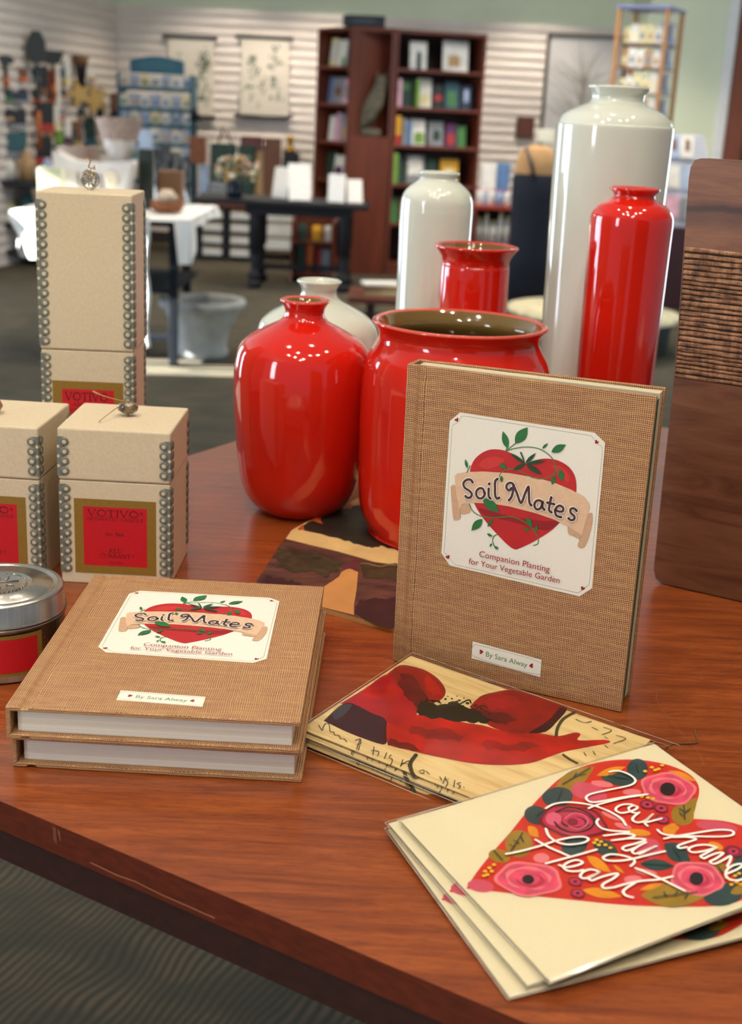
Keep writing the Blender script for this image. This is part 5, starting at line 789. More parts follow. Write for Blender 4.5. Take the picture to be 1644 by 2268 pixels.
for x in (-1.5, -0.6, 1.3):
    spotlight(x, BACK - 0.9, 130 if x > -1.2 else 95, 'black ceiling spotlight washing the cream slatted back wall', 'spotlights along the back wall', R(100))
for x, y, p in ((-1.7, 9.3, 55), (0.3, 8.4, 150), (1.9, 9.6, 170), (-1.0, 6.4, 130)):
    spotlight(x, y, p, 'black ceiling spotlight over the middle of the shop', 'spotlights over the shop floor', R(120))

# ------------------------------------------------------------------ display table
TB_A = R(-30.0)
g = N('table_mahogany')
def grain(rot, seed):
    v = g.coords(scale=(4.5, 56, 8), rot=(0, 0, rot), loc=(seed, seed, 0)); a = g.noise(v, 3.0, 7, 0.65, 0.5)
    v = g.coords(scale=(28, 330, 30), rot=(0, 0, rot), loc=(seed, 0, 0)); b = g.noise(v, 3.2, 4, 0.75)
    v = g.coords(scale=(2.5, 4, 1), rot=(0, 0, rot)); c = g.noise(v, 2.5, 3)
    col = g.ramp(a, [(0.30, hexc(104, 46, 18)), (0.50, hexc(144, 70, 28)), (0.70, hexc(168, 88, 38))])
    col = g.mix(g.math('MULTIPLY', g.ramp(b, [(0.50, (0, 0, 0)), (0.60, (1, 1, 1))]), 0.55), col, hexc(84, 34, 14))
    return g.mix(g.math('MULTIPLY', c, 0.30), col, hexc(130, 60, 24)), a
ca, ha = grain(R(6), 0.0); cb, hb = grain(R(-28), 3.1)
tc = g.node('ShaderNodeTexCoord'); sp = g.node('ShaderNodeSeparateXYZ'); g.link(tc.outputs['Object'], sp.inputs[0])
_a = hit(22, 1742, TH); _b = hit(600, 1767, TH); _d = (_b - _a).normalized(); SEAM_N = (-_d.y, _d.x); SEAM_C = _a.x * SEAM_N[0] + _a.y * SEAM_N[1]
side = g.math('GREATER_THAN', g.math('ADD', g.math('MULTIPLY', sp.outputs[0], SEAM_N[0]), g.math('MULTIPLY', sp.outputs[1], SEAM_N[1])), SEAM_C)
col = g.mix(side, ca, cb)
m_table = g.done(col, 0.30, coat=0.12, coat_rough=0.18)
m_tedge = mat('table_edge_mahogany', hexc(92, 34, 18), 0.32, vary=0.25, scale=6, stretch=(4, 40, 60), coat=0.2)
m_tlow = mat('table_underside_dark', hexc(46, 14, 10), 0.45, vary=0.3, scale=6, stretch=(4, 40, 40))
corner = Vector((-0.5706 * 0.85, 0.8779 * 0.85, TH)); TL_, TW_ = 1.30, 1.0625
tab = thing('display_table', 'large reddish brown mahogany table in the foreground carrying vases, books and cards', 'table', (0, 0, 0))
dx = Vector((math.cos(TB_A), math.sin(TB_A), 0)); dy = Vector((-dx.y, dx.x, 0))
cen = corner + dx * TL_ / 2 + dy * TW_ / 2
def tbox(mb, z0, z1, inset, m, mtop=None):
    P = [corner + dx * a + dy * b for a, b in ((inset, inset), (TL_ - inset, inset), (TL_ - inset, TW_ - inset), (inset, TW_ - inset))]
    mb.prism([(p.x, p.y) for p in P], z0, z1, m, mtop=mtop)
m_scr = mat('scratch_pale', hexc(166, 104, 72), 0.6)
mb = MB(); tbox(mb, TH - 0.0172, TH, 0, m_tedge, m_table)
for kind, col_, w_, pts in ART['scratch']:
    mb.stroke([(x / 1000, y / 1000) for x, y in pts], 0.00022, TH + 0.00012, m_scr)
# chips and a long scrape on the front edge
nrm = -dy
def edge_pt(px, py):
    d = _F + _RR * ((px - 822) / FPX) - _UU * ((py - 1134) / FPX); o = Vector((0, 0, CAM_Z)); t = (corner - o).dot(nrm) / d.dot(nrm); return o + d * t + nrm * 0.0002
def edge_line(pts, w):
    for (a, b) in zip(pts, pts[1:]):
        A, B = edge_pt(*a), edge_pt(*b); d = (B - A).normalized(); n = d.cross(nrm) * w / 2
        mb.add([A - n, B - n, B + n, A + n], [(0, 1, 2, 3)], m_scr)
edge_line([(201, 1910), (260, 1938), (300, 1952), (360, 1982), (420, 2008), (476, 2033)], 0.0006)
for x, y0, y1 in ((119, 1830, 1862), (123, 1832, 1868), (129, 1836, 1850), (132, 1840, 1862)): edge_line([(x, y0), (x + 2, y1)], 0.0004)
mb.build('tabletop', tab, bevel=0.0010)
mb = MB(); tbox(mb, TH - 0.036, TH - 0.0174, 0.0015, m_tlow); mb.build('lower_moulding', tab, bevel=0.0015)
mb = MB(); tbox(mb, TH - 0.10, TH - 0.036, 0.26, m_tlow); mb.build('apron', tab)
for a, b in ((0.52, 0.36), (TL_ - 0.3, 0.36), (TL_ - 0.3, TW_ - 0.3), (0.52, TW_ - 0.3)):
    p = corner + dx * a + dy * b
    mb = MB(); mb.box((p.x, p.y, (TH - 0.10) / 2), (0.06, 0.06, TH - 0.10), m_tlow, rz=TB_A); mb.build('leg', tab, bevel=0.004)
m_scr = mat('scratch_pale', hexc(166, 104, 72), 0.6)


# ------------------------------------------------------------------ glazed vases
def glaze(name, c, rough=0.085, vary=0.02): return mat(name, c, rough, vary=vary, scale=12, coat=0.6, coat_rough=0.015, spec=0.5)
m_red = glaze('glaze_red', hexc(210, 30, 14)); m_white = glaze('glaze_white', hexc(214, 217, 202)); m_olive = glaze('glaze_olive_inside', hexc(112, 86, 42), 0.1); m_rim = glaze('glaze_rim_worn', hexc(214, 82, 62))
def vase(name, label, x, y, z, prof, m, inside, thick=0.004, group=None, rimm=None):
    t = thing(name, label, 'vase', (x, y, z), group=group)
    P = [Vector((r / 1000, h / 1000)) for r, h in prof]
    body = spline(P, 5); body[0] = P[0]
    top = body[-1]
    mb = MB(); mb.lathe([(max(p.x, 0.0005), p.y) for p in body], m, n=96); mb.build('body', t)
    mb = MB()
    lip = [(top.x, top.y), (top.x + 0.0003, top.y + 0.0012), (top.x - thick * 0.4, top.y + 0.0022), (top.x - thick, top.y + 0.0006)]
    mb.lathe(lip, rimm or m, n=96); mb.build('rim', t)
    ins = [(max(p.x - thick, 0.0005), p.y + (0.0006 if i < 3 else 0)) for i, p in enumerate(body[::-1]) if p.y > 0.006]
    ins.append((0.0005, 0.006))
    mb = MB(); mb.lathe(ins, inside, n=96); mb.build('lining', t)
    return t
bottle = [(0.5, 1.5), (28, 1.5), (31, 0), (38, 4), (47, 14), (53, 30), (57, 58), (59.8, 92), (60.6, 120), (59.2, 136), (55.5, 148.5), (47, 157.5), (33, 165.5), (21.5, 171.5), (17.2, 177), (17.6, 183), (21.4, 188.5)]
vase('bottle_vase', 'glossy red bottle vase with a narrow flared neck, left of the wide red jar', -0.0773 * 0.85, 1.285 * 0.85, TH, bottle, m_red, m_olive, rimm=m_rim)
vase('bottle_vase', 'squat white bottle vase with a narrow neck, behind the red bottle vase', -0.0712 * 0.85, 1.440 * 0.85, TH, bottle, m_white, m_white)
jar = [(0.5, 2), (62, 2), (65.5, 0), (67, 3), (70, 8), (74.5, 18), (77, 34), (78.4, 70), (78.8, 115), (77.5, 138), (74.5, 151), (69.5, 160), (66.3, 167), (67, 173), (72, 180)]
vase('wide_jar', 'large glossy red jar with a wide flared mouth and olive inside', 0.0768 * 0.85, 1.2200 * 0.85, TH + 0.0042, jar, m_red, m_olive, thick=0.005, rimm=m_rim)
mid = [(0.5, 1), (30, 1), (33, 0), (35, 6), (36, 100), (37, 235), (37, 256), (36, 266), (32, 274), (25, 280), (20, 284), (19, 286.5), (21, 290.5)]
vase('cylinder_vase', 'slim white cylinder vase with a short neck, left of the dress form', 0.0605 * 0.85, 1.55 * 0.85, TH, mid, m_white, m_white)
tall = [(0.5, 1), (44, 1), (48, 0), (51, 8), (52.5, 120), (55, 250), (56.3, 335), (55, 346), (49, 355), (38, 361), (28.5, 365), (25.5, 368), (25.5, 373), (29.5, 379)]
vase('cylinder_vase', 'tallest white cylinder vase with rounded shoulders, behind the tall red vase', 0.2545 * 0.85, 1.5 * 0.85, TH, tall, m_white, m_white)
redt = [(0.5, 1), (29, 1), (32, 0), (34, 6), (35, 120), (36.3, 240), (36.6, 264), (35, 272.5), (29.5, 279), (21, 283.5), (18.3, 286.5), (18.6, 289), (21.9, 292.3)]
vase('cylinder_vase', 'tall slim red cylinder vase with rounded shoulders, beside the dark wooden board', 0.2562 * 0.85, 1.35 * 0.85, TH, redt, m_red, m_olive)
redc = [(0.5, 1), (29, 1), (31, 0), (33, 6), (33.2, 120), (32.5, 205), (31.8, 214), (32.6, 220), (36, 225.5), (39.4, 230)]
vase('flared_vase', 'straight red vase with a wide flared rim, standing behind the wide red jar', 0.1021 * 0.85, 1.42 * 0.85, TH, redc, m_red, m_olive, rimm=m_red)

# ------------------------------------------------------------------ painted offcut under the jar
ink('base', (120, 70, 46), 0.6, vary=0.3, scale=34, stretch=(1, 3, 1), color2=lin((52, 20, 24))); ink('scream', (214, 180, 118), 0.6, vary=0.12, scale=50); ink('sblack', (40, 36, 26), 0.5, vary=0.3, scale=90)
ink('sorange', (190, 84, 36), 0.6); ink('sgreen', (52, 46, 24), 0.5, vary=0.6, scale=120); ink('stan', (196, 134, 72), 0.6, vary=0.14, scale=30); ink('spurp', (92, 34, 40), 0.55, vary=0.3, scale=80); ink('smaroon', (48, 20, 18), 0.5, vary=0.35, scale=90)
sl = thing('painted_wood_slab', 'flat wooden slab with peeling black, cream and maroon paint, under the wide red jar', 'board', (0, 1.1 * 0.85, TH))
base = next(a for a in ART['slab'] if a[1] == 'base')
poly = [(x / 1000, y / 1000) for x, y in base[3]]
mb = MB(); mb.prism(poly, 0.0, 0.0036, mat('raw_wood_edge', hexc(190, 146, 92), 0.7, vary=0.15), mtop=INK['base']); mb.build('board', sl, bevel=0.0006)
mb = MB(); put_art(mb, ART['slab'], 0.00365, skip=('base',)); mb.build('peeling_paint', sl)

# ------------------------------------------------------------------ standing walnut board
g = N('walnut_board')
v = g.coords(scale=(5, 5, 34)); a = g.noise(v, 2.2, 6, 0.6, 1.2)
v = g.coords(scale=(20, 20, 500)); b = g.noise(v, 2.0, 3)
walnut = g.ramp(a, [(0.30, hexc(96, 56, 38)), (0.50, hexc(136, 88, 62)), (0.72, hexc(156, 106, 78))])
walnut = g.mix(g.math('MULTIPLY', b, 0.35), walnut, hexc(70, 40, 28))
tc = g.node('ShaderNodeTexCoord'); sp = g.node('ShaderNodeSeparateXYZ'); g.link(tc.outputs['Object'], sp.inputs[0])
vz = g.coords(scale=(3.0, 3, 3)); wob = g.math('MULTIPLY', g.math('SUBTRACT', g.noise(vz, 4, 4), 0.5), 0.03)
zz = g.math('ADD', sp.outputs[2], wob)
def band(zc, half, soft):      # 1 inside the band
    d = g.math('ABSOLUTE', g.math('SUBTRACT', zz, zc)); return g.math('SUBTRACT', 1.0, g.math('DIVIDE', g.math('SUBTRACT', d, half), soft), clamp=True)
walnut = g.mix(g.math('MULTIPLY', band(0.2935, 0.0012, 0.002), 0.7), walnut, hexc(44, 26, 20))
walnut = g.mix(g.math('MULTIPLY', band(0.286, 0.004, 0.010), 0.55), walnut, hexc(62, 44, 40))
walnut = g.mix(g.math('MULTIPLY', band(0.275, 0.002, 0.014), 0.35), walnut, hexc(150, 98, 66))
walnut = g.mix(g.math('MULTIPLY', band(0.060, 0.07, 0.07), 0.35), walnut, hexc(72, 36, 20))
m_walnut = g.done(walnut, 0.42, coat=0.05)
g = N('charred_ridges')
v = g.coords(scale=(30, 30, 260)); a = g.noise(v, 1.6, 5, 0.7); v = g.coords(scale=(220, 220, 60)); b = g.noise(v, 1.0, 4, 0.8)
colr = g.ramp(g.math('ADD', g.math('MULTIPLY', a, 0.55), g.math('MULTIPLY', b, 0.45)), [(0.38, hexc(40, 24, 16)), (0.47, hexc(124, 84, 56)), (0.60, hexc(188, 140, 102))])
m_ridge = g.done(colr, 0.6)
m_groove = mat('charred_groove', hexc(24, 15, 12), 0.8)
bd = thing('cutting_board', 'tall dark walnut board with charred ridges across the middle, standing at the right edge', 'board', (0.2677 * 0.85, 1.1137 * 0.85, TH + 0.001), R(-30))
BWID = 0.235; o_l = [(-0.0009, 0.0105), (-0.0013, 0.036), (-0.0023, 0.0895), (-0.0028, 0.150), (-0.0042, 0.1905), (-0.0077, 0.2615), (-0.0102, 0.3105), (-0.0098, 0.3185), (-0.0075, 0.3235), (-0.0030, 0.3250)]
out_ = [(0.0082, 0.0), (0.0016, 0.0028)] + o_l + [(BWID - 0.008, 0.3250), (BWID, 0.318), (BWID + 0.004, 0.05), (BWID, 0.006), (BWID - 0.008, 0.0)]
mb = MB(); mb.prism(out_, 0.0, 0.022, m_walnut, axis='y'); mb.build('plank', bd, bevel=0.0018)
mb = MB(); z = 0.1655; random.seed(4); i = 0
def lx(z):
    for (x0, z0), (x1, z1) in zip(o_l, o_l[1:]):
        if z0 <= z <= z1: return x0 + (x1 - x0) * (z - z0) / (z1 - z0)
    return 0
while z < 0.2585:
    hgt = random.uniform(0.0024, 0.0040); x0 = lx(z) + 0.0012
    pr = [(-0.0002, z), (-0.0012, z + hgt * 0.25), (-0.0012, z + hgt * 0.7), (-0.0002, z + hgt * 0.92)]
    vs = []; nseg = 30
    for k in range(nseg + 1):
        x = x0 + (BWID - x0) * k / nseg; j = random.uniform(-0.0003, 0.0003)
        for yy, z_ in pr: vs.append((x, yy, z_ + j))
    fs = [(k * 4 + q, (k + 1) * 4 + q, (k + 1) * 4 + q + 1, k * 4 + q + 1) for k in range(nseg) for q in range(3)]
    mb.add(vs, fs, m_ridge); z += hgt + random.uniform(0.0002, 0.0006)
mb.build('charred_ridges', bd)
mb = MB(); mb.add([(lx(0.165) + 0.0008, -0.00015, 0.165), (BWID, -0.00015, 0.165), (BWID, -0.00015, 0.2605), (lx(0.26) + 0.0008, -0.00015, 0.2605)], [(0, 1, 2, 3)], m_groove); mb.build('charred_band', bd)

# ------------------------------------------------------------------ burlap covered books
g = N('burlap')
tc = g.node('ShaderNodeTexCoord'); sp = g.node('ShaderNodeSeparateXYZ'); g.link(tc.outputs['Object'], sp.inputs[0])
nv = g.coords(); wx = g.math('MULTIPLY', g.math('SUBTRACT', g.noise(nv, 60, 2), 0.5), 1.5); wz = g.math('MULTIPLY', g.math('SUBTRACT', g.noise(g.coords(loc=(5, 3, 1)), 60, 2), 0.5), 1.5)
X = g.math('ADD', g.math('MULTIPLY', g.math('ADD', sp.outputs[0], sp.outputs[1]), 830), wx); Z = g.math('ADD', g.math('MULTIPLY', g.math('ADD', sp.outputs[2], sp.outputs[1]), 830), wz)
par = g.math('MODULO', g.math('ADD', g.math('ADD', g.math('FLOOR', X), g.math('FLOOR', Z)), 2000), 2)
hx = g.math('ABSOLUTE', g.math('SINE', g.math('MULTIPLY', X, PI))); hz = g.math('ABSOLUTE', g.math('SINE', g.math('MULTIPLY', Z, PI)))
hx = g.math('MULTIPLY', hx, g.math('ADD', 0.72, g.math('MULTIPLY', par, 0.28))); hz = g.math('MULTIPLY', hz, g.math('SUBTRACT', 1.0, g.math('MULTIPLY', par, 0.28)))
hh = g.math('MAXIMUM', hx, hz)
colr = g.ramp(hh, [(0.54, hexc(62, 28, 18)), (0.76, hexc(162, 104, 66)), (0.97, hexc(232, 190, 138))])
cx = g.node('ShaderNodeCombineXYZ'); g.link(g.math('FLOOR', X), cx.inputs[0]); g.link(g.math('MULTIPLY', Z, 0.06), cx.inputs[2]); t1 = g.noise(cx.outputs[0], 0.9, 2)
cz = g.node('ShaderNodeCombineXYZ'); g.link(g.math('MULTIPLY', X, 0.06), cz.inputs[0]); g.link(g.math('FLOOR', Z), cz.inputs[2]); t2 = g.noise(cz.outputs[0], 0.9, 2)
colr = g.mix(g.math('MULTIPLY', g.ramp(t1, [(0.4, (0, 0, 0)), (0.65, (1, 1, 1))]), 0.42), colr, hexc(164, 104, 78)); colr = g.mix(g.math('MULTIPLY', g.ramp(t2, [(0.42, (0, 0, 0)), (0.65, (1, 1, 1))]), 0.34), colr, hexc(214, 172, 108))
g.bump(hh, 0.0004, 0.6); m_burlap = g.done(colr, 0.62, spec=0.35)
ink('cream', (240, 236, 222), 0.5, vary=0.02, scale=900); ink('line', (140, 150, 110)); ink('dred', (150, 26, 34)); ink('red', (190, 28, 34), 0.4, vary=0.08, scale=60); ink('redhi', (206, 48, 46), 0.4); ink('redlo', (146, 14, 24), 0.4)
ink('band', (226, 190, 156)); ink('bandlo', (206, 166, 132)); ink('bandln', (160, 116, 90)); ink('gline', (66, 124, 62)); ink('green', (34, 112, 54), vary=0.12); ink('dgreen', (20, 66, 36)); ink('brown', (74, 40, 40)); ink('white', (246, 240, 228)); ink('dgr2', (84, 130, 74))
g = N('page_edges')
v = g.coords(scale=(0.5, 900, 0.5)); a = g.noise(v, 2.0, 3, 0.7)
v = g.coords(scale=(0.2, 220, 0.2)); b = g.noise(v, 1.0, 2)
colr = g.ramp(a, [(0.35, hexc(206, 198, 184)), (0.6, hexc(240, 234, 222))]); colr = g.mix(g.ramp(b, [(0.55, (0, 0, 0)), (0.62, (1, 1, 1))]), colr, hexc(206, 190, 156)); m_pages = g.done(colr, 0.7)
m_page_y = mat('page_edges_tinted', hexc(206, 184, 120), 0.7, vary=0.3, scale=3, stretch=(1, 900, 1), color2=hexc(222, 214, 196)); m_endp = mat('endpaper_green', hexc(16, 84, 56), 0.5)
BW, BH, BT, CT = 0.1556, 0.2010, 0.0187, 0.0026
def book(label, M, splay=0.0, group=None):
    "spine along z at x=0, front cover facing -y"
    t = thing('burlap_book', label, 'book', M=M, group=group)
    def cover(name, front):
        mb = MB(); y0, y1 = (0, CT)
        xs = [(0, 0), (0.0055, 0), (0.0075, 0.0012), (0.0105, 0.0012), (0.0125, 0), (BW, 0)]
        vs = []
        for x, d in xs:
            yo = d if front else CT - d; yi = CT if front else 0
            for z in (0, BH): vs += [(x, yo, z), (x, yi, z)]
        k = len(xs); fs = []
        for i in range(k - 1):
            a = i * 4; b = a + 4
            fs += [(a, b, b + 2, a + 2), (a + 1, a + 3, b + 3, b + 1), (a, a + 1, b + 1, b), (a + 2, b + 2, b + 3, a + 3)]
        fs += [(0, 2, 3, 1), (4 * k - 4, 4 * k - 3, 4 * k - 1, 4 * k - 2)]
        if not front: fs = [f[::-1] for f in fs]
        mb.add(vs, fs, m_burlap); o = mb.build(name, t, bevel=0.0005)
        return o
    f = cover('front_cover', True)
    b = cover('back_cover', False); b.location = (0, BT - CT, 0); b.rotation_euler = (0, 0, splay)
    mb = MB(); mb.b2((-0.0012, 0, 0), (0.0012, BT, BH), m_burlap); mb.build('spine', t, bevel=0.0006)
    rc = 0.0009 if splay else 0.0045
    mb = MB(); mb.b2((0.004, 0, 0.004), (BW - rc, BT - 2 * CT - 0.0002 - (0.0052 if splay else 0), BH - (0.0012 if splay else 0.004)), m_page_y if splay else m_pages)
    p = mb.build('page_block', t, bevel=0.0002); p.location = (0, CT + 0.0001 + (0.0052 if splay else 0), 0); p.rotation_euler = (0, 0, splay * 0.72)
    if splay:
        mb = MB(); mb.b2((0.006, 0, 0.004), (BW - 0.0002, 0.0046, BH - 0.0030), m_endp); e = mb.build('endpaper', t); e.location = (0, CT + 0.0004, 0); e.rotation_euler = (0, 0, splay * 0.10); e['label'] = 'dark green endpaper'
    S_ = Matrix(((1, 0, 0, 0), (0, 0, -1, 0), (0, 1, 0, 0), (0, 0, 0, 1)))      # print plane -> front of the cover
    cut = next(i for i, a in enumerate(ART['book']) if a[0] == 'P' and a[1] == 'cream' and i > 2)
    for nm, items in (('title_label', ART['book'][:cut]), ('author_label', ART['book'][cut:])):
        mb = MB(); mb.M = S_; put_art(mb, items, 0.00012); mb.build(nm, t)
    return t
def flat_book(x, y, z, rz):
    return Matrix.Translation((x, y, z)) @ Matrix.Rotation(rz, 4, 'Z') @ Matrix(((1, 0, 0, 0), (0, 0, 1, 0), (0, -1, 0, 0), (0, 0, 0, 1)))
k = 0.85
low = book('burlap covered hardback lying flat at the bottom of the stack of two', flat_book(-0.2185 * k, 0.7148 * k, TH + BT + 0.0002, -0.0148), group='burlap hardbacks lying in a stack')
top = copy_tree(low); top.matrix_world = flat_book(-0.2203 * k, 0.7100 * k, TH + 2 * BT + 0.0006, -0.0110); top['label'] = 'burlap covered hardback with heart label lying on top of the stack of two'
MS = Matrix.Translation((0.02374 * k, 0.9062 * k, TH + 0.0003)) @ Matrix.Rotation(-0.407, 4, 'Z') @ Matrix.Rotation(0.0164, 4, 'X') @ Matrix.Diagonal((0.982, 1, 0.996, 1))
book('burlap covered hardback standing upright and slightly open in front of the red jar', MS, splay=0.058)

# ------------------------------------------------------------------ candle boxes
m_board = mat('cream_box_paper', hexc(214, 196, 164), 0.75, vary=0.05, scale=500, bump=0.15)
m_metal = mat('corner_trim_metal', hexc(122, 124, 112), 0.45, metal=0.2, vary=0.10, scale=60)
m_gold = mat('label_gold', hexc(146, 112, 42), 0.42, metal=0.1, vary=0.06, scale=400)
m_lred = mat('label_red', hexc(200, 14, 28), 0.5, vary=0.04, scale=300)
m_ltext = mat('label_dark_ink', hexc(52, 4, 12), 0.6)
m_twine = mat('twine', hexc(168, 132, 84), 0.8, vary=0.2, scale=900)
m_bead = mat('bead_brown_stone', hexc(78, 58, 40), 0.15, vary=0.5, scale=260, color2=hexc(150, 128, 96), coat=0.8)
m_silver = mat('charm_silver', hexc(184, 180, 170), 0.25, metal=0.9, vary=0.25, scale=500)
FRONT = Matrix(((1, 0, 0, 0), (0, 0, -1, 0), (0, 1, 0, 0), (0, 0, 0, 1)))       # drawing plane -> face looking along -y
SIDE = Matrix(((0, 0, 1, 0), (1, 0, 0, 0), (0, 1, 0, 0), (0, 0, 0, 1)))         # drawing plane -> face looking along +x
def trim_strip(mb, x, sgn, z0, z1, n, w=0.0080):
    "scalloped metal strip from the edge x inwards (sgn)"
    p = (z1 - z0) / n; h = w * 0.60
    a, b = sorted((x, x + sgn * h)); mb.b2((a, z0, 0.0001), (b, z1, 0.0005), m_metal)
    for i in range(n):
        c = (x + sgn * w * 0.64, z0 + p * (i + 0.5)); ro, ri = p * 0.44, p * 0.21; k = 16; vs = []; fs = []
        for q in range(k):
            t = 2 * PI * q / k
            for r_, zz in ((ri, 0.0007), (ro * 0.86, 0.0012), (ro, 0.0002)): vs.append((c[0] + r_ * math.cos(t), c[1] + r_ * math.sin(t), zz))
        for q in range(k):
            u = q * 3; v = ((q + 1) % k) * 3
            fs += [(u, u + 1, v + 1, v), (u + 1, u + 2, v + 2, v + 1)]
        mb.add(vs, fs, m_metal, True)
        mb.add([(c[0] + ri * math.cos(2 * PI * q / k), c[1] + ri * math.sin(2 * PI * q / k), 0.00062) for q in range(k)], [tuple(range(k))], m_board)
        if i:      # small holes along the folded edge
            e = (x + sgn * w * 0.10, z0 + p * i); rr = p * 0.15
            mb.add([(e[0] + rr * math.cos(2 * PI * q / 10), e[1] + rr * 1.15 * math.sin(2 * PI * q / 10), 0.00064) for q in range(10)], [tuple(range(10))], m_board)
def trims(t, w, d, z0, z1, n, tag_=None):
    for xs, sg, nm in ((-w / 2, 1, 0), (w / 2, -1, 1)):
        mb = MB(); mb.M = Matrix.Translation((0, -d / 2, 0)) @ FRONT; trim_strip(mb, xs, sg, z0, z1, n)
        mb.M = Matrix.Translation((w / 2 if nm else -w / 2, 0, 0)) @ (SIDE if nm else Matrix(((0, 0, -1, 0), (-1, 0, 0, 0), (0, 1, 0, 0), (0, 0, 0, 1))))
        trim_strip(mb, -d / 2 if nm else d / 2, 1 if nm else -1, z0, z1, n)
        mb.M = Matrix.Identity(4); mb.build('corner_trim', t)
        mb = MB(); mb.M = Matrix.Translation((w / 2 if nm else -w / 2, 0, 0)) @ (SIDE if nm else Matrix(((0, 0, -1, 0), (-1, 0, 0, 0), (0, 1, 0, 0), (0, 0, 0, 1))))
        trim_strip(mb, d / 2 if nm else -d / 2, -1 if nm else 1, z0, z1, n); mb.build('corner_trim', t)
def gift_box(name, label, x, y, rz, w, d, hgt, seam, nb, nt, lab, group=None):
    t = thing(name, label, 'box', (x, y, TH), rz, group)
    mb = MB(); mb.b2((-w / 2, -d / 2, 0), (w / 2, d / 2, seam - 0.0006), m_board); mb.build('base', t, bevel=0.0008)
    mb = MB(); mb.b2((-w / 2 - 0.0005, -d / 2 - 0.0005, seam), (w / 2 + 0.0005, d / 2 + 0.0005, hgt), m_board); mb.build('lid', t, bevel=0.0014)
    trims(t, w + 0.0012, d + 0.0012, seam + 0.003, hgt - 0.0065, nt); trims(t, w + 0.0002, d + 0.0002, 0.0085 if nb < 14 else 0.01, seam - 0.0035, nb)
    mb = MB(); mb.M = Matrix.Translation((0, -d / 2, 0)) @ FRONT
    zt, zb, half, bw_ = lab['top'], lab['bot'], lab['half'], lab['border']
    mb.flat([(-half, zb), (half, zb), (half, zt), (-half, zt)], 0.0003, m_gold)
    xi = half - bw_[0]; t1 = zt - bw_[1]; b1 = zb + bw_[2]
    mb.flat([(-xi, b1), (xi, b1), (xi, t1), (-xi, t1)], 0.00035, m_lred)
    H = t1 - b1; z_ = 0.0004
    for s_, xa, xb, yy, hh_ in lab['lines']: put_serif(mb, s_, xa * xi, xb * xi, b1 + yy * H, hh_ * H, z_, m_ltext)
    for s_, xa, xb, yy in lab['small']: put_text(mb, s_, (xa * xi, b1 + yy * H), (xb * xi, b1 + yy * H), z_, m_ltext)
    mb.build('label', t)
    return t
cl = dict(top=0.0665, bot=0.0085, half=0.0302, border=(0.0066, 0.0058, 0.0062),
  lines=[('VOTIVO', -0.86, 0.74, 0.845, 0.105), ('AROMATIC CANDLE', -0.90, 0.90, 0.775, 0.050), ('RED', -0.20, 0.22, 0.235, 0.065), ('CURRANT', -0.50, 0.48, 0.145, 0.065)],
  small=[('®', 0.78, 0.88, 0.89), ('No. 96A', -0.30, 0.28, 0.515), ('®', 0.53, 0.60, 0.175), ('6.8 oz/190 g', -0.20, 0.24, 0.045)])
bw, bh = 0.0813, 0.1193
bxr = gift_box('candle_box', 'cream candle box with a red label and scalloped metal corners, right of its twin', (-0.2691 + 0.0478) * k, (1.0400 + 0.0478) * k, -0.006, bw, bw, bh, 0.0805, 10, 4, cl)
bxl = copy_tree(bxr); bxl.location = ((-0.2851 - 0.0478 + 0.0015) * k, (1.036 + 0.0478) * k, TH); bxl.rotation_euler = (0, 0, R(-2.0))
bxl['label'] = 'cream candle box with a red label, behind the silver tin at the left edge'
tl_ = dict(top=0.078, bot=0.018, half=0.0298, border=(0.0078, 0.0068, 0.0062),
  lines=[('VOTIVO', -0.88, 0.76, 0.80, 0.14), ('AROMATIC', -0.60, 0.60, 0.70, 0.062), ('REED DIFFUSER', -0.80, 0.80, 0.585, 0.068)],
  small=[('®', 0.80, 0.90, 0.86)])
TY = 1.235
pL = at(77.6, 424, TY * k); pR = at(288, 430, TY * k); tw = pR.x - pL.x; th_ = (pL.z + pR.z) / 2 - TH
sm = at(190, 776, TY * k).z - TH
tl_['top'] = at(190, 845, TY * k).z - TH; tl_['bot'] = tl_['top'] - 0.062
TYD = 0.066
gift_box('diffuser_box', 'tall narrow cream gift box with a red label, standing behind the two candle boxes', (pL.x + pR.x) / 2, TY * k + TYD / 2, R(2.0), tw, TYD, th_, sm, 19, 15, tl_)

def knob(parent, c, kind):
    t = parent
    if kind == 'stone':
        mb = MB(); n_ = []
        mb.lathe([(0.0003, -0.0046), (0.004, -0.0040), (0.0068, -0.0018), (0.0072, 0.0008), (0.0055, 0.0034), (0.003, 0.0046), (0.0003, 0.0049)], m_bead, c=(c[0], c[1], c[2] + 0.0065), n=28, sx=1.12, sy=0.8); mb.build('bead', t)
        mb = MB(); x, y, z = c
        mb.tube([(x - 0.001, y, z + 0.0112), (x - 0.006, y - 0.001, z + 0.012), (x - 0.012, y - 0.002, z + 0.0135), (x - 0.020, y - 0.003, z + 0.0160), (x - 0.0255, y - 0.003, z + 0.0185)], [0.0004, 0.0004, 0.0004, 0.0005, 0.0007], m_twine)
        mb.tube([(x - 0.003, y - 0.002, z + 0.0105), (x - 0.007, y - 0.009, z + 0.0075), (x - 0.0125, y - 0.022, z + 0.004), (x - 0.0155, y - 0.029, z + 0.0015)], 0.00035, m_twine)
        mb.tube([(x, y, z), (x, y, z + 0.003)], 0.0012, m_twine); mb.build('twine', t)
lidk = Vector((0.001, 0.004, bh))
knob(bxr, lidk, 'stone')
mb = MB(); mb.lathe([(0.0003, -0.005), (0.005, -0.004), (0.0075, 0), (0.005, 0.005), (0.0003, 0.0058)], mat('bead_reddish', hexc(140, 84, 62), 0.2, vary=0.4, scale=200, coat=0.6), c=(-0.003, -0.006, bh + 0.006), n=24); mb.build('bead', bxl)
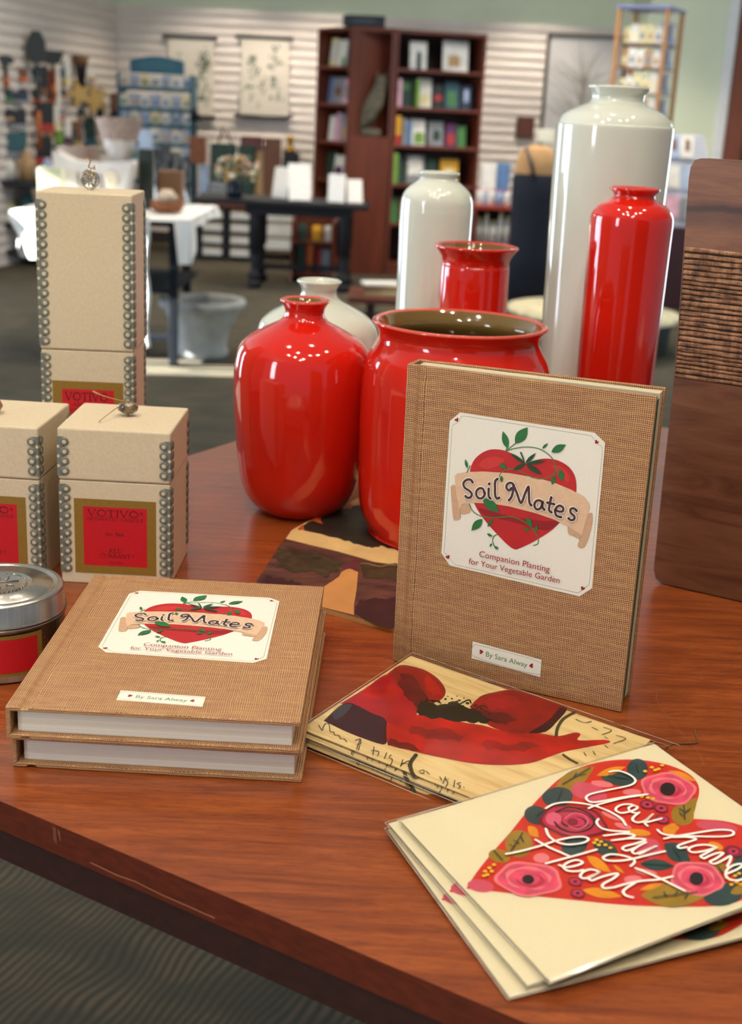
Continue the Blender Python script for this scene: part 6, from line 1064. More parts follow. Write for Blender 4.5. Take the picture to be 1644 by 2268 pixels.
# coin charm standing on the tall box
cp = at(200, 412, TY * k + TYD * 0.55); tb = [o for o in COL.objects if o.name == 'diffuser_box'][0]
mb = MB(); inv = Matrix.Translation((0, 0, 0)); base_c = Vector((cp.x - tb.location.x, TYD * 0.05, th_))
mb.M = Matrix.Translation(base_c + Vector((0, 0, 0.0088))) @ Matrix.Rotation(R(90), 4, 'X')
mb.lathe([(0.0003, 0.0008), (0.0062, 0.0008), (0.0064, 0.0014), (0.0078, 0.0014), (0.0082, 0), (0.0078, -0.0014), (0.0064, -0.0014), (0.0062, -0.0008), (0.0003, -0.0008)], m_silver, n=40)
for a in range(0, 360, 40): mb.tube([(0.002 * math.cos(R(a)), 0.002 * math.sin(R(a)), 0.0011), (0.005 * math.cos(R(a + 20)), 0.005 * math.sin(R(a + 20)), 0.0011)], 0.0006, m_silver)
mb.M = Matrix.Identity(4)
mb.lathe([(0.0003, 0), (0.0028, 0), (0.0028, 0.0012), (0.0012, 0.0016)], m_silver, c=base_c, n=20); mb.build('charm', tb)
mb = MB(); q = base_c + Vector((0, 0, 0.0172))
mb.tube([q, q + Vector((-0.001, 0, 0.002)), q + Vector((0.0002, 0, 0.0045)), q + Vector((0.001, -0.001, 0.006)), q + Vector((-0.001, -0.001, 0.0085)), q + Vector((-0.005, -0.001, 0.0075))], 0.0006, m_twine)
mb.tube([q, q + Vector((0.003, 0, 0.001)), q + Vector((0.0042, 0, -0.0005)), q + Vector((0.0036, 0, 0.003))], 0.0006, m_twine); mb.build('twine', tb)

# ------------------------------------------------------------------ candle tin
g = N('tin'); v = g.coords(scale=(1, 1, 1)); a = g.noise(g.coords(scale=(300, 300, 5)), 2, 3)
m_tin = g.done(g.ramp(a, [(0.3, hexc(176, 172, 164)), (0.7, hexc(196, 192, 184))]), 0.27); g.b.inputs['Metallic'].default_value = 0.95
tx, ty, tr, thh = -0.2735 * k, 0.8745 * k, 0.0474 * k, 0.0615 * k
tn = thing('candle_tin', 'round brushed silver candle tin with a red label, in front of the candle boxes', 'tin', (tx, ty, TH))
mb = MB(); mb.lathe([(0.0005, 0.001), (tr - 0.003, 0.001), (tr - 0.0022, 0.0), (tr - 0.0006, 0.0015), (tr - 0.0004, 0.0345), (tr + 0.0008, 0.0353), (tr + 0.0010, 0.0361), (tr - 0.001, 0.0366)], m_tin, n=96); mb.build('can', tn)
top_ = thh
mb = MB(); mb.lathe([(tr + 0.0006, 0.0372), (tr + 0.0010, 0.0368), (tr + 0.0012, 0.0378), (tr, 0.0388), (tr - 0.0002, top_ - 0.0022), (tr - 0.0010, top_ - 0.0008), (tr - 0.0030, top_), (tr - 0.0052, top_ - 0.0003), (tr - 0.0062, top_ - 0.0016), (tr - 0.0076, top_ - 0.0012), (tr - 0.0080, top_ - 0.0002), (0.0210, top_ + 0.0002), (0.0205, top_ + 0.0006), (0.0198, top_ + 0.0002), (0.0005, top_ + 0.0002)], m_tin, n=96)
mb.build('lid', tn)
mb = MB()
for i in range(40):
    a = 2 * PI * i / 40; mb.box((0.0168 * math.cos(a), 0.0168 * math.sin(a), top_ + 0.0005), (0.0014, 0.0004, 0.0006), m_tin, rz=a + PI / 2)
mb.tube([(-0.010, -0.004, top_ + 0.0005), (0.011, 0.005, top_ + 0.0005)], 0.0005, m_tin); mb.tube([(-0.002, 0.008, top_ + 0.0005), (0.003, -0.008, top_ + 0.0005)], 0.0005, m_tin)
for a in (60, 150, 240, 330): mb.tube([(0.006 * math.cos(R(a)), 0.006 * math.sin(R(a)), top_ + 0.0005), (0.011 * math.cos(R(a + 12)), 0.011 * math.sin(R(a + 12)), top_ + 0.0005)], 0.0005, m_tin)
mb.build('embossed_mark', tn)
def wrap(mb, a0, a1, z0, z1, r, m, n=24):
    vs = []
    for i in range(n + 1):
        a = R(a0 + (a1 - a0) * i / n); vs += [(r * math.cos(a), r * math.sin(a), z0), (r * math.cos(a), r * math.sin(a), z1)]
    mb.add(vs, [(2 * i, 2 * i + 2, 2 * i + 3, 2 * i + 1) for i in range(n)], m, True)
mb = MB(); wrap(mb, -140, -36, 0.0055, 0.0325, tr - 0.0001, m_gold); wrap(mb, -136, -41, 0.0080, 0.0300, tr + 0.0001, m_lred); mb.build('label', tn)

# ------------------------------------------------------------------ greeting cards in clear sleeves
def clear_film():
    m = bpy.data.materials.new('clear_film'); m.use_nodes = True; nt = m.node_tree; nt.nodes.clear()
    out = nt.nodes.new('ShaderNodeOutputMaterial'); mx = nt.nodes.new('ShaderNodeMixShader'); tr_ = nt.nodes.new('ShaderNodeBsdfTransparent'); gl = nt.nodes.new('ShaderNodeBsdfGlossy')
    fr = nt.nodes.new('ShaderNodeFresnel'); fr.inputs[0].default_value = 1.45; gl.inputs['Roughness'].default_value = 0.12; tr_.inputs[0].default_value = (0.97, 0.97, 0.95, 1)
    tc = nt.nodes.new('ShaderNodeTexCoord'); nz = nt.nodes.new('ShaderNodeTexNoise'); nz.inputs['Scale'].default_value = 30; bp = nt.nodes.new('ShaderNodeBump'); bp.inputs['Distance'].default_value = 0.0006; bp.inputs['Strength'].default_value = 0.5
    nt.links.new(tc.outputs['Object'], nz.inputs['Vector']); nt.links.new(nz.outputs[0], bp.inputs['Height']); nt.links.new(bp.outputs[0], gl.inputs['Normal']); nt.links.new(bp.outputs[0], fr.inputs['Normal'])
    nt.links.new(fr.outputs[0], mx.inputs[0]); nt.links.new(tr_.outputs[0], mx.inputs[1]); nt.links.new(gl.outputs[0], mx.inputs[2]); nt.links.new(mx.outputs[0], out.inputs[0]); return m
m_film = clear_film()
m_filmedge = mat('film_fold', hexc(206, 196, 176), 0.2, vary=0.1, scale=900)
m_card = mat('card_cream', hexc(226, 218, 190), 0.6, vary=0.02, scale=700)
m_env = mat('envelope_cream', hexc(222, 214, 186), 0.7, vary=0.03, scale=500)
g = N('birch_print'); a = g.noise(g.coords(scale=(12, 90, 10)), 1.6, 5, 0.6, 0.5)
m_birch = g.done(g.ramp(a, [(0.3, hexc(196, 166, 112)), (0.5, hexc(222, 198, 146)), (0.7, hexc(230, 210, 160))]), 0.55)
def inkset():
    ink('hred', (206, 48, 34)); ink('pink', (214, 78, 112), vary=0.2, scale=160); ink('pinkl', (226, 128, 138)); ink('pinkd', (186, 44, 78)); ink('pinkm', (206, 84, 110)); ink('black', (36, 24, 26)); ink('teal', (48, 72, 74), vary=0.15, scale=120)
    ink('olive', (158, 126, 36), vary=0.12, scale=120); ink('yel', (222, 150, 34), vary=0.1, scale=140); ink('yel2', (226, 172, 40)); ink('maroon', (122, 26, 44)); ink('leafln', (36, 60, 60))
    ink('pred', (178, 24, 12), vary=0.28, scale=60); ink('pred2', (168, 20, 28), vary=0.2, scale=60); ink('pred3', (146, 20, 14), vary=0.3, scale=60); ink('pdark', (62, 12, 18), vary=0.3, scale=80); ink('pdark2', (104, 14, 14), vary=0.3, scale=80)
    ink('pslate', (66, 58, 66)); ink('pblack', (34, 30, 16), vary=0.5, scale=400); ink('ink', (64, 58, 34))
inkset()
def frame3(o, u, v):
    "local x along u, local y against v, local z up"
    u = Vector(u); v = -Vector(v); n = u.cross(v)
    return Matrix(((u.x, v.x, n.x, o[0]), (u.y, v.y, n.y, o[1]), (u.z, v.z, n.z, o[2] + TH), (0, 0, 0, 1)))
def card(label, M, w, h, art, face, group, sleeve=(0.003, 0.003), flap=None, env=True):
    t = thing('greeting_card', label, 'greeting card', M=M, group=group)
    mb = MB(); mb.b2((0, -h, -0.0006), (w, 0, -0.0001), face); mb.build('card', t, bevel=0.0001)
    if env:
        mb = MB(); mb.b2((0.0006, -h + 0.0006, -0.0013), (w - 0.0006, -0.0006, -0.0007), m_env); mb.build('envelope', t, bevel=0.0001)
    if art:
        mb = MB(); put_art(mb, ART[art], 0.00002, flip=True, step=0.8e-5); mb.build('printed_picture', t)
    sx, sy = sleeve
    x0, x1, y0, y1 = -sx, w + sx, -h - sy, sy
    if flap: x1 = w + flap
    mb = MB(); zt = 0.0006
    mb.add([(x0, y0, 0), (x1, y0, 0), (x1, y1, 0), (x0, y1, 0), (x0 + .002, y0 + .002, zt), (x1 - .002, y0 + .002, zt * .8), (x1 - .002, y1 - .002, zt * .8), (x0 + .002, y1 - .002, zt)],
           [(4, 5, 6, 7), (0, 1, 5, 4), (1, 2, 6, 5), (2, 3, 7, 6), (3, 0, 4, 7)], m_film); mb.build('clear_sleeve', t)
    mb = MB(); mb.tube([(x0, y0, 0), (x0, y1, 0)], 0.00022, m_filmedge, n=6); mb.tube([(x0, y0, 0), (x1, y0, 0)], 0.00016, m_filmedge, n=6); mb.tube([(x0, y1, 0), (x1, y1, 0)], 0.00016, m_filmedge, n=6); mb.build('sleeve_seam', t)
    return t
def lay(x, y, head, w, h, z0, zu, zv):
    "frame of a card lying with its far left corner at x, y; heights of that corner, of the far right and of the near left one"
    c, s_ = math.cos(R(head)), math.sin(R(head)); u = Vector((c * w, s_ * w, zu - z0)).normalized(); v = Vector((s_ * h, -c * h, zv - z0)); v = (v - u * v.dot(u)).normalized()
    return frame3((x, y, z0), u, v)
HM = frame3(HF[0], HF[1], HF[2]); HW, HH = 0.1596, 0.1300
PM = frame3(PF[0], PF[1], PF[2]); PW, PH = 0.1650, 0.1190
GH = 'heart cards in clear sleeves'; GP = 'poppy cards in clear sleeves'
card('cream card with a flowered red heart and white script, topmost of the heart cards', HM, HW, HH, 'heart', m_card, GH, sleeve=(0.0012, 0.0012))
h0 = math.degrees(math.atan2(HF[1][1], HF[1][0]))
card('flowered heart card just under the topmost one, its left edge sticking out', lay(HF[0][0] - 0.0062, HF[0][1] + 0.0018, h0 - 1.5, HW, HH, HF[0][2] - 0.0028, HF[0][2] + 0.0078, HF[0][2] - 0.0052), HW, HH, 'heart', m_card, GH, sleeve=(0.0012, 0.0012))
card('lowest of the heart cards, fanned out towards the table edge with red flowers showing', lay(0.0162, 0.5565, 22.9, HW, HH, HF[0][2] - 0.0058, HF[0][2] - 0.003, HF[0][2] - 0.0080), HW, HH, 'heart', m_card, GH, sleeve=(0.0012, 0.0012))
card('birch coloured card with a big red poppy, topmost of the poppy cards', PM, PW, PH, 'poppy', m_birch, GP, flap=0.016, sleeve=(0.0015, 0.0045))
p0 = math.degrees(math.atan2(PF[1][1], PF[1][0]))
for i, (x, y, rz, dz, lb) in enumerate([(-0.0015, -0.003, -0.7, 0.0020, 'poppy card second from the top of its stack, just under the topmost'), (0.002, -0.0045, 1.8, 0.0040, 'poppy card third from the top of its stack'), (0.001, -0.007, -0.3, 0.0058, 'poppy card at the bottom of its stack, lying on the table')]):
    card(lb, lay(PF[0][0] + x, PF[0][1] + y, p0 + rz, PW, PH, PF[0][2] - dz, 0.0074 - dz, 0.0086 - dz), PW, PH, 'poppy', m_birch, GP, sleeve=(0.0015, 0.003), flap=0.006, env=i < 2)
mb = MB(); pts = [Vector((x / 1000, y / 1000, TH + 0.0006)) for x, y in ART['thread'][0][3]]
mb.tube(spline(pts, 4), 0.00035, mat('thread_olive', hexc(96, 84, 40), 0.8), n=6)
tag(mb.build('loose_thread'), 'short bent olive green thread lying on the table right of the cards', 'thread')

# ------------------------------------------------------------------ the shop behind: bookcases
ORD = ['first', 'second', 'third', 'fourth', 'fifth', 'sixth', 'seventh', 'eighth', 'ninth', 'tenth', 'eleventh', 'twelfth']
m_case = mat('bookcase_cherry', hexc(98, 44, 25), 0.4, vary=0.25, scale=3, stretch=(6, 6, 0.6))
m_caseb = mat('bookcase_back', hexc(48, 24, 16), 0.6, vary=0.2, scale=3)
m_paper = mat('paper_white', hexc(226, 222, 214), 0.7)
m_blk = mat('black_paint', (0.012, 0.013, 0.016), 0.45)
m_navy = mat('dark_iron', (0.008, 0.011, 0.016), 0.75, spec=0.2)
PAL = {'white': (222, 218, 208), 'cream': (226, 212, 160), 'green': (64, 120, 62), 'dark green': (28, 58, 44), 'bright green': (112, 150, 60), 'red': (170, 44, 36), 'orange': (204, 92, 30), 'yellow': (214, 158, 36), 'blue': (88, 120, 160), 'dark blue': (34, 46, 70), 'grey': (130, 132, 136), 'pale blue': (160, 176, 200), 'pink': (206, 160, 176), 'purple': (92, 40, 84), 'black': (26, 26, 30), 'brown': (110, 70, 44), 'tan': (176, 140, 96), 'teal': (40, 84, 92)}
def pm(c, r=0.5): return mat('cover_' + c.replace(' ', '_'), lin(PAL[c]), r, vary=0.15, scale=18)
def shelf_book(x, y, z, w, d, h, c, label, group, M, tilt=0.0, patch=None, face=True):
    "face-out book: front cover with a picture patch; spine-out when face is False"
    t = thing('book', label, 'book', M=M @ Matrix.Translation((x, y, z)) @ Matrix.Rotation(tilt, 4, 'Y' if not face else 'X'), group=group)
    mb = MB(); mb.b2((-w / 2 + 0.002, -d + 0.003, 0.003), (w / 2 - 0.004 if face else w / 2 - 0.003, -0.003, h - 0.003), m_paper); mb.build('page_block', t)
    mb = MB()
    if face:
        mb.b2((-w / 2, -d, 0), (w / 2, -d + 0.0028, h), pm(c)); mb.b2((-w / 2, -0.0028, 0), (w / 2, 0, h), pm(c)); mb.b2((-w / 2, -d, 0), (-w / 2 + 0.002, 0, h), pm(c))
    else:
        mb.b2((-w / 2, -d, 0), (-w / 2 + 0.003, 0, h), pm(c)); mb.b2((w / 2 - 0.003, -d, 0), (w / 2, 0, h), pm(c)); mb.b2((-w / 2, -d, 0), (w / 2, -d + 0.003, h), pm(c))
    mb.build('cover', t)
    if patch:
        mb = MB(); pc, a, b, c0, c1 = patch; mb.M = Matrix.Translation((0, -d - 0.001, 0)) @ FRONT
        q = [(-w / 2 + w * a, h * c0), (-w / 2 + w * b, h * c0 * 1.02), (-w / 2 + w * b * 0.97, h * c1), (-w / 2 + w * (a + b) / 2, h * min(c1 + 0.06, 0.98)), (-w / 2 + w * a * 1.02, h * c1)]
        mb.flat(q, 0, pm(pc)); mb.build('cover_picture', t)
    return t
def bookcase(name, label, M, w, h, d, zs, group=None):
    t = thing(name, label, 'bookcase', M=M)
    for x in (0.012, w - 0.012):
        mb = MB(); mb.b2((x - 0.012, 0, 0), (x + 0.012, d, h), m_case); mb.build('side_panel', t, bevel=0.003)
    mb = MB(); mb.b2((0.024, 0.0, h - 0.03), (w - 0.024, d, h - 0.002), m_case); mb.build('top_panel', t, bevel=0.003)
    mb = MB(); mb.b2((0.024, d - 0.012, 0.03), (w - 0.024, d, h - 0.03), m_caseb); mb.build('back_panel', t)
    for z in zs:
        mb = MB(); mb.b2((0.024, 0.004, z - 0.024), (w - 0.024, d - 0.012, z), m_case); mb.build('shelf', t, bevel=0.002)
    mb = MB(); mb.b2((0.024, 0.01, 0), (w - 0.024, 0.03, 0.08), m_case); mb.build('plinth', t)
    return t
CY = 10.48
cxl = at(770, 300, CY).x; cxr = at(868, 300, CY).x
TOPZ = at(866, 62, CY).z
zsh = [at(870, y, CY).z for y in (150, 235, 320, 407, 495)] + [0.1]
# right bookcase, turned a little away
RA = R(14); RW = 1.02 * (at(1077, 150, CY + 0.2).x - cxr)
MR = Matrix.Translation((cxr, CY, 0)) @ Matrix.Rotation(RA, 4, 'Z')
bookcase('bookcase', 'tall cherry wood bookcase with five stocked shelves, right of the owl cabinet', MR, RW, TOPZ, 0.32, zsh)
rows = [
 [('white', 0.16, 0.20, 0.82, ('dark green', 0.4, 0.7, 0, 0.6)), ('white', 0.55, 0.30, 0.9, ('tan', 0.2, 0.7, 0.15, 0.5))],
 [('pink', 0.01, 0.05, 0.8, None), ('dark green', 0.07, 0.16, 0.80, ('green', 0.1, 0.7, 0.6, 0.85)), ('bright green', 0.235, 0.03, 0.82, None), ('white', 0.27, 0.17, 0.86, ('cream', 0.1, 0.9, 0.1, 0.4)), ('black', 0.46, 0.12, 0.72, ('red', 0.1, 0.9, 0.3, 0.5)), ('teal', 0.60, 0.17, 0.80, ('green', 0.2, 0.8, 0.1, 0.6)), ('dark blue', 0.79, 0.13, 0.72, ('pale blue', 0.3, 0.8, 0.3, 0.8))],
 [('yellow', 0.01, 0.06, 0.84, ('red', 0.0, 1, 0.0, 0.3)), ('grey', 0.09, 0.05, 0.76, None), ('blue', 0.15, 0.05, 0.7, None), ('white', 0.21, 0.18, 0.76, ('bright green', 0.3, 0.95, 0.05, 0.45)), ('grey', 0.43, 0.18, 0.72, ('dark green', 0.3, 0.8, 0.2, 0.6)), ('purple', 0.64, 0.13, 0.68, ('red', 0.1, 0.8, 0.1, 0.5)), ('green', 0.78, 0.10, 0.62, None)],
 [('bright green', 0.0, 0.06, 0.86, None), ('dark green', 0.08, 0.09, 0.78, None), ('grey', 0.19, 0.22, 0.82, ('white', 0.1, 0.9, 0.3, 0.9)), ('dark green', 0.43, 0.13, 0.74, None), ('yellow', 0.60, 0.22, 0.74, ('cream', 0.2, 0.8, 0.2, 0.6))],
 [('green', 0.02, 0.10, 0.7, None), ('red', 0.14, 0.12, 0.74, None), ('white', 0.3, 0.16, 0.8, None), ('blue', 0.5, 0.14, 0.7, None), ('brown', 0.68, 0.16, 0.72, None)],
]
for r_, row in enumerate(rows):
    gap = (TOPZ - 0.03 if r_ == 0 else zsh[r_ - 1] - 0.024) - zsh[r_]
    for q, (c, x, w, h, patch) in enumerate(row):
        bwid = w * RW * 0.94
        shelf_book(0.03 + x * RW * 0.95 + bwid / 2, 0.12 if w > 0.07 else 0.16, zsh[r_] + 0.0005, bwid, 0.02 if w > 0.07 else 0.14, gap * h * 0.98, c,
                   '%s book, %s from the left, %s shelf from the top, right bookcase' % (c, ORD[q], ORD[r_]), 'books in the right bookcase', MR, R(-6) if w > 0.07 else 0, patch, w > 0.07)
# left bookcase, turned towards the left
LA = R(-58); LW = 0.60
ML = Matrix.Translation((cxl, CY, 0)) @ Matrix.Rotation(PI - R(-58), 4, 'Z')
def left_frame():
    # x runs from the far left end to the cabinet; the open side looks left and towards us
    far = Vector((cxl - 0.285, CY + 0.42, 0)); e = Vector((cxl, CY, 0)) - far; L = e.length
    return Matrix.Translation(far) @ Matrix.Rotation(math.atan2(e.y, e.x), 4, 'Z'), L
ML, LW = left_frame()
bookcase('bookcase', 'narrow cherry wood bookcase turned to the left, left of the owl cabinet', ML, LW, TOPZ, 0.28, zsh[:])
rowsL = [
 [('cream', 0.06, 0.20, 0.84, ('white', 0.1, 0.9, 0.2, 0.8)), ('white', 0.30, 0.28, 0.78, ('green', 0.5, 0.95, 0.02, 0.3)), ('dark blue', 0.62, 0.26, 0.9, ('blue', 0.2, 0.8, 0.2, 0.5))],
 [('blue', 0.05, 0.12, 0.8, None), ('grey', 0.20, 0.32, 0.78, ('brown', 0.2, 0.8, 0.3, 0.6)), ('pink', 0.56, 0.30, 0.76, ('grey', 0.1, 0.7, 0.2, 0.7))],
 [('white', 0.10, 0.18, 0.74, None), ('pink', 0.30, 0.16, 0.84, None), ('grey', 0.50, 0.38, 0.8, ('tan', 0.2, 0.8, 0.1, 0.5))],
 [('dark green', 0.06, 0.22, 0.78, None), ('white', 0.32, 0.30, 0.7, ('purple', 0.1, 0.9, 0.2, 0.5)), ('red', 0.68, 0.2, 0.6, None)],
 [('yellow', 0.10, 0.3, 0.6, None), ('white', 0.45, 0.4, 0.65, None)],
]
for r_, row in enumerate(rowsL):
    gap = (TOPZ - 0.03 if r_ == 0 else zsh[r_ - 1] - 0.024) - zsh[r_]
    for q, (c, x, w, h, patch) in enumerate(row):
        bwid = w * LW * 0.94
        shelf_book(0.03 + x * LW * 0.92 + bwid / 2, 0.10, zsh[r_] + 0.0005, bwid, 0.02, gap * h * 0.98, c,
                   '%s book, %s from the left, %s shelf from the top, left bookcase' % (c, ORD[q], ORD[r_]), 'books in the left bookcase', ML, R(-6), patch, True)
# owl cabinet between them
cw = cxr - cxl; nz = at(815, 302, CY).z
cab = thing('corner_cabinet', 'cherry wood corner cabinet between the two bookcases, with an open niche for the owl', 'cabinet', ((cxl + cxr) / 2, CY, 0))
apx = (0.137, 0.222); tri_ = [(-cw / 2 + 0.012, 0.0), (cw / 2 - 0.010, 0.0), (apx[0] - 0.004, apx[1] - 0.012)]
mb = MB(); mb.prism(tri_, 0, nz, m_case); mb.build('lower_cabinet', cab, bevel=0.003)
for s_ in (-1, 1):
    mb = MB(); e0 = tri_[0] if s_ < 0 else tri_[1]; mb.prism([e0, (e0[0] - s_ * 0.02, e0[1] + 0.004), (apx[0] - 0.006, apx[1] - 0.04), (tri_[2])], nz, TOPZ - 0.03, m_case); mb.build('niche_panel', cab)
mb = MB(); mb.prism(tri_, TOPZ - 0.03, TOPZ, m_case); mb.build('top_panel', cab)
p = at(806, 55, CY)
mb = MB(); sg = thing('sign', 'black sign box lying on top of the owl cabinet', 'sign', (p.x, CY + 0.075, TOPZ + 0.001)); mb.b2((-0.165, -0.05, 0), (0.165, 0.05, 0.085), mat('sign_black', hexc(16, 24, 30), 0.4)); mb.build('box', sg, bevel=0.008)
mb = MB(); mb.M = Matrix.Translation((0, -0.0515, 0.03)) @ FRONT; mb.flat([(-0.085, 0), (0.085, 0), (0.085, 0.022), (-0.085, 0.022)], 0, mat('sign_grey', hexc(50, 62, 70), 0.5)); mb.build('faded_plate', sg)
# owl
m_owl = mat('carved_stone', hexc(84, 78, 62), 0.85, vary=0.4, scale=26, bump=0.6)
p = at(822, 298, CY + 0.08); ow = thing('owl_statue', 'grey carved stone owl leaning to the right in the dark niche of the cabinet', 'statue', (p.x, CY + 0.055, nz + 0.001))
mb = MB(); vs = []
prof = [(0.0, 0.075, 0.0), (0.02, 0.085, 0.0), (0.045, 0.082, 0.0), (0.06, 0.062, -0.004)]
mb.lathe([(0.001, 0)] + [(r, z) for z, r, _ in prof] + [(0.001, 0.062)], m_owl, n=24, sy=0.7); mb.build('rock_base', ow)
mb = MB(); sp_ = [((-0.075, 0.055), 0.018), ((-0.052, 0.105), 0.045), ((-0.022, 0.17), 0.070), ((0.008, 0.24), 0.078), ((0.035, 0.31), 0.068), ((0.055, 0.37), 0.056), ((0.065, 0.42), 0.056), ((0.068, 0.455), 0.040), ((0.068, 0.468), 0.012)]
mb.tube([(x, 0, z) for (x, z), r in sp_], [r * 0.92 for _, r in sp_], m_owl, n=20); mb.build('body', ow)
mb = MB()
for s_ in (-1, 1):
    mb = MB(); mb.tube([(0.066 + s_ * 0.03, 0, 0.45), (0.070 + s_ * 0.040, 0, 0.495)], [0.014, 0.003], m_owl, n=8); mb.build('ear_tuft', ow)
mb = MB(); mb.tube([(0.075, -0.052, 0.35), (0.05, -0.068, 0.25), (0.0, -0.066, 0.15), (-0.06, -0.045, 0.07)], [0.022, 0.04, 0.036, 0.008], m_owl, n=12); mb.build('wing', ow)

# ------------------------------------------------------------------ posters and frames on the back wall
m_rod = mat('poster_rod_black', (0.018, 0.018, 0.018), 0.4); m_scroll = mat('poster_paper', hexc(214, 206, 192), 0.7, vary=0.03, scale=8)
m_leafd = mat('print_leaf_dark', hexc(52, 72, 50), 0.7, vary=0.4, scale=60); m_leafl = mat('print_leaf_light', hexc(128, 136, 112), 0.7, vary=0.3, scale=60); m_flow = mat('print_flower_ochre', hexc(188, 158, 80), 0.7)
PY = BACK - 0.06
def wall_pt(px, py, Y=PY): return at(px, py, Y)
def poster(label, x0, x1, ytop, ybot, px0, px1, plants):
    a = wall_pt(x0, ytop); b = wall_pt(x1, ytop); c = wall_pt((x0 + x1) / 2, ybot); t = thing('botanical_poster', label, 'poster', ((a.x + b.x) / 2, PY, c.z), group='botanical posters on the slatted wall')
    w = b.x - a.x; h = (a.z + b.z) / 2 - c.z
    for z in (0, h):
        mb = MB(); mb.tube([(-w / 2, 0, z), (w / 2, 0, z)], 0.016, m_rod, n=10); mb.build('rod', t)
    l = wall_pt(px0, 170).x - t.location.x; r_ = wall_pt(px1, 170).x - t.location.x
    mb = MB(); mb.b2((l, -0.002, 0), (r_, 0.002, h), m_scroll)
    mb.M = Matrix.Translation((0, -0.003, 0)) @ FRONT; random.seed(len(label))
    for (px, py, s, dens, ang) in plants:
        q = wall_pt(px, py); cx = q.x - t.location.x; cz = q.z - c.z; sc = 0.0044
        mb.stroke([(cx, cz - s * sc), (cx + 0.01, cz), (cx + s * sc * 0.2, cz + s * sc)], 0.006, 0.0001, m_leafl)
        for i in range(dens):
            an = ang + random.uniform(-1.1, 1.1) + (PI if i % 2 else 0); u = random.uniform(-1, 1); bx, bz = cx + random.uniform(-0.55, 0.55) * s * sc, cz + u * s * sc; L = random.uniform(0.3, 0.6) * s * sc; d = Vector((math.cos(an), math.sin(an))) * L; n = Vector((-d.y, d.x)) * 0.26
            mb.flat([(bx, bz), (bx + d.x * 0.5 + n.x, bz + d.y * 0.5 + n.y), (bx + d.x, bz + d.y), (bx + d.x * 0.5 - n.x, bz + d.y * 0.5 - n.y)], 0.0002 + i * 0.00005, m_leafd if random.random() < 0.75 else m_leafl)
    mb.build('printed_paper', t)
poster('cream botanical poster with green sprigs between black rods, left of the left bookcase', 522, 650, 83, 259, 534, 640, [(560, 145, 22, 16, 0.5), (608, 130, 20, 16, 1.0), (553, 205, 16, 12, 0.3), (586, 192, 16, 10, 0.8), (613, 200, 22, 12, 1.3), (570, 232, 8, 4, 0.5)])
poster('cream botanical poster partly hidden by the teal seed rack', 360, 480, 83, 257, 372, 474, [(450, 128, 26, 18, 0.8), (395, 130, 14, 8, 0.4), (452, 205, 22, 14, 1.4), (440, 170, 16, 8, 1.2)])
fr = thing('framed_print', 'large framed drawing of a tree on the back wall, behind the tallest white vase', 'framed picture', (0, 0, 0))
a = wall_pt(1214, 72, 12.15); b = wall_pt(1392, 76, 12.15); c = wall_pt(1300, 420, 12.15); fr.location = ((a.x + b.x) / 2, 12.15, c.z); w = b.x - a.x; h = a.z - c.z
mb = MB(); mf = mat('frame_grey_brown', hexc(78, 70, 64), 0.4); e = 0.03
mb.b2((-w / 2, -0.02, h - e), (w / 2, 0.02, h), mf); mb.b2((-w / 2, -0.02, 0), (w / 2, 0.02, e), mf); mb.b2((-w / 2, -0.02, e), (-w / 2 + e, 0.02, h - e), mf); mb.b2((w / 2 - e, -0.02, e), (w / 2, 0.02, h - e), mf); mb.build('frame', fr)
mb = MB(); mb.b2((-w / 2 + e, 0.0, e), (w / 2 - e, 0.01, h - e), mat('drawing_paper', hexc(196, 194, 196), 0.6, vary=0.02)); mb.build('drawing_sheet', fr)
mb = MB(); mb.M = Matrix.Translation((0, -0.002, 0)) @ FRONT; mt = mat('drawing_line', hexc(142, 138, 132), 0.7); random.seed(8)
mb.stroke([(0.02, 0.3), (0.0, 0.7), (0.01, h * 0.72)], 0.035, 0.0, mt)
for i in range(90):
    an = random.uniform(0.15, PI - 0.15); L = random.uniform(0.1, 0.34); y0 = random.uniform(0.5, h * 0.7); x0 = math.cos(an) * L * 0.5
    mb.stroke([(0.0, y0), (x0, y0 + math.sin(an) * L * 0.6), (math.cos(an) * L * 1.15 , min(y0 + math.sin(an) * L + random.uniform(0, 0.1), h - 0.06))], 0.005, 0.0001 * (i % 7), mt)
mb.build('tree_drawing', fr)
def simple(name, label, cat, px0, py0, px1, py1, Y, dep, m, bev=0.004, group=None, standing=None, build=None):
    "a box-shaped article whose front fills the given part of the view at distance Y"
    a = at(px0, (py0 + py1) / 2, Y); b = at(px1, (py0 + py1) / 2, Y); t_ = at((px0 + px1) / 2, py0, Y).z; z_ = at((px0 + px1) / 2, py1, Y).z
    if standing is not None: z_ = standing
    w = b.x - a.x; h = t_ - z_
    mb = MB(); 
    if build: build(mb, w, dep, h, m)
    else: mb.b2((-w / 2, 0, 0), (w / 2, dep, h), m)
    o = mb.build(name, bevel=bev); o.location = ((a.x + b.x) / 2, Y, z_); return tag(o, label, cat, group)
simple('wall_plaque', 'small dark brown wooden plaque on the slatted wall right of the right bookcase', 'plaque', 1145, 258, 1184, 306, 12.14, 0.03, mat('plaque_brown', hexc(92, 50, 36), 0.5))
simple('wall_card', 'small cream card standing right of the brown plaque', 'card', 1190, 286, 1229, 316, 9.7, 0.02, mat('card_plain', hexc(214, 210, 190), 0.6))

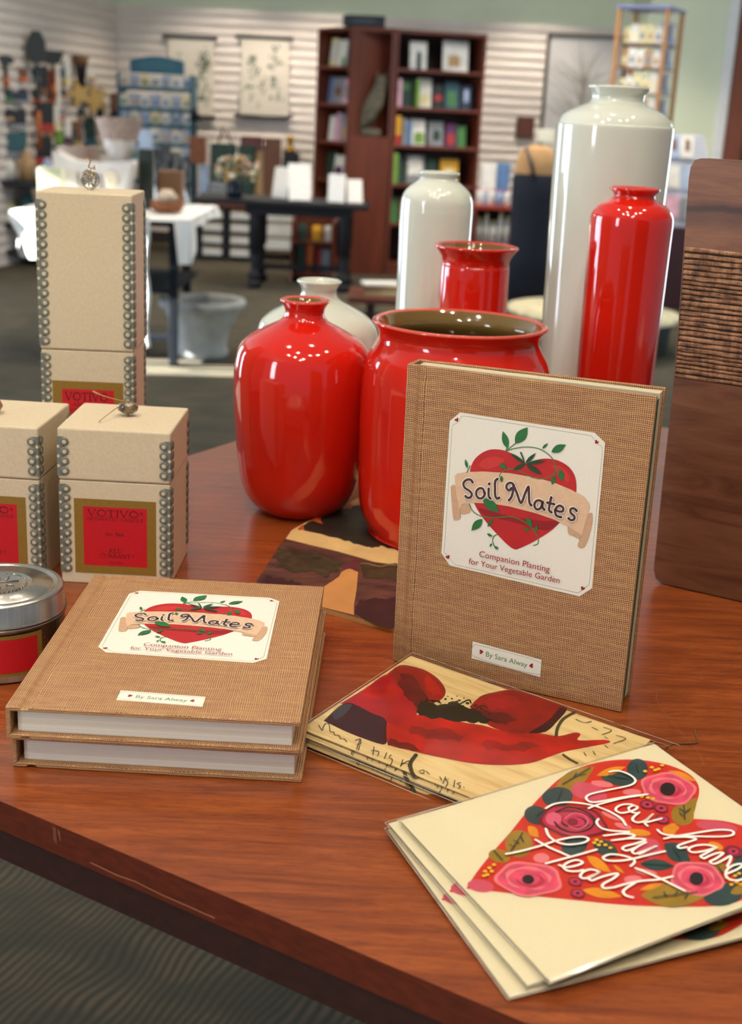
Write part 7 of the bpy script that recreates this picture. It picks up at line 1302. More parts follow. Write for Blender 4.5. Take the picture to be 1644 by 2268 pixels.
# ------------------------------------------------------------------ teal seed rack
RY = 11.35; m_teal = mat('rack_teal', hexc(34, 84, 100), 0.45, vary=0.1); m_tealw = mat('sign_teal', hexc(24, 92, 112), 0.45)
ra = at(262, 200, RY); rb = at(424, 200, RY); rx = (ra.x + rb.x) / 2; rw = rb.x - ra.x
rk = thing('seed_rack', 'teal seed rack with an arched sign on top, near the corner of the walls', 'display rack', (rx, RY, 0))
zt = at(340, 163, RY).z; arch0 = at(288, 160, RY).x - rx; arch1 = at(407, 160, RY).x - rx; az = at(345, 124, RY).z
mb = MB(); n = 14; poly = [(arch0, zt), (arch1, zt)] + [(arch1 + (arch0 - arch1) * i / n, zt + (az - zt) * (0.74 + 0.26 * math.sin(PI * i / n))) for i in range(n + 1)]
mb.prism(poly, 0.0, 0.03, m_tealw, axis='y'); mb.build('arched_sign', rk)
mb = MB(); mb.M = Matrix.Translation((0, -0.001, 0)) @ FRONT
for j in range(2): mb.stroke([(arch0 + 0.08, zt + 0.045 + j * 0.035), ((arch0 + arch1) / 2, zt + 0.06 + j * 0.035), (arch1 - 0.08, zt + 0.045 + j * 0.035)], 0.008, 0.0, mat('sign_teal_pale', hexc(70, 128, 142), 0.5))
mb.build('faded_sign_ornament', rk)
for x in (-rw / 2, rw / 2):
    mb = MB(); mb.b2((x - 0.012, 0, 0.02), (x + 0.012, 0.28, zt), m_teal); mb.build('side_panel', rk)
zr = [at(340, y, RY).z for y in (192, 238, 273, 315, 357, 400)]
for z in zr:
    mb = MB(); mb.b2((-rw / 2 + 0.012, 0, z - 0.035), (rw / 2 - 0.012, 0.26, z), m_teal); mb.build('shelf', rk)
pk = None; PC = ['white', 'pale blue', 'cream', 'white', 'pale blue', 'white', 'pale blue']; random.seed(2)
for r_, z in enumerate(zr[:5]):
    top_z = at(340, (165, 208, 246, 284, 326)[r_], RY).z
    for q in range(7):
        c = PC[(q + r_ * 3) % 7]; x = -rw / 2 + rw * (q + 0.5) / 7.0 + 0.003; h = (top_z - z) * random.uniform(0.9, 1.0)
        if q == 2 and r_ == 0: c = 'cream'
        t = thing('seed_packet', '%s seed packet, %s from the left, %s row from the top, teal rack' % (c, ORD[q], ORD[r_]), 'seed packet', (rx + x, RY + 0.01, z + 0.0005), group='seed packets in the teal rack')
        mb = MB(); mb.b2((-0.033, 0, 0), (0.033, 0.05, h), pm(c, 0.6)); mb.build('paper_packet', t, bevel=0.002)
        mb = MB(); mb.M = Matrix.Translation((0, -0.001, 0)) @ FRONT; pc = random.choice(['grey', 'teal', 'grey', 'green', 'blue', 'teal', 'tan'])
        mb.flat([(-0.022, h * 0.15), (0.022, h * 0.18), (0.018, h * 0.55), (0, h * 0.62), (-0.02, h * 0.5)], 0, pm(pc)); mb.build('picture', t)
mb = MB(); hk = thing('plant_hanger_pole', 'thin dark pole with leafy hook beside the seed rack', 'pole', (at(431, 300, 11.2).x, 11.2, 0))
mb.tube([(0, 0, 0), (0, 0, 1.2), (0.0, 0, at(431, 262, 11.2).z)], 0.012, m_navy); mb.build('pole', hk)
mb = MB(); z0 = at(431, 262, 11.2).z; mb.tube([(0, 0, z0 - 0.02), (0.0, 0, z0 + 0.05), (0, 0, z0 + 0.09)], [0.05, 0.03, 0.01], m_navy); mb.build('finial', hk)
simple('lantern', 'brown wooden lantern hanging from the thin dark pole', 'lantern', 419, 303, 453, 362, 11.0, 0.12, mat('lantern_brown', hexc(122, 70, 32), 0.5, vary=0.3, scale=20))

# ------------------------------------------------------------------ tools and goods on the left slatted wall
def lw(px, z):
    "point on the left wall seen at pixel column px, height z"
    best = None
    for i in range(0, 360):
        P = Vector((XC, BACK, z)) + LDIR * (i * 0.01); d = P - Vector((0, 0, CAM_Z)); x = 822 + FPX * d.dot(_RR) / d.dot(_F)
        if best is None or abs(x - px) < best[0]: best = (abs(x - px), P)
    return best[1]
def lwz(px, py):
    z = 1.5
    for _ in range(6):
        P = lw(px, z); z = at(px, py, P.y).z
    return Vector((P.x, P.y, z))
LN = Vector((-LDIR.y, LDIR.x, 0)); LN = LN if LN.x > 0 else -LN
LROT = math.atan2(LDIR.y, LDIR.x) + PI / 2 + PI / 2
m_iron = mat('tool_iron', hexc(28, 36, 34), 0.5, vary=0.2); m_hand = mat('tool_handle_orange', hexc(176, 92, 30), 0.5, vary=0.15)
def hang(name, label, cat, px, py0, py1, builder, group=None, out=0.05):
    a = lwz(px, py0); b = lwz(px, py1); t = thing(name, label, cat, (b.x + LN.x * out, b.y + LN.y * out, b.z), group=group)
    t.rotation_euler = (0, 0, math.atan2(LN.y, LN.x) + PI / 2 - R(40)); builder(t, a.z - b.z); return t
def spade(t, h, w=0.085, blunt=False):
    mb = MB(); mb.tube([(0, 0, h * 0.08), (0, 0, h * 0.72)], 0.014, m_iron); mb.build('shaft', t)
    mb = MB(); mb.tube([(0, 0, -h * 0.05), (0, 0, h * 0.30)], 0.020, m_hand); mb.build('grip', t)
    mb = MB(); q = h * 0.28
    out = [(-w * 0.5, h - q), (w * 0.5, h - q), (w, h - q * 0.75), (w * 0.95, h - q * 0.3), (w * 0.4, h), (-w * 0.4, h), (-w * 0.95, h - q * 0.3), (-w, h - q * 0.75)] if not blunt else [(-w * 0.5, h - q), (w * 0.5, h - q), (w, h), (-w, h)]
    mb.prism(out, -0.012, 0.012, m_iron, axis='y'); mb.build('blade', t, bevel=0.004)
hang('spade', 'long handled dark spade with an orange grip hung blade up on the left wall', 'garden tool', 56, 68, 318, lambda t, h: spade(t, h, 0.075), out=0.12)
hang('hoe', 'dark wide bladed tool hung above the black packets on the left wall', 'garden tool', 96, 112, 215, lambda t, h: spade(t, h, 0.10, True), out=0.09)
hang('trowel', 'dark bladed trowel with a yellow handle at the left edge of the photo', 'garden tool', 2, 122, 190, lambda t, h: spade(t, h, 0.06))
def brush(t, h):
    mb = MB(); mb.lathe([(0.001, 0), (0.03, 0), (0.045, h * 0.6), (0.055, h * 0.65), (0.001, h * 0.65)], m_blk, n=14); mb.build('sleeve', t)
    mb = MB(); mb.lathe([(0.001, h * 0.65), (0.045, h * 0.65), (0.075, h), (0.001, h * 0.97)], mat('bristle_tan', hexc(120, 88, 60), 0.9, vary=0.4, scale=90), n=14); mb.build('bristles', t)
hang('hand_brush', 'black hand brush with tan bristles upward on the left wall', 'brush', 156, 122, 192, brush, out=0.10)
def pack(c1, c2, w=0.13):
    def f(t, h):
        mb = MB(); mb.b2((-w / 2, -0.02, h * 0.28), (w / 2, 0.02, h), pm(c1)); mb.build('card_back', t, bevel=0.004)
        mb = MB(); mb.b2((-w / 2, -0.03, 0), (w / 2, 0.02, h * 0.28), pm(c2)); mb.build('goods', t, bevel=0.006)
    return f
G_ = 'packets hung on the left slatted wall'
hang('hanging_packet', 'black packet with a red band, upper of two beside the orange spade grip', 'packet', 84, 225, 292, pack('black', 'red', 0.16), G_)
hang('hanging_packet', 'black packet with a red band, lower of two beside the orange spade grip', 'packet', 82, 302, 366, pack('black', 'red', 0.16), G_)
hang('hanging_packet', 'black and red packet high on the left wall below the wide bladed tool', 'packet', 82, 146, 212, pack('black', 'brown', 0.10), G_, out=0.04)
hang('hanging_packet', 'small grey and dark packet left of the spade shaft on the left wall', 'packet', 27, 203, 228, pack('dark blue', 'grey', 0.15), G_)
hang('hanging_packet', 'dark rounded packet low on the left wall under the small grey one', 'packet', 22, 243, 285, pack('black', 'grey', 0.16), G_)
hang('hanging_packet', 'grey green packet near the bottom of the left wall at the left edge', 'packet', 20, 292, 352, pack('teal', 'grey', 0.17), G_)
hang('hanging_packet', 'column of white glove cards high on the left wall beside the orange handle', 'packet', 114, 150, 230, pack('white', 'white', 0.05), G_)
hang('hanging_packet', 'column of white glove cards lower on the left wall above the bright green packet', 'packet', 112, 232, 290, pack('white', 'cream', 0.05), G_)
hang('hanging_packet', 'white packets hung left of the brush on the left wall', 'packet', 136, 130, 190, pack('white', 'cream', 0.06), G_)
hang('hanging_packet', 'slim orange packet beside the white glove cards on the left wall', 'packet', 104, 155, 215, pack('orange', 'brown', 0.05), G_)
hang('hanging_packet', 'bright green packet low on the left wall beside the black ones', 'packet', 118, 286, 330, pack('bright green', 'green', 0.07), G_)
hang('hanging_packet', 'white and purple long packet low on the left wall', 'packet', 138, 262, 318, pack('white', 'purple', 0.06), G_)
hang('hanging_packet', 'dark green packet behind the fabric vase on the left wall', 'packet', 186, 258, 320, pack('dark green', 'teal', 0.10), G_)
hang('hanging_packet', 'brown packet low on the left wall right of the purple one', 'packet', 158, 268, 330, pack('brown', 'tan', 0.09), G_)
hang('hanging_packet', 'thin brown tool packet near the corner of the slatted walls', 'packet', 243, 205, 260, pack('brown', 'black', 0.06), G_)
hang('hanging_packet', 'pale packet near the straw stars on the left wall', 'packet', 182, 180, 220, pack('grey', 'white', 0.09), G_)
m_straw = mat('straw', hexc(184, 152, 92), 0.85, vary=0.25, scale=60)
def star(rad):
    def f(t, h):
        mb = MB(); P = [(rad * (1 if i % 2 == 0 else 0.45) * math.cos(PI / 2 + i * PI / 5 + 0.3), rad + rad * (1 if i % 2 == 0 else 0.45) * math.sin(PI / 2 + i * PI / 5 + 0.3)) for i in range(10)]
        mb.prism(P, -0.02, 0.02, m_straw, axis='y'); mb.build('straw_body', t, bevel=0.006)
    return f
hang('straw_star', 'tan straw star on the left wall, upper of the pair', 'ornament', 146, 195, 240, star(0.12), 'straw stars', out=0.12)
hang('straw_star', 'tan straw star on the left wall, lower of the pair towards the corner', 'ornament', 180, 215, 258, star(0.14), 'straw stars', out=0.13)
random.seed(33)
for ri, py0 in enumerate((150, 196, 240, 288)):
    for ci, px in enumerate((10, 40, 70, 100, 126, 150, 170, 192, 212)):
        if (ri, ci) in ((0, 3), (0, 5), (0, 6), (1, 5), (1, 6), (2, 7), (2, 5), (3, 0), (0, 0), (3, 8), (0, 8)): continue
        hgt = random.uniform(24, 34); c1 = random.choice(['black', 'grey', 'dark blue', 'brown', 'dark green', 'tan', 'black', 'white', 'teal']); c2 = random.choice(['white', 'red', 'tan', 'green', 'grey', 'black', 'orange'])
        hang('hanging_packet', 'small %s and %s packet, %s in the %s row of small packets, left wall' % (c1, c2, ORD[ci], ORD[ri]), 'packet', px, py0, py0 + hgt, pack(c1, c2, random.uniform(0.05, 0.075)), 'small packets on the left slatted wall', out=0.035)
t = hang('basket_dark', 'dark round basket rim behind the fabric vase under the lower straw star', 'basket', 196, 250, 300, lambda t, h: None, out=0.24)
mb = MB(); mb.lathe([(0.001, 0), (0.08, 0), (0.10, 0.14), (0.095, 0.14), (0.001, 0.02)], m_blk, n=20); mb.build('wall', t)
m_dark = mat('dark_display', hexc(24, 26, 30), 0.6, vary=0.3, scale=4)
cnt = thing('low_counter', 'low dark counter with shelves along the left slatted wall', 'counter', (at(0, 400, 10.0).x - 0.2, 9.9, 0))
ctop = at(20, 400, 9.9).z
mb = MB(); mb.b2((-0.9, 0, ctop - 0.05), (0.75, 0.55, ctop), m_dark); mb.build('top', cnt, bevel=0.006)
for z in (0.12, ctop * 0.5):
    mb = MB(); mb.b2((-0.88, 0.03, z - 0.03), (0.73, 0.52, z), m_dark); mb.build('shelf', cnt)
for x in (-0.88, -0.1, 0.70):
    mb = MB(); mb.b2((x, 0.01, 0), (x + 0.04, 0.54, ctop - 0.05), m_dark); mb.build('upright', cnt)
for i, (x, w, h, c) in enumerate([(0.02, 0.10, 0.15, 'grey'), (0.13, 0.09, 0.2, 'cream'), (0.26, 0.1, 0.16, 'white'), (0.40, 0.12, 0.22, 'tan'), (0.56, 0.1, 0.17, 'pale blue')]):
    for j, z in enumerate((ctop * 0.5, ctop)):
        o = MB(); o.lathe([(0.001, 0), (w / 2, 0), (w / 2, h * 0.7), (w / 4, h * 0.85), (w / 4, h), (0.001, h)], pm(c if j else ['dark green', 'brown', 'cream', 'teal', 'grey'][i]), n=16); b = o.build('bottle'); b.location = (cnt.location.x + x, cnt.location.y + 0.14, z + 0.001)
        tag(b, '%s bottle, %s from the left, %s of the low counter' % (c if j else ['dark green', 'brown', 'cream', 'teal', 'grey'][i], ORD[i], 'on top' if j else 'on the middle shelf'), 'bottle', 'bottles on the low counter')

# ------------------------------------------------------------------ cloth covered table in the sunlight
CYF = 6.25; zc = at(300, 477, CYF).z; cxa = at(22, 470, CYF).x; cxb = at(450, 478, CYF + 0.4).x
m_cloth = mat('cloth_white', hexc(236, 234, 228), 0.85, vary=0.03, scale=10)
ct = thing('cloth_table', 'black legged table under a white cloth, sunlit, behind the tall gift box', 'table', ((cxa + cxb) / 2, CYF, 0)); W2 = (cxb - cxa) / 2
mb = MB(); mb.b2((-W2 + 0.05, 0.02, zc - 0.05), (W2 - 0.05, 0.95, zc - 0.012), m_navy); mb.build('tabletop', ct, bevel=0.004)
lgx = at(384, 700, CYF + 0.05).x - ct.location.x
for x, y in ((lgx, 0.06), (at(414, 600, CYF + 0.88).x - ct.location.x, 0.88), (-W2 + 0.25, 0.06), (-W2 + 0.25, 0.88)):
    mb = MB(); mb.b2((x - 0.021, y - 0.02, 0), (x + 0.021, y + 0.02, zc - 0.05), m_navy); mb.build('leg', ct, bevel=0.003)
zcb = at(345, 752, CYF).z
mb = MB(); mb.b2((-W2 + 0.25, 0.05, zcb - 0.014), (lgx, 0.07, zcb + 0.014), m_navy); mb.build('stretcher', ct)
zsf = at(350, 500, CYF).z
mb = MB(); mb.b2((-W2 + 0.25, 0.08, 0.36), (lgx, 0.86, 0.385), m_navy); mb.build('lower_shelf', ct)
cl_ = MB(); NX, NY = 26, 14; vs = []; fs = []
def clothz(u, v):
    return zc - 0.008 + 0.002 * math.sin(u * 9) * math.sin(v * 7)
for j in range(NY + 1):
    for i in range(NX + 1):
        vs.append((-W2 + 2 * W2 * i / NX, -0.012 + 0.98 * j / NY, clothz(i, j)))
for j in range(NY):
    for i in range(NX): a = j * (NX + 1) + i; fs.append((a, a + 1, a + NX + 2, a + NX + 1))
cl_.add(vs, fs, m_cloth, True)
# hanging edges: left corner falls far down, the right end falls in folds, the front rises in an arc
def drape(pts, drops):
    vs = []; K = 5
    for i, ((x, y), d) in enumerate(zip(pts, drops)):
        for k_ in range(K + 1):
            f = k_ / K; sway = 0.02 * math.sin(i * 1.3) * f; vs.append((x + sway, y - 0.015 * f + sway * 0.5, zc - 0.008 - d * f))
    fs = [(i * (K + 1) + k_, (i + 1) * (K + 1) + k_, (i + 1) * (K + 1) + k_ + 1, i * (K + 1) + k_ + 1) for i in range(len(pts) - 1) for k_ in range(K)]
    cl_.add(vs, fs, m_cloth, True)
fp = [(-W2 + 2 * W2 * i / 24, -0.013) for i in range(25)]
fd = [0.20 - abs(i - 3.5) * 0.018 + (0.03 if i in (2, 3, 4) else 0) if i < 7 else max(0.018, 0.10 - (i - 7) * 0.012) for i in range(25)]; fd[0] = 0.03; fd[1] = 0.12
for i in range(19, 25): fd[i] = 0.012 + (0.20 if i > 22 else 0.0)
drape(fp, fd)
drape([(W2, -0.013 + 0.98 * i / 16) for i in range(17)], [0.05 + 0.17 * math.exp(-i / 1.6) + 0.01 * math.sin(i) for i in range(17)])
drape([(-W2, -0.013 + 0.98 * i / 16) for i in range(17)], [0.03 + 0.2 * min(1, i / 3) + 0.03 * math.sin(i * 1.7) for i in range(17)])
o = cl_.build('white_tablecloth'); o.location = (ct.location.x, CYF, 0); tag(o, 'white cloth draped over the black legged table, brightly sunlit at its left', 'tablecloth')
ZT = zc + 0.002
hc_ = MB(); hx = at(322, 690, CYF - 0.05).x; z0 = at(322, 768, CYF - 0.05).z; z1 = at(322, 480, CYF - 0.05).z
vs = []
for i in range(13):
    z = z1 + (z0 - z1) * i / 12; s_ = 0.008 * math.sin(i * 1.1); vs += [(s_, -0.01, z), (0.016 + s_ * 0.5, 0.0, z), (0.018 + s_, 0.012, z), (0.0 + s_, 0.02, z)]
hc_.add(vs, [(4 * i + q, 4 * i + (q + 1) % 4, 4 * i + 4 + (q + 1) % 4, 4 * i + 4 + q) for i in range(12) for q in range(4)], m_cloth, True)
o = hc_.build('hanging_towel'); o.location = (hx, CYF - 0.05, 0); tag(o, 'narrow strip of pale cloth hanging down beside the tall gift box', 'cloth')
# goods on it
m_wbk = mat('pale_fabric', hexc(214, 206, 198), 0.85, vary=0.06, scale=8); m_fur = mat('woven_brown_fabric', hexc(168, 146, 132), 0.9, vary=0.3, scale=70, bump=0.8)
def on(px, Y): return at(px, 400, Y).x
GY = CYF + 0.30
x0 = on(252, GY); zb_ = at(258, 358, GY).z; zt_ = at(252, 268, GY).z; rt = (on(300, GY) - on(203, GY)) / 2; rb_ = rt * 0.50
pw = on(292, GY - 0.1) - on(118, GY - 0.1); ptz = at(205, 352, GY - 0.1).z - ZT
t = thing('fabric_tote', 'wide cream fabric tote with a round ornament, behind the coin charm', 'bag', (on(205, GY - 0.1), GY - 0.1, ZT))
mb = MB(); P = [(-pw * 0.40, 0), (pw * 0.40, 0), (pw * 0.45, ptz * 0.5), (pw * 0.52, ptz * 1.0), (pw * 0.2, ptz * 0.93), (0, ptz * 0.92), (-pw * 0.25, ptz * 0.95), (-pw * 0.49, ptz * 1.12), (-pw * 0.45, ptz * 0.5)]
mb.prism(P, -0.03, 0.13, m_wbk, axis='y'); mb.build('body', t, bevel=0.02, seg=3)
mb = MB(); mb.M = Matrix.Translation((pw * 0.26, -0.032, ptz * 0.62)) @ Matrix.Rotation(R(90), 4, 'X'); mb.lathe([(0.001, 0.006), (0.012, 0.012), (0.03, 0.010), (0.038, 0.0), (0.001, 0)], mat('ornament_cream', hexc(222, 208, 180), 0.8), n=18); mb.build('ornament', t)
mb = MB()
for q in (-0.18, -0.04, 0.09): mb.tube([(pw * q, -0.034, ptz * 0.05), (pw * (q + 0.04), -0.038, ptz * 0.4), (pw * (q + 0.02), -0.034, ptz * 0.7)], 0.007, mat('fold_grey', hexc(150, 140, 140), 0.9)); 
mb.build('fold_ribs', t)
def cone(name, label, cat, x, y, z, r0, r1, h, fold, group=None, zt=None):
    t = thing(name, label, cat, (x, y, z), group=group)
    mb = MB(); mb.lathe([(0.001, 0), (r0, 0), (r0 * 1.04, 0.005), (r0 + (r1 - r0) * 0.6, h * 0.55), (r1 * 0.97, h), (r1 * 0.93, h), (r0 * 0.9, 0.01), (0.001, 0.01)], m_wbk, n=40); mb.build('pot', t)
    mb = MB(); vs = []; n = 40; rows_ = [(fold, 0.0), (0.75, 0.0), (1.0, 0.0), (1.03, 0.0)]
    for f, _ in rows_:
        for i in range(n):
            a = 2 * PI * i / n; rr = (r0 + (r1 - r0) * f) * 1.035 + 0.002; sc_ = 0.02 * math.sin(a * 8) * h * (1 if f == fold else 0.5); vs.append((rr * math.cos(a), rr * math.sin(a), h * f + sc_))
    fs = [(j * n + i, j * n + (i + 1) % n, (j + 1) * n + (i + 1) % n, (j + 1) * n + i) for j in range(3) for i in range(n)]
    mb.add(vs, fs, m_fur, True); mb.build('turned_down_rim', t); return t
t = cone('fabric_pot', 'tapering white pot with a textured brown rim, standing tall behind the cream tote', 'pot', x0, GY + 0.16, ZT + (zb_ - ZT) * 1.0 - 0.0, rb_, rt * 1.03, zt_ - zb_, 0.48)
st = simple('pot_riser', 'pale block carrying the tapering white pot, hidden behind the cream tote', 'stand', 228, 352, 280, 470, GY + 0.16, 0.12, m_wbk, standing=ZT); st.location.y = GY + 0.10
t.location.z = ZT + max(v.co.z for v in st.data.vertices) + 0.001
cone('fabric_pot', 'low white pot with a fluffy brown rim, at the left behind the cream tote', 'pot', on(160, GY + 0.1), GY + 0.22, ZT, 0.07, (on(202, GY + .1) - on(118, GY + .1)) / 2, at(160, 328, GY + 0.22).z - ZT, 0.72)
simple('small_gift_bag', 'small pale green and cream bag at the left of the cream tote', 'bag', 84, 372, 137, 470, GY - 0.24, 0.07, mat('bag_pale_green', hexc(178, 176, 104), 0.7, vary=0.2, scale=5, color2=hexc(226, 224, 200)), standing=ZT)
m_gb = mat('bottle_green_dark', hexc(22, 36, 24), 0.35)
simple('dark_green_box', 'tall dark green box on the sunlit table, right of the cream tote', 'box', 306, 330, 334, 470, GY + 0.1, 0.09, m_gb, standing=ZT)
simple('brown_paper_box', 'square brown paper box on the sunlit table behind the bread basket', 'box', 349, 379, 402, 470, GY + 0.2, 0.1, mat('kraft_brown', hexc(128, 94, 66), 0.8), standing=ZT)
bx = on(370, GY); t = thing('round_basket', 'round brown basket filled with pale rolled cloths on the sunlit table', 'basket', (bx, GY, ZT)); rr = (on(408, GY) - on(331, GY)) / 2
mb = MB(); mb.lathe([(0.001, 0), (rr * 0.8, 0), (rr, 0.05), (rr * 0.94, 0.05), (rr * 0.75, 0.01), (0.001, 0.01)], mat('wicker_brown', hexc(132, 76, 40), 0.7, vary=0.35, scale=90), n=28); mb.build('bowl', t)
mb = MB(); random.seed(5)
for i in range(9):
    a = i * 0.7; mb.tube([(rr * 0.5 * math.cos(a), rr * 0.5 * math.sin(a), 0.055), (rr * 0.1 * math.cos(a), rr * 0.1 * math.sin(a), 0.085 + 0.01 * (i % 2))], 0.022, mat('rolled_cloth', hexc(196, 178, 156), 0.9), n=8)
mb.build('rolled_cloths', t)
m_glass = bpy.data.materials.new('clear_glass'); m_glass.use_nodes = True; b = m_glass.node_tree.nodes['Principled BSDF']; b.inputs['Transmission Weight'].default_value = 1; b.inputs['Roughness'].default_value = 0.03; b.inputs['Base Color'].default_value = (0.86, 0.92, 1, 1)
gl0 = None
for i, (px, py) in enumerate([(342, 330), (366, 322), (388, 338), (408, 350)]):
    Y = GY + 0.42 + 0.04 * i; h = at(px, py, Y).z - ZT
    t = thing('glass_cylinder', 'clear glass cylinder, %s from the left behind the brown paper box' % ORD[i], 'glass vase', (on(px, Y), Y, ZT), group='glass cylinders on the sunlit table')
    mb = MB(); r_ = 0.026; mb.lathe([(0.001, 0), (r_, 0), (r_, h), (r_ - 0.004, h), (r_ - 0.004, 0.012), (0.001, 0.012)], m_glass, n=28); mb.build('wall', t)
simple('silver_gift_bag', 'pale blue shiny gift bag behind the glass cylinders', 'bag', 308, 290, 336, 345, GY + 0.60, 0.04, pm('pale blue', 0.3), standing=ZT - 0.0)

# ------------------------------------------------------------------ stone planter on the floor
m_stone = mat('planter_stone', hexc(150, 152, 148), 0.85, vary=0.12, scale=14, bump=0.4)
py_ = 6.62; pxm = at(448, 700, py_).x; f0 = (at(541, 665, py_).x - at(346, 665, py_).x) / 2; hz_ = at(445, 662, py_).z; fb = (at(520, 800, py_).x - at(402, 800, py_).x) / 2 * 0.95
pl = thing('stone_planter', 'big grey stone planter with a wide rolled rim, standing on the carpet', 'planter', (pxm, py_, 0.001))
mb = MB(); mb.lathe([(0.001, 0), (fb, 0), (fb * 1.05, 0.03), (fb * 0.95, 0.05), (fb * 1.08, hz_ * 0.5), (f0 * 0.84, hz_ * 0.80), (f0 * 0.86, hz_ * 0.84), (f0 * 0.97, hz_ * 0.87), (f0, hz_ * 0.93), (f0 * 0.97, hz_), (f0 * 0.86, hz_), (f0 * 0.80, hz_ * 0.90), (fb * 0.9, 0.10), (0.001, 0.08)], m_stone, n=64); mb.build('bowl', pl)

# ------------------------------------------------------------------ dark table with turned legs
TY2 = 9.25; zt2 = at(620, 447, TY2).z; xa = at(425, 455, TY2).x; xb = at(818, 455, TY2).x
m_dwood = mat('dark_turned_wood', hexc(22, 22, 26), 0.6, vary=0.2, spec=0.25)
dt = thing('turned_leg_table', 'dark table with turned legs carrying open books, in front of the slatted wall', 'table', ((xa + xb) / 2, TY2, 0)); w2 = (xb - xa) / 2
mb = MB(); mb.b2((-w2, 0, zt2 - 0.035), (w2, 0.6, zt2), m_dwood); mb.build('tabletop', dt, bevel=0.006)
mb = MB(); mb.b2((-w2 + 0.38, 0.04, zt2 - 0.1), (w2 - 0.12, 0.56, zt2 - 0.035), m_dwood); mb.build('apron', dt)
lp = [(0.02, 0), (0.035, 0.01), (0.042, 0.06), (0.03, 0.11), (0.022, 0.13), (0.036, 0.16), (0.036, 0.19), (0.024, 0.22), (0.02, 0.30), (0.030, 0.42), (0.020, 0.50), (0.034, 0.53), (0.034, 1.0)]
for px, dy_ in ((565, 0.08), (763, 0.08), (565, 0.52), (763, 0.52)):
    x = at(px, 550, TY2 + 0.08).x - dt.location.x; hh_ = zt2 - 0.1
    mb = MB(); mb.lathe([(0.001, 0)] + [(r_ * 1.35, z * hh_ if z > 0.5 else z * hh_) for r_, z in lp], m_dwood, c=(x, dy_, 0), n=20); mb.build('leg', dt)
mb = MB(); xs = at(565, 550, TY2 + 0.08).x - dt.location.x; xe = at(763, 550, TY2 + 0.08).x - dt.location.x; mb.b2((xs, 0.28, 0.12), (xe, 0.32, 0.16), m_dwood); mb.build('stretcher', dt)
ZD = zt2 + 0.001
def open_book(label, px0, px1, pyt, Y, yaw, lean):
    w = abs(at(px1, 400, Y).x - at(px0, 400, Y).x); x = (at(px0, 430, Y).x + at(px1, 430, Y).x) / 2; h = (at((px0 + px1) / 2, pyt, Y).z - ZD) / math.cos(lean)
    t = thing('display_card', label, 'display card', M=Matrix.Translation((x, Y, ZD + 0.006)) @ Matrix.Rotation(yaw, 4, 'Z') @ Matrix.Rotation(-lean, 4, 'X'), group='white display cards on the dark table')
    mb = MB(); mb.b2((-w / 2, 0, 0.002), (w / 2, 0.012, h), m_paper); mb.build('panel', t, bevel=0.002)
    mb = MB(); ez = (0.012 + h * 0.35) * math.tan(lean) + 0.001; mb.add([(-0.02, 0.012, 0.02), (0.02, 0.012, 0.02), (0.02, 0.012 + h * 0.35, ez), (-0.02, 0.012 + h * 0.35, ez), (-0.01, 0.012, h * 0.7), (0.01, 0.012, h * 0.7)], [(0, 3, 2, 1), (0, 1, 5, 4), (1, 2, 5), (0, 4, 3), (2, 3, 4, 5)], m_paper); mb.build('easel_back', t)
open_book('large white display card leaning back on the dark table, right of the flowers', 640, 690, 365, TY2 + 0.12, R(12), R(16))
open_book('cream display card standing in the middle right of the dark table', 726, 764, 388, TY2 + 0.10, R(-5), R(8))
open_book('pale blue display card leaning at the right end of the dark table', 770, 805, 400, TY2 + 0.14, R(14), R(18))
open_book('grey display card leaning behind the large white one on the dark table', 600, 636, 372, TY2 + 0.28, R(-20), R(14))
t = thing('flower_bouquet', 'bouquet of pale flowers in a dark vase on the dark table', 'flowers', (at(520, 430, TY2 + 0.2).x, TY2 + 0.2, ZD)); vh = at(520, 398, TY2 + 0.2).z - ZD
mb = MB(); mb.lathe([(0.001, 0), (0.05, 0), (0.06, vh * 0.4), (0.05, vh * 0.8), (0.065, vh), (0.055, vh), (0.04, vh * 0.7), (0.001, 0.02)], mat('vase_dark_teal', hexc(24, 34, 44), 0.2), n=24); mb.build('vase', t)
mb = MB(); random.seed(11); fm = [mat('petal_cream', hexc(196, 188, 160), 0.8), mat('petal_blush', hexc(186, 150, 130), 0.8), mat('leaf_grey_green', hexc(92, 104, 80), 0.8), mat('petal_ochre', hexc(170, 128, 60), 0.8)]
for i in range(60):
    a = random.uniform(0, 2 * PI); rr_ = random.uniform(0, 0.16); q = Vector((rr_ * math.cos(a), rr_ * math.sin(a) * 0.6, vh + 0.03 + random.uniform(0, 0.14) - rr_ * 0.2)); s_ = random.uniform(0.012, 0.026)
    mb.lathe([(0.001, -s_), (s_ * 0.8, -s_ * 0.4), (s_, s_ * 0.2), (s_ * 0.5, s_ * 0.8), (0.001, s_ * 0.6)], fm[i % 4], c=q, n=7)
    if i % 3 == 0: mb.tube([(0, 0, vh * 0.8), q * 0.9], 0.003, fm[2], n=5)
mb.build('blossoms', t)
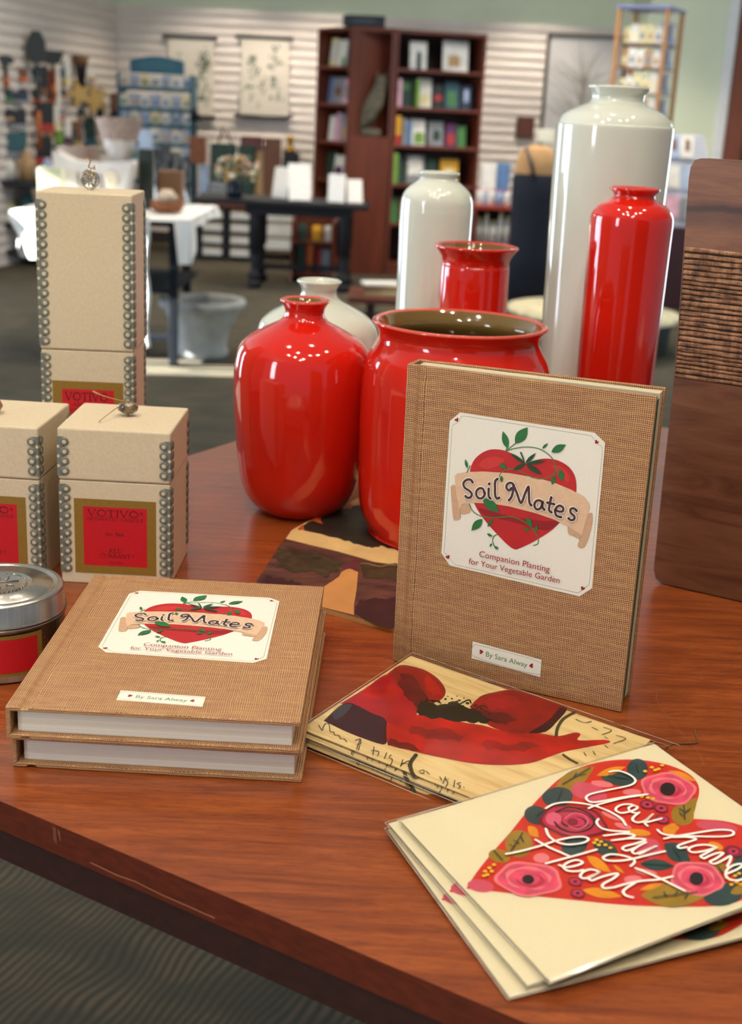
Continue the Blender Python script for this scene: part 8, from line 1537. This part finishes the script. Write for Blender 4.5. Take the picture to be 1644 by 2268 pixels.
# low bench with goods behind the dark table, along the wall
BY = 10.95; bz = at(560, 420, BY).z
bn = thing('wall_bench', 'long low brown bench with cubby holes along the slatted wall, behind the dark table', 'bench', (at(520, 500, BY).x, BY, 0)); bw2 = 0.62
bx0 = at(436, 500, BY).x - bn.location.x; bx1 = at(560, 500, BY).x - bn.location.x; bzt = at(500, 452, BY).z; bzb = at(500, 575, BY).z
mb = MB(); mb.b2((bx0, 0, bzt - 0.03), (bx1, 0.5, bzt), m_case); mb.build('top', bn, bevel=0.004)
for x in (bx0, (bx0 + bx1) / 2, bx1 - 0.025):
    mb = MB(); mb.b2((x, 0.005, 0), (x + 0.025, 0.49, bzt - 0.03), m_dark); mb.build('upright', bn)
nrow = 4; rh = (bzt - 0.06) / nrow
for r_ in range(nrow):
    mb = MB(); mb.b2((bx0 + 0.02, 0.01, 0.02 + r_ * rh), (bx1 - 0.02, 0.48, 0.035 + r_ * rh), m_dark); mb.build('shelf', bn)
    for q in range(2):
        w_ = (bx1 - bx0) / 2 - 0.07; xx = bx0 + 0.045 + q * ((bx1 - bx0) / 2) + w_ / 2
        t = thing('storage_box', 'white storage box, %s cubby column, %s row from the floor, low bench' % (('left', 'right')[q], ORD[r_]), 'box', (bn.location.x + xx, BY + 0.03, 0.0362 + r_ * rh), group='white boxes in the bench')
        mb = MB(); mb.b2((-w_ / 2, 0, 0), (w_ / 2, 0.3, rh * 0.62), pm('white', 0.7)); mb.build('carton', t, bevel=0.004)
        mb = MB(); mb.b2((-w_ / 2 - 0.004, -0.004, rh * 0.62), (w_ / 2 + 0.004, 0.304, rh * 0.72), pm('tan', 0.7)); mb.build('lid', t)
ZB = bzt + 0.001
# second bench for the goods right of it
sx0, sx1 = at(562, 500, BY).x, at(660, 500, BY).x
b2 = thing('side_shelf', 'low pale slatted crate shelf against the wall, seen under the dark table', 'shelf', ((sx0 + sx1) / 2, BY + 0.2, 0)); hw = (sx1 - sx0) / 2
mb = MB(); mb.b2((-hw, 0, bzt - 0.03), (hw, 0.5, bzt), m_case); mb.build('top', b2)
for z in (0.14, 0.26, 0.38, 0.50, 0.62):
    if z < bzt - 0.05: mb = MB(); mb.b2((-hw, 0.0, z - 0.045), (hw, 0.02, z + 0.045), pm('white', 0.7)); mb.build('slat', b2)
for x in (-hw, hw - 0.02): mb = MB(); mb.b2((x, 0.02, 0), (x + 0.02, 0.48, bzt - 0.03), m_dwood); mb.build('upright', b2)
gi = [('tote_bag', 'dark olive tote bag on the bench, left of the brown frames', 'bag', 466, 318, 520, 410, 0.12, 'dark green'), ('tote_bag', 'dark green bag standing behind the flowers', 'bag', 528, 322, 562, 400, 0.1, 'dark green'),
      ('patterned_cloth', 'folded red patterned cloth on the dark goods above the flowers', 'cloth', 533, 302, 580, 326, 0.12, 'purple'), ('carved_frame', 'brown carved wooden frame leaning against the wall, left of the gold ornament', 'frame', 584, 306, 622, 392, 0.05, 'brown'),
      ('wooden_frame', 'narrow tan wooden frame leaning between the flowers and the carved frame', 'frame', 565, 330, 583, 408, 0.04, 'tan'), ('ornament_stand', 'black stand carrying the gold ornament near the left bookcase', 'stand', 626, 338, 662, 392, 0.1, 'black'),
      ('grey_carton', 'grey carton on the bench behind the left end of the dark table', 'box', 463, 405, 500, 440, 0.12, 'grey')]
for nm, lb, ct_, a0, b0, a1, b1, dp, cc in gi:
    Yg = BY + 0.12 + (0.1 if a0 > 560 else 0)
    if nm == 'patterned_cloth': simple(nm, lb, ct_, a0, b0, a1, b1, Yg + 0.05, dp, mat('cloth_red_brown', hexc(104, 62, 60), 0.8, vary=0.5, scale=30), standing=None)
    else:
        if nm == 'grey_carton': Yg -= 0.115
        if nm == 'tote_bag': Yg += 0.03
        o = simple(nm, lb, ct_, a0, b0, a1, b1, Yg, dp if nm != 'grey_carton' else 0.10, pm(cc), standing=ZB)
simple('dark_green_crate', 'dark green crate under the folded patterned cloth', 'crate', 533, 326.5, 582, 440, BY + 0.275, 0.12, pm('dark green'), standing=ZB)
q = at(500, 320, BY + 0.15)
mb = MB(); mb.tube([(-0.06, 0, 0), (-0.02, 0, 0.11), (0.0, 0, 0.15), (0.02, 0, 0.11), (0.06, 0, 0)], 0.008, pm('brown'), n=6); o = mb.build('bag_handle'); hbag = [o_ for o_ in COL.objects if o_.name == 'tote_bag'][0]; o.parent = hbag; o.location = (0.01, 0.05, max(v.co.z for v in hbag.data.vertices) - 0.01)
mb = MB(); mb.lathe([(0.001, 0), (0.05, 0.005), (0.06, 0.02), (0.02, 0.05), (0.03, 0.09), (0.05, 0.12), (0.001, 0.14)], mat('gold_ornament', hexc(200, 150, 50), 0.25, metal=0.8), n=20); o = mb.build('gold_ornament'); q = at(642, 338, BY + 0.25); o.location = (q.x, BY + 0.27, q.z); tag(o, 'small shiny gold ornament on the black stand near the left bookcase', 'ornament')
simple('pale_tin', 'pale striped tin on the bench left of the grey carton', 'tin', 441, 366, 461, 440, BY + 0.1, 0.08, pm('pale blue'), standing=ZB)

# slanted magazine stand in front of the left bookcase
mg = thing('magazine_stand', 'low slanted brown magazine stand in front of the left bookcase', 'stand', (at(695, 500, 9.95).x, 9.95, 0)); z1 = at(695, 455, 9.95).z
mw = (at(742, 520, 9.95).x - at(652, 520, 9.95).x) / 2
for s_ in (-1, 1):
    mb = MB(); mb.add([(s_ * mw - 0.012, -0.18, 0), (s_ * mw - 0.012, 0.2, 0), (s_ * mw - 0.012, 0.2, z1), (s_ * mw - 0.012, 0.08, z1), (s_ * mw + 0.012, -0.18, 0), (s_ * mw + 0.012, 0.2, 0), (s_ * mw + 0.012, 0.2, z1), (s_ * mw + 0.012, 0.08, z1)], [(0, 1, 2, 3), (4, 7, 6, 5), (0, 4, 5, 1), (1, 5, 6, 2), (2, 6, 7, 3), (3, 7, 4, 0)], m_case); mb.build('side_panel', mg)
mb = MB(); mb.b2((-mw, 0.17, 0), (mw, 0.19, z1), m_case); mb.build('back_panel', mg)
for z in (0.06, z1 * 0.52):
    mb = MB(); mb.b2((-mw, -0.12 if z < 0.1 else -0.03, z - 0.02), (mw, 0.17, z), m_case); mb.build('shelf', mg)
for i, (z, x, w_, c, h) in enumerate([(0.061, -0.45, 0.3, 'dark green', 0.2), (0.061, -0.1, 0.22, 'orange', 0.21), (0.061, 0.22, 0.12, 'red', 0.19), (0.061, 0.46, 0.26, 'grey', 0.18), (z1 * 0.521, -0.4, 0.3, 'dark green', 0.13), (z1 * 0.521, 0.1, 0.3, 'yellow', 0.12), (z1 * 0.521, 0.5, 0.22, 'white', 0.12)]):
    shelf_book(x * mw * 1.4, 0.06 if z > 0.1 else -0.02, z, w_ * mw * 1.5, 0.015, h, c, '%s book on the %s shelf of the slanted magazine stand' % (c, 'lower' if z < 0.1 else 'upper'), 'books on the magazine stand', Matrix.Translation(mg.location), R(-14))

# ------------------------------------------------------------------ right of centre: jars, dress form, card tower
JY = 9.75; jz = at(1095, 457, JY).z; xa, xb = at(1052, 450, JY).x, at(1146, 450, JY).x
js = thing('jar_shelf', 'small reddish brown shelf unit with jars, right of the slim white vase', 'shelf', ((xa + xb) / 2, JY, 0)); jw = (xb - xa) / 2
mb = MB(); mb.b2((-jw, 0, jz - 0.025), (jw, 0.35, jz), mat('shelf_red', hexc(150, 52, 34), 0.45)); mb.build('top', js)
z2 = at(1095, 545, JY).z
mb = MB(); mb.b2((-jw, 0.02, z2 - 0.025), (jw, 0.33, z2), m_case); mb.build('lower_shelf', js)
for x in (-jw, jw - 0.02): mb = MB(); mb.b2((x, 0.01, 0), (x + 0.02, 0.34, jz - 0.025), m_case); mb.build('upright', js)
mb = MB(); mb.b2((-jw, 0.33, 0), (jw, 0.345, jz - 0.03), m_caseb); mb.build('back_panel', js)
def jar_(name, label, x, y, z, r_, h, c, cap, group):
    t = thing(name, label, 'jar' if cap == 'red' else 'bottle', (x, y, z), group=group)
    mb = MB(); mb.lathe([(0.001, 0), (r_, 0), (r_, h * 0.72), (r_ * 0.5, h * 0.86), (0.001, h * 0.86)], pm(c), n=14); mb.build('body', t)
    mb = MB(); mb.lathe([(r_ * 0.5, h * 0.85), (r_ * 0.52, h), (0.001, h)], pm(cap), n=14); mb.build('cap', t)
for i in range(6):
    jar_('jar', 'small white jar with a red cap, %s from the left on the reddish shelf' % ORD[i], js.location.x - jw + 0.03 + i * (2 * jw - 0.06) / 5, JY + 0.06, jz + 0.001, 0.018, 0.12, ['white', 'pale blue'][i % 2], 'red', 'jars on the reddish shelf')
for i in range(5):
    jar_('bottle', 'white bottle, %s from the left on the lower shelf under the jars' % ORD[i], js.location.x - jw + 0.05 + i * (2 * jw - 0.1) / 4, JY + 0.10, z2 + 0.001, 0.024, [0.20, 0.23, 0.18, 0.24, 0.22][i], 'white', 'cream', 'white bottles under the jars')
simple('white_carton', 'white carton on the reddish shelf behind the jars, left of the blue one', 'box', 1066, 362, 1098, 455, JY + 0.14, 0.08, pm('white'), standing=jz + 0.001)
simple('blue_carton', 'white and blue carton on the reddish shelf behind the jars', 'box', 1100, 362, 1128, 455, JY + 0.14, 0.08, pm('blue'), standing=jz + 0.001)
DY = 8.6; m_nv = mat('navy_fabric', hexc(14, 20, 34), 0.9, vary=0.2, scale=10); m_kh = mat('khaki_fabric', hexc(176, 136, 90), 0.9, vary=0.08, scale=10)
dxm = at(1180, 500, DY).x; zb0 = 0.0
df = thing('dress_form', 'dress form in a tan top and long navy apron, beside the tallest vase', 'dress form', (dxm, DY, 0)); hw0 = (at(1238, 480, DY).x - at(1132, 480, DY).x) / 2
zap = at(1180, 392, DY).z; zsh_ = at(1180, 332, DY).z; zbt = at(1170, 668, DY).z
mb = MB(); mb.lathe([(0.001, zbt), (hw0 * 0.88, zbt), (hw0 * 0.93, zbt + 0.3), (hw0 * 0.98, zap - 0.15), (hw0 * 1.0, zap), (hw0 * 0.9, zap + 0.02)], m_nv, n=32, sy=0.7); mb.build('apron', df)
mb = MB(); mb.lathe([(hw0 * 0.93, zap - 0.02), (hw0 * 0.92, zap + 0.06), (hw0 * 0.75, zsh_), (hw0 * 0.3, zsh_ + 0.03), (0.001, zsh_ + 0.03)], m_kh, n=32, sy=0.65); mb.build('top', df)
mb = MB(); mb.tube([(-0.03, -hw0 * 0.68, zap), (-0.05, -hw0 * 0.62, zap + 0.08), (-0.09, -hw0 * 0.3, zsh_ + 0.01)], 0.012, m_blk); mb.build('strap', df)
mb = MB(); mb.tube([(0, 0, 0.02), (0, 0, zbt + 0.02)], 0.02, m_blk); mb.lathe([(0.001, 0), (0.18, 0), (0.17, 0.02), (0.001, 0.03)], m_blk, n=24); mb.build('stand', df)
# round cream table further right
RY_ = 7.4; rz_ = at(1170, 684, RY_).z; rxm = at(1320, 690, RY_).x; rr_ = (at(1502, 690, RY_).x - at(1118, 690, RY_).x) / 2
rt_ = thing('round_cloth_table', 'round table with a patterned cream cover, seen low between the tall vases', 'table', (rxm, RY_ + 0.1, 0))
mb = MB(); mb.lathe([(0.001, rz_ - 0.03), (rr_, rz_ - 0.03), (rr_, rz_), (0.001, rz_)], mat('cover_patterned_cream', hexc(206, 192, 152), 0.8, vary=0.3, scale=14), n=48); mb.build('top', rt_)
mb = MB(); mb.lathe([(0.001, 0), (rr_ * 0.9, 0), (rr_ * 0.92, rz_ - 0.03)], mat('skirt_dark_green', hexc(20, 28, 30), 0.9), n=48); mb.build('skirt', rt_)
# low wooden bench with magazines
LY = 7.9; lz = at(820, 660, LY).z
lb_ = thing('low_table', 'low brown wooden table with a stack of papers, left of the slim white vase', 'table', (at(850, 660, LY).x, LY, 0)); lw2 = at(915, 660, LY).x - at(850, 660, LY).x
lx0 = at(770, 660, LY).x - lb_.location.x
mb = MB(); mb.b2((lx0, 0, lz - 0.04), (lw2 * 1.4, 0.5, lz), mat('low_table_brown', hexc(92, 46, 34), 0.4)); mb.build('top', lb_, bevel=0.006)
for x in (lx0 + 0.12, lw2 * 1.3):
    mb = MB(); mb.b2((x, 0.05, 0), (x + 0.05, 0.45, lz - 0.04), m_caseb); mb.build('leg', lb_)
for i in range(5):
    mb = MB(); mb.b2((-0.12, 0, 0), (0.12, 0.16, 0.015), pm(['tan', 'cream', 'brown', 'tan', 'white'][i], 0.8)); o = mb.build('magazine'); o.location = (lb_.location.x + 0.015 * (i % 2), LY + 0.1, lz + 0.0005 + i * 0.0155); o.rotation_euler = (0, 0, R([4, -6, 9, -3, 12][i]))
    tag(o, '%s magazine, %s from the bottom of the stack on the low brown table' % (['tan', 'cream', 'brown', 'tan', 'white'][i], ORD[i]), 'magazine', 'magazines on the low brown table')
# glass card tower
KY = 8.7; kxa = at(1372, 150, KY).x; kxb = at(1482, 150, KY).x; kzt = at(1425, 14, KY).z; kd = 0.40
kt = thing('card_tower', 'tall oak framed tower filled with small cards, behind the tallest white vase', 'display rack', (0, 0, 0)); kw = (kxb - kxa) / 2 * 1.0; kd = 0.36; KR = R(-27); MK = Matrix.Translation((kxa, KY + 0.20, 0)) @ Matrix.Rotation(KR, 4, 'Z') @ Matrix.Translation((kw, 0, 0)); kt.matrix_world = MK; m_oak = mat('oak_post', hexc(168, 118, 66), 0.5)
for x, y in ((-kw, 0), (kw, 0), (-kw, kd), (kw, kd)):
    mb = MB(); mb.b2((x - 0.013, y - 0.013, 0.5), (x + 0.013, y + 0.013, kzt), m_oak); mb.build('post', kt)
mb = MB(); mb.b2((-kw - 0.02, -0.02, kzt), (kw + 0.02, kd + 0.02, kzt + 0.015), mat('tower_cap_blue_grey', hexc(120, 126, 170), 0.4)); mb.build('cap', kt)
mb = MB(); mb.b2((-kw - 0.03, -0.03, 0), (kw + 0.03, kd + 0.03, 0.5), mat('tower_base_maroon', hexc(70, 34, 38), 0.5)); mb.build('base', kt)
kz = [at(1425, y, KY).z for y in (92, 147, 205, 262, 320, 378)]; random.seed(21)
for r_, z in enumerate(kz):
    mb = MB(); mb.b2((-kw + 0.013, 0.02, z - 0.010), (kw - 0.013, kd - 0.02, z), mat('tower_shelf', hexc(120, 84, 62), 0.5)); mb.build('shelf', kt)
CT_ = ['cream', 'white', 'white', 'tan', 'cream', 'white']
for r_, z in enumerate(kz[:4]):
    for q in range(5):
        w_ = (2 * kw - 0.05) / 5; h = random.uniform(0.09, 0.125); c = CT_[(q * 2 + r_ * 3) % 6]
        t = thing('small_card', '%s card, %s from the left, %s level from the top, card tower front' % (c, ORD[q], ORD[r_]), 'card', M=MK @ Matrix.Translation((-kw + 0.025 + w_ * (q + 0.5), 0.03, z + 0.0005)), group='cards on the front of the card tower')
        mb = MB(); mb.b2((-w_ * 0.46, 0, 0), (w_ * 0.46, 0.03, h), pm(c, 0.7)); mb.build('paper', t)
        mb = MB(); mb.M = Matrix.Translation((0, -0.001, 0)) @ FRONT; mb.flat([(-w_ * 0.3, h * 0.2), (w_ * 0.3, h * 0.2), (w_ * 0.25, h * 0.6), (-w_ * 0.3, h * 0.55)], 0, pm(['tan', 'cream', 'grey', 'tan', 'grey'][(q + r_) % 5])); mb.build('print', t)
    t = thing('small_card', 'stack of blue and white cards, %s level from the top, card tower side' % ORD[r_], 'card', M=MK @ Matrix.Translation((kw - 0.02, 0.2, z + 0.0005)), group='cards on the right side of the card tower')
    mb = MB(); mb.b2((-0.03, -0.15, 0), (0.0, 0.12, 0.135), pm('pale blue')); mb.build('paper', t)
    mb = MB(); mb.b2((0.0, -0.12, 0.02), (0.002, 0.0, 0.115), pm('blue')); mb.b2((0.0, 0.03, 0.05), (0.002, 0.10, 0.12), pm('white')); mb.build('print', t)
# brochure rack right of it
HY = 9.35; bx_ = at(1545, 400, HY).x; hz0 = at(1540, 505, HY).z
br = thing('brochure_rack', 'dark rack of leaning pale blue brochures right of the tallest white vase', 'display rack', (bx_, HY, 0)); m_mar = mat('rack_maroon', hexc(72, 34, 40), 0.5)
mb = MB(); mb.b2((-0.20, 0, 0), (0.10, 0.4, hz0), m_mar); mb.build('base_cabinet', br, bevel=0.005)
mb = MB(); m_pale_rack = mat('rack_pale', hexc(176, 180, 190), 0.6)
mb.add([(-0.19, 0.02, hz0), (0.22, 0.02, hz0), (0.22, 0.4, hz0), (-0.19, 0.4, hz0), (-0.19, 0.3, at(1540, 300, HY).z), (0.08, 0.3, at(1540, 300, HY).z), (0.08, 0.4, at(1540, 300, HY).z), (-0.19, 0.4, at(1540, 300, HY).z)], [(0, 1, 5, 4), (4, 5, 6, 7), (0, 4, 7, 3), (1, 2, 6, 5), (3, 7, 6, 2)], m_pale_rack); mb.build('slanted_back', br)
zt_b = at(1540, 296, HY).z
for i, (fx, fz, c) in enumerate([(0.06, 0.72, 'pale blue'), (0.30, 0.72, 'white'), (0.06, 0.40, 'white'), (0.32, 0.38, 'pale blue'), (0.06, 0.08, 'pink'), (0.32, 0.06, 'grey'), (0.58, 0.38, 'teal'), (0.58, 0.06, 'white')]):
    zz_ = hz0 + (zt_b - hz0) * fz; yy = 0.02 + 0.28 * fz
    t = thing('brochure', '%s brochure, number %s counting row by row down the leaning rack' % (c, ['one', 'two', 'three', 'four', 'five', 'six', 'seven', 'eight'][i]), 'brochure', M=Matrix.Translation((bx_ - 0.165 + fx * 0.40, HY + yy, zz_ + 0.002)) @ Matrix.Rotation(-math.atan2(0.28, zt_b - hz0), 4, 'X') @ Matrix.Translation((0, -0.016, 0)), group='brochures in the leaning rack')
    mb = MB(); mb.b2((-0.047, 0, 0), (0.047, 0.012, 0.17), pm(c)); mb.build('paper', t)
    if i < 2: mb = MB(); mb.b2((-0.015, -0.001, 0.05), (0.02, 0, 0.14), pm('brown')); mb.build('picture', t)
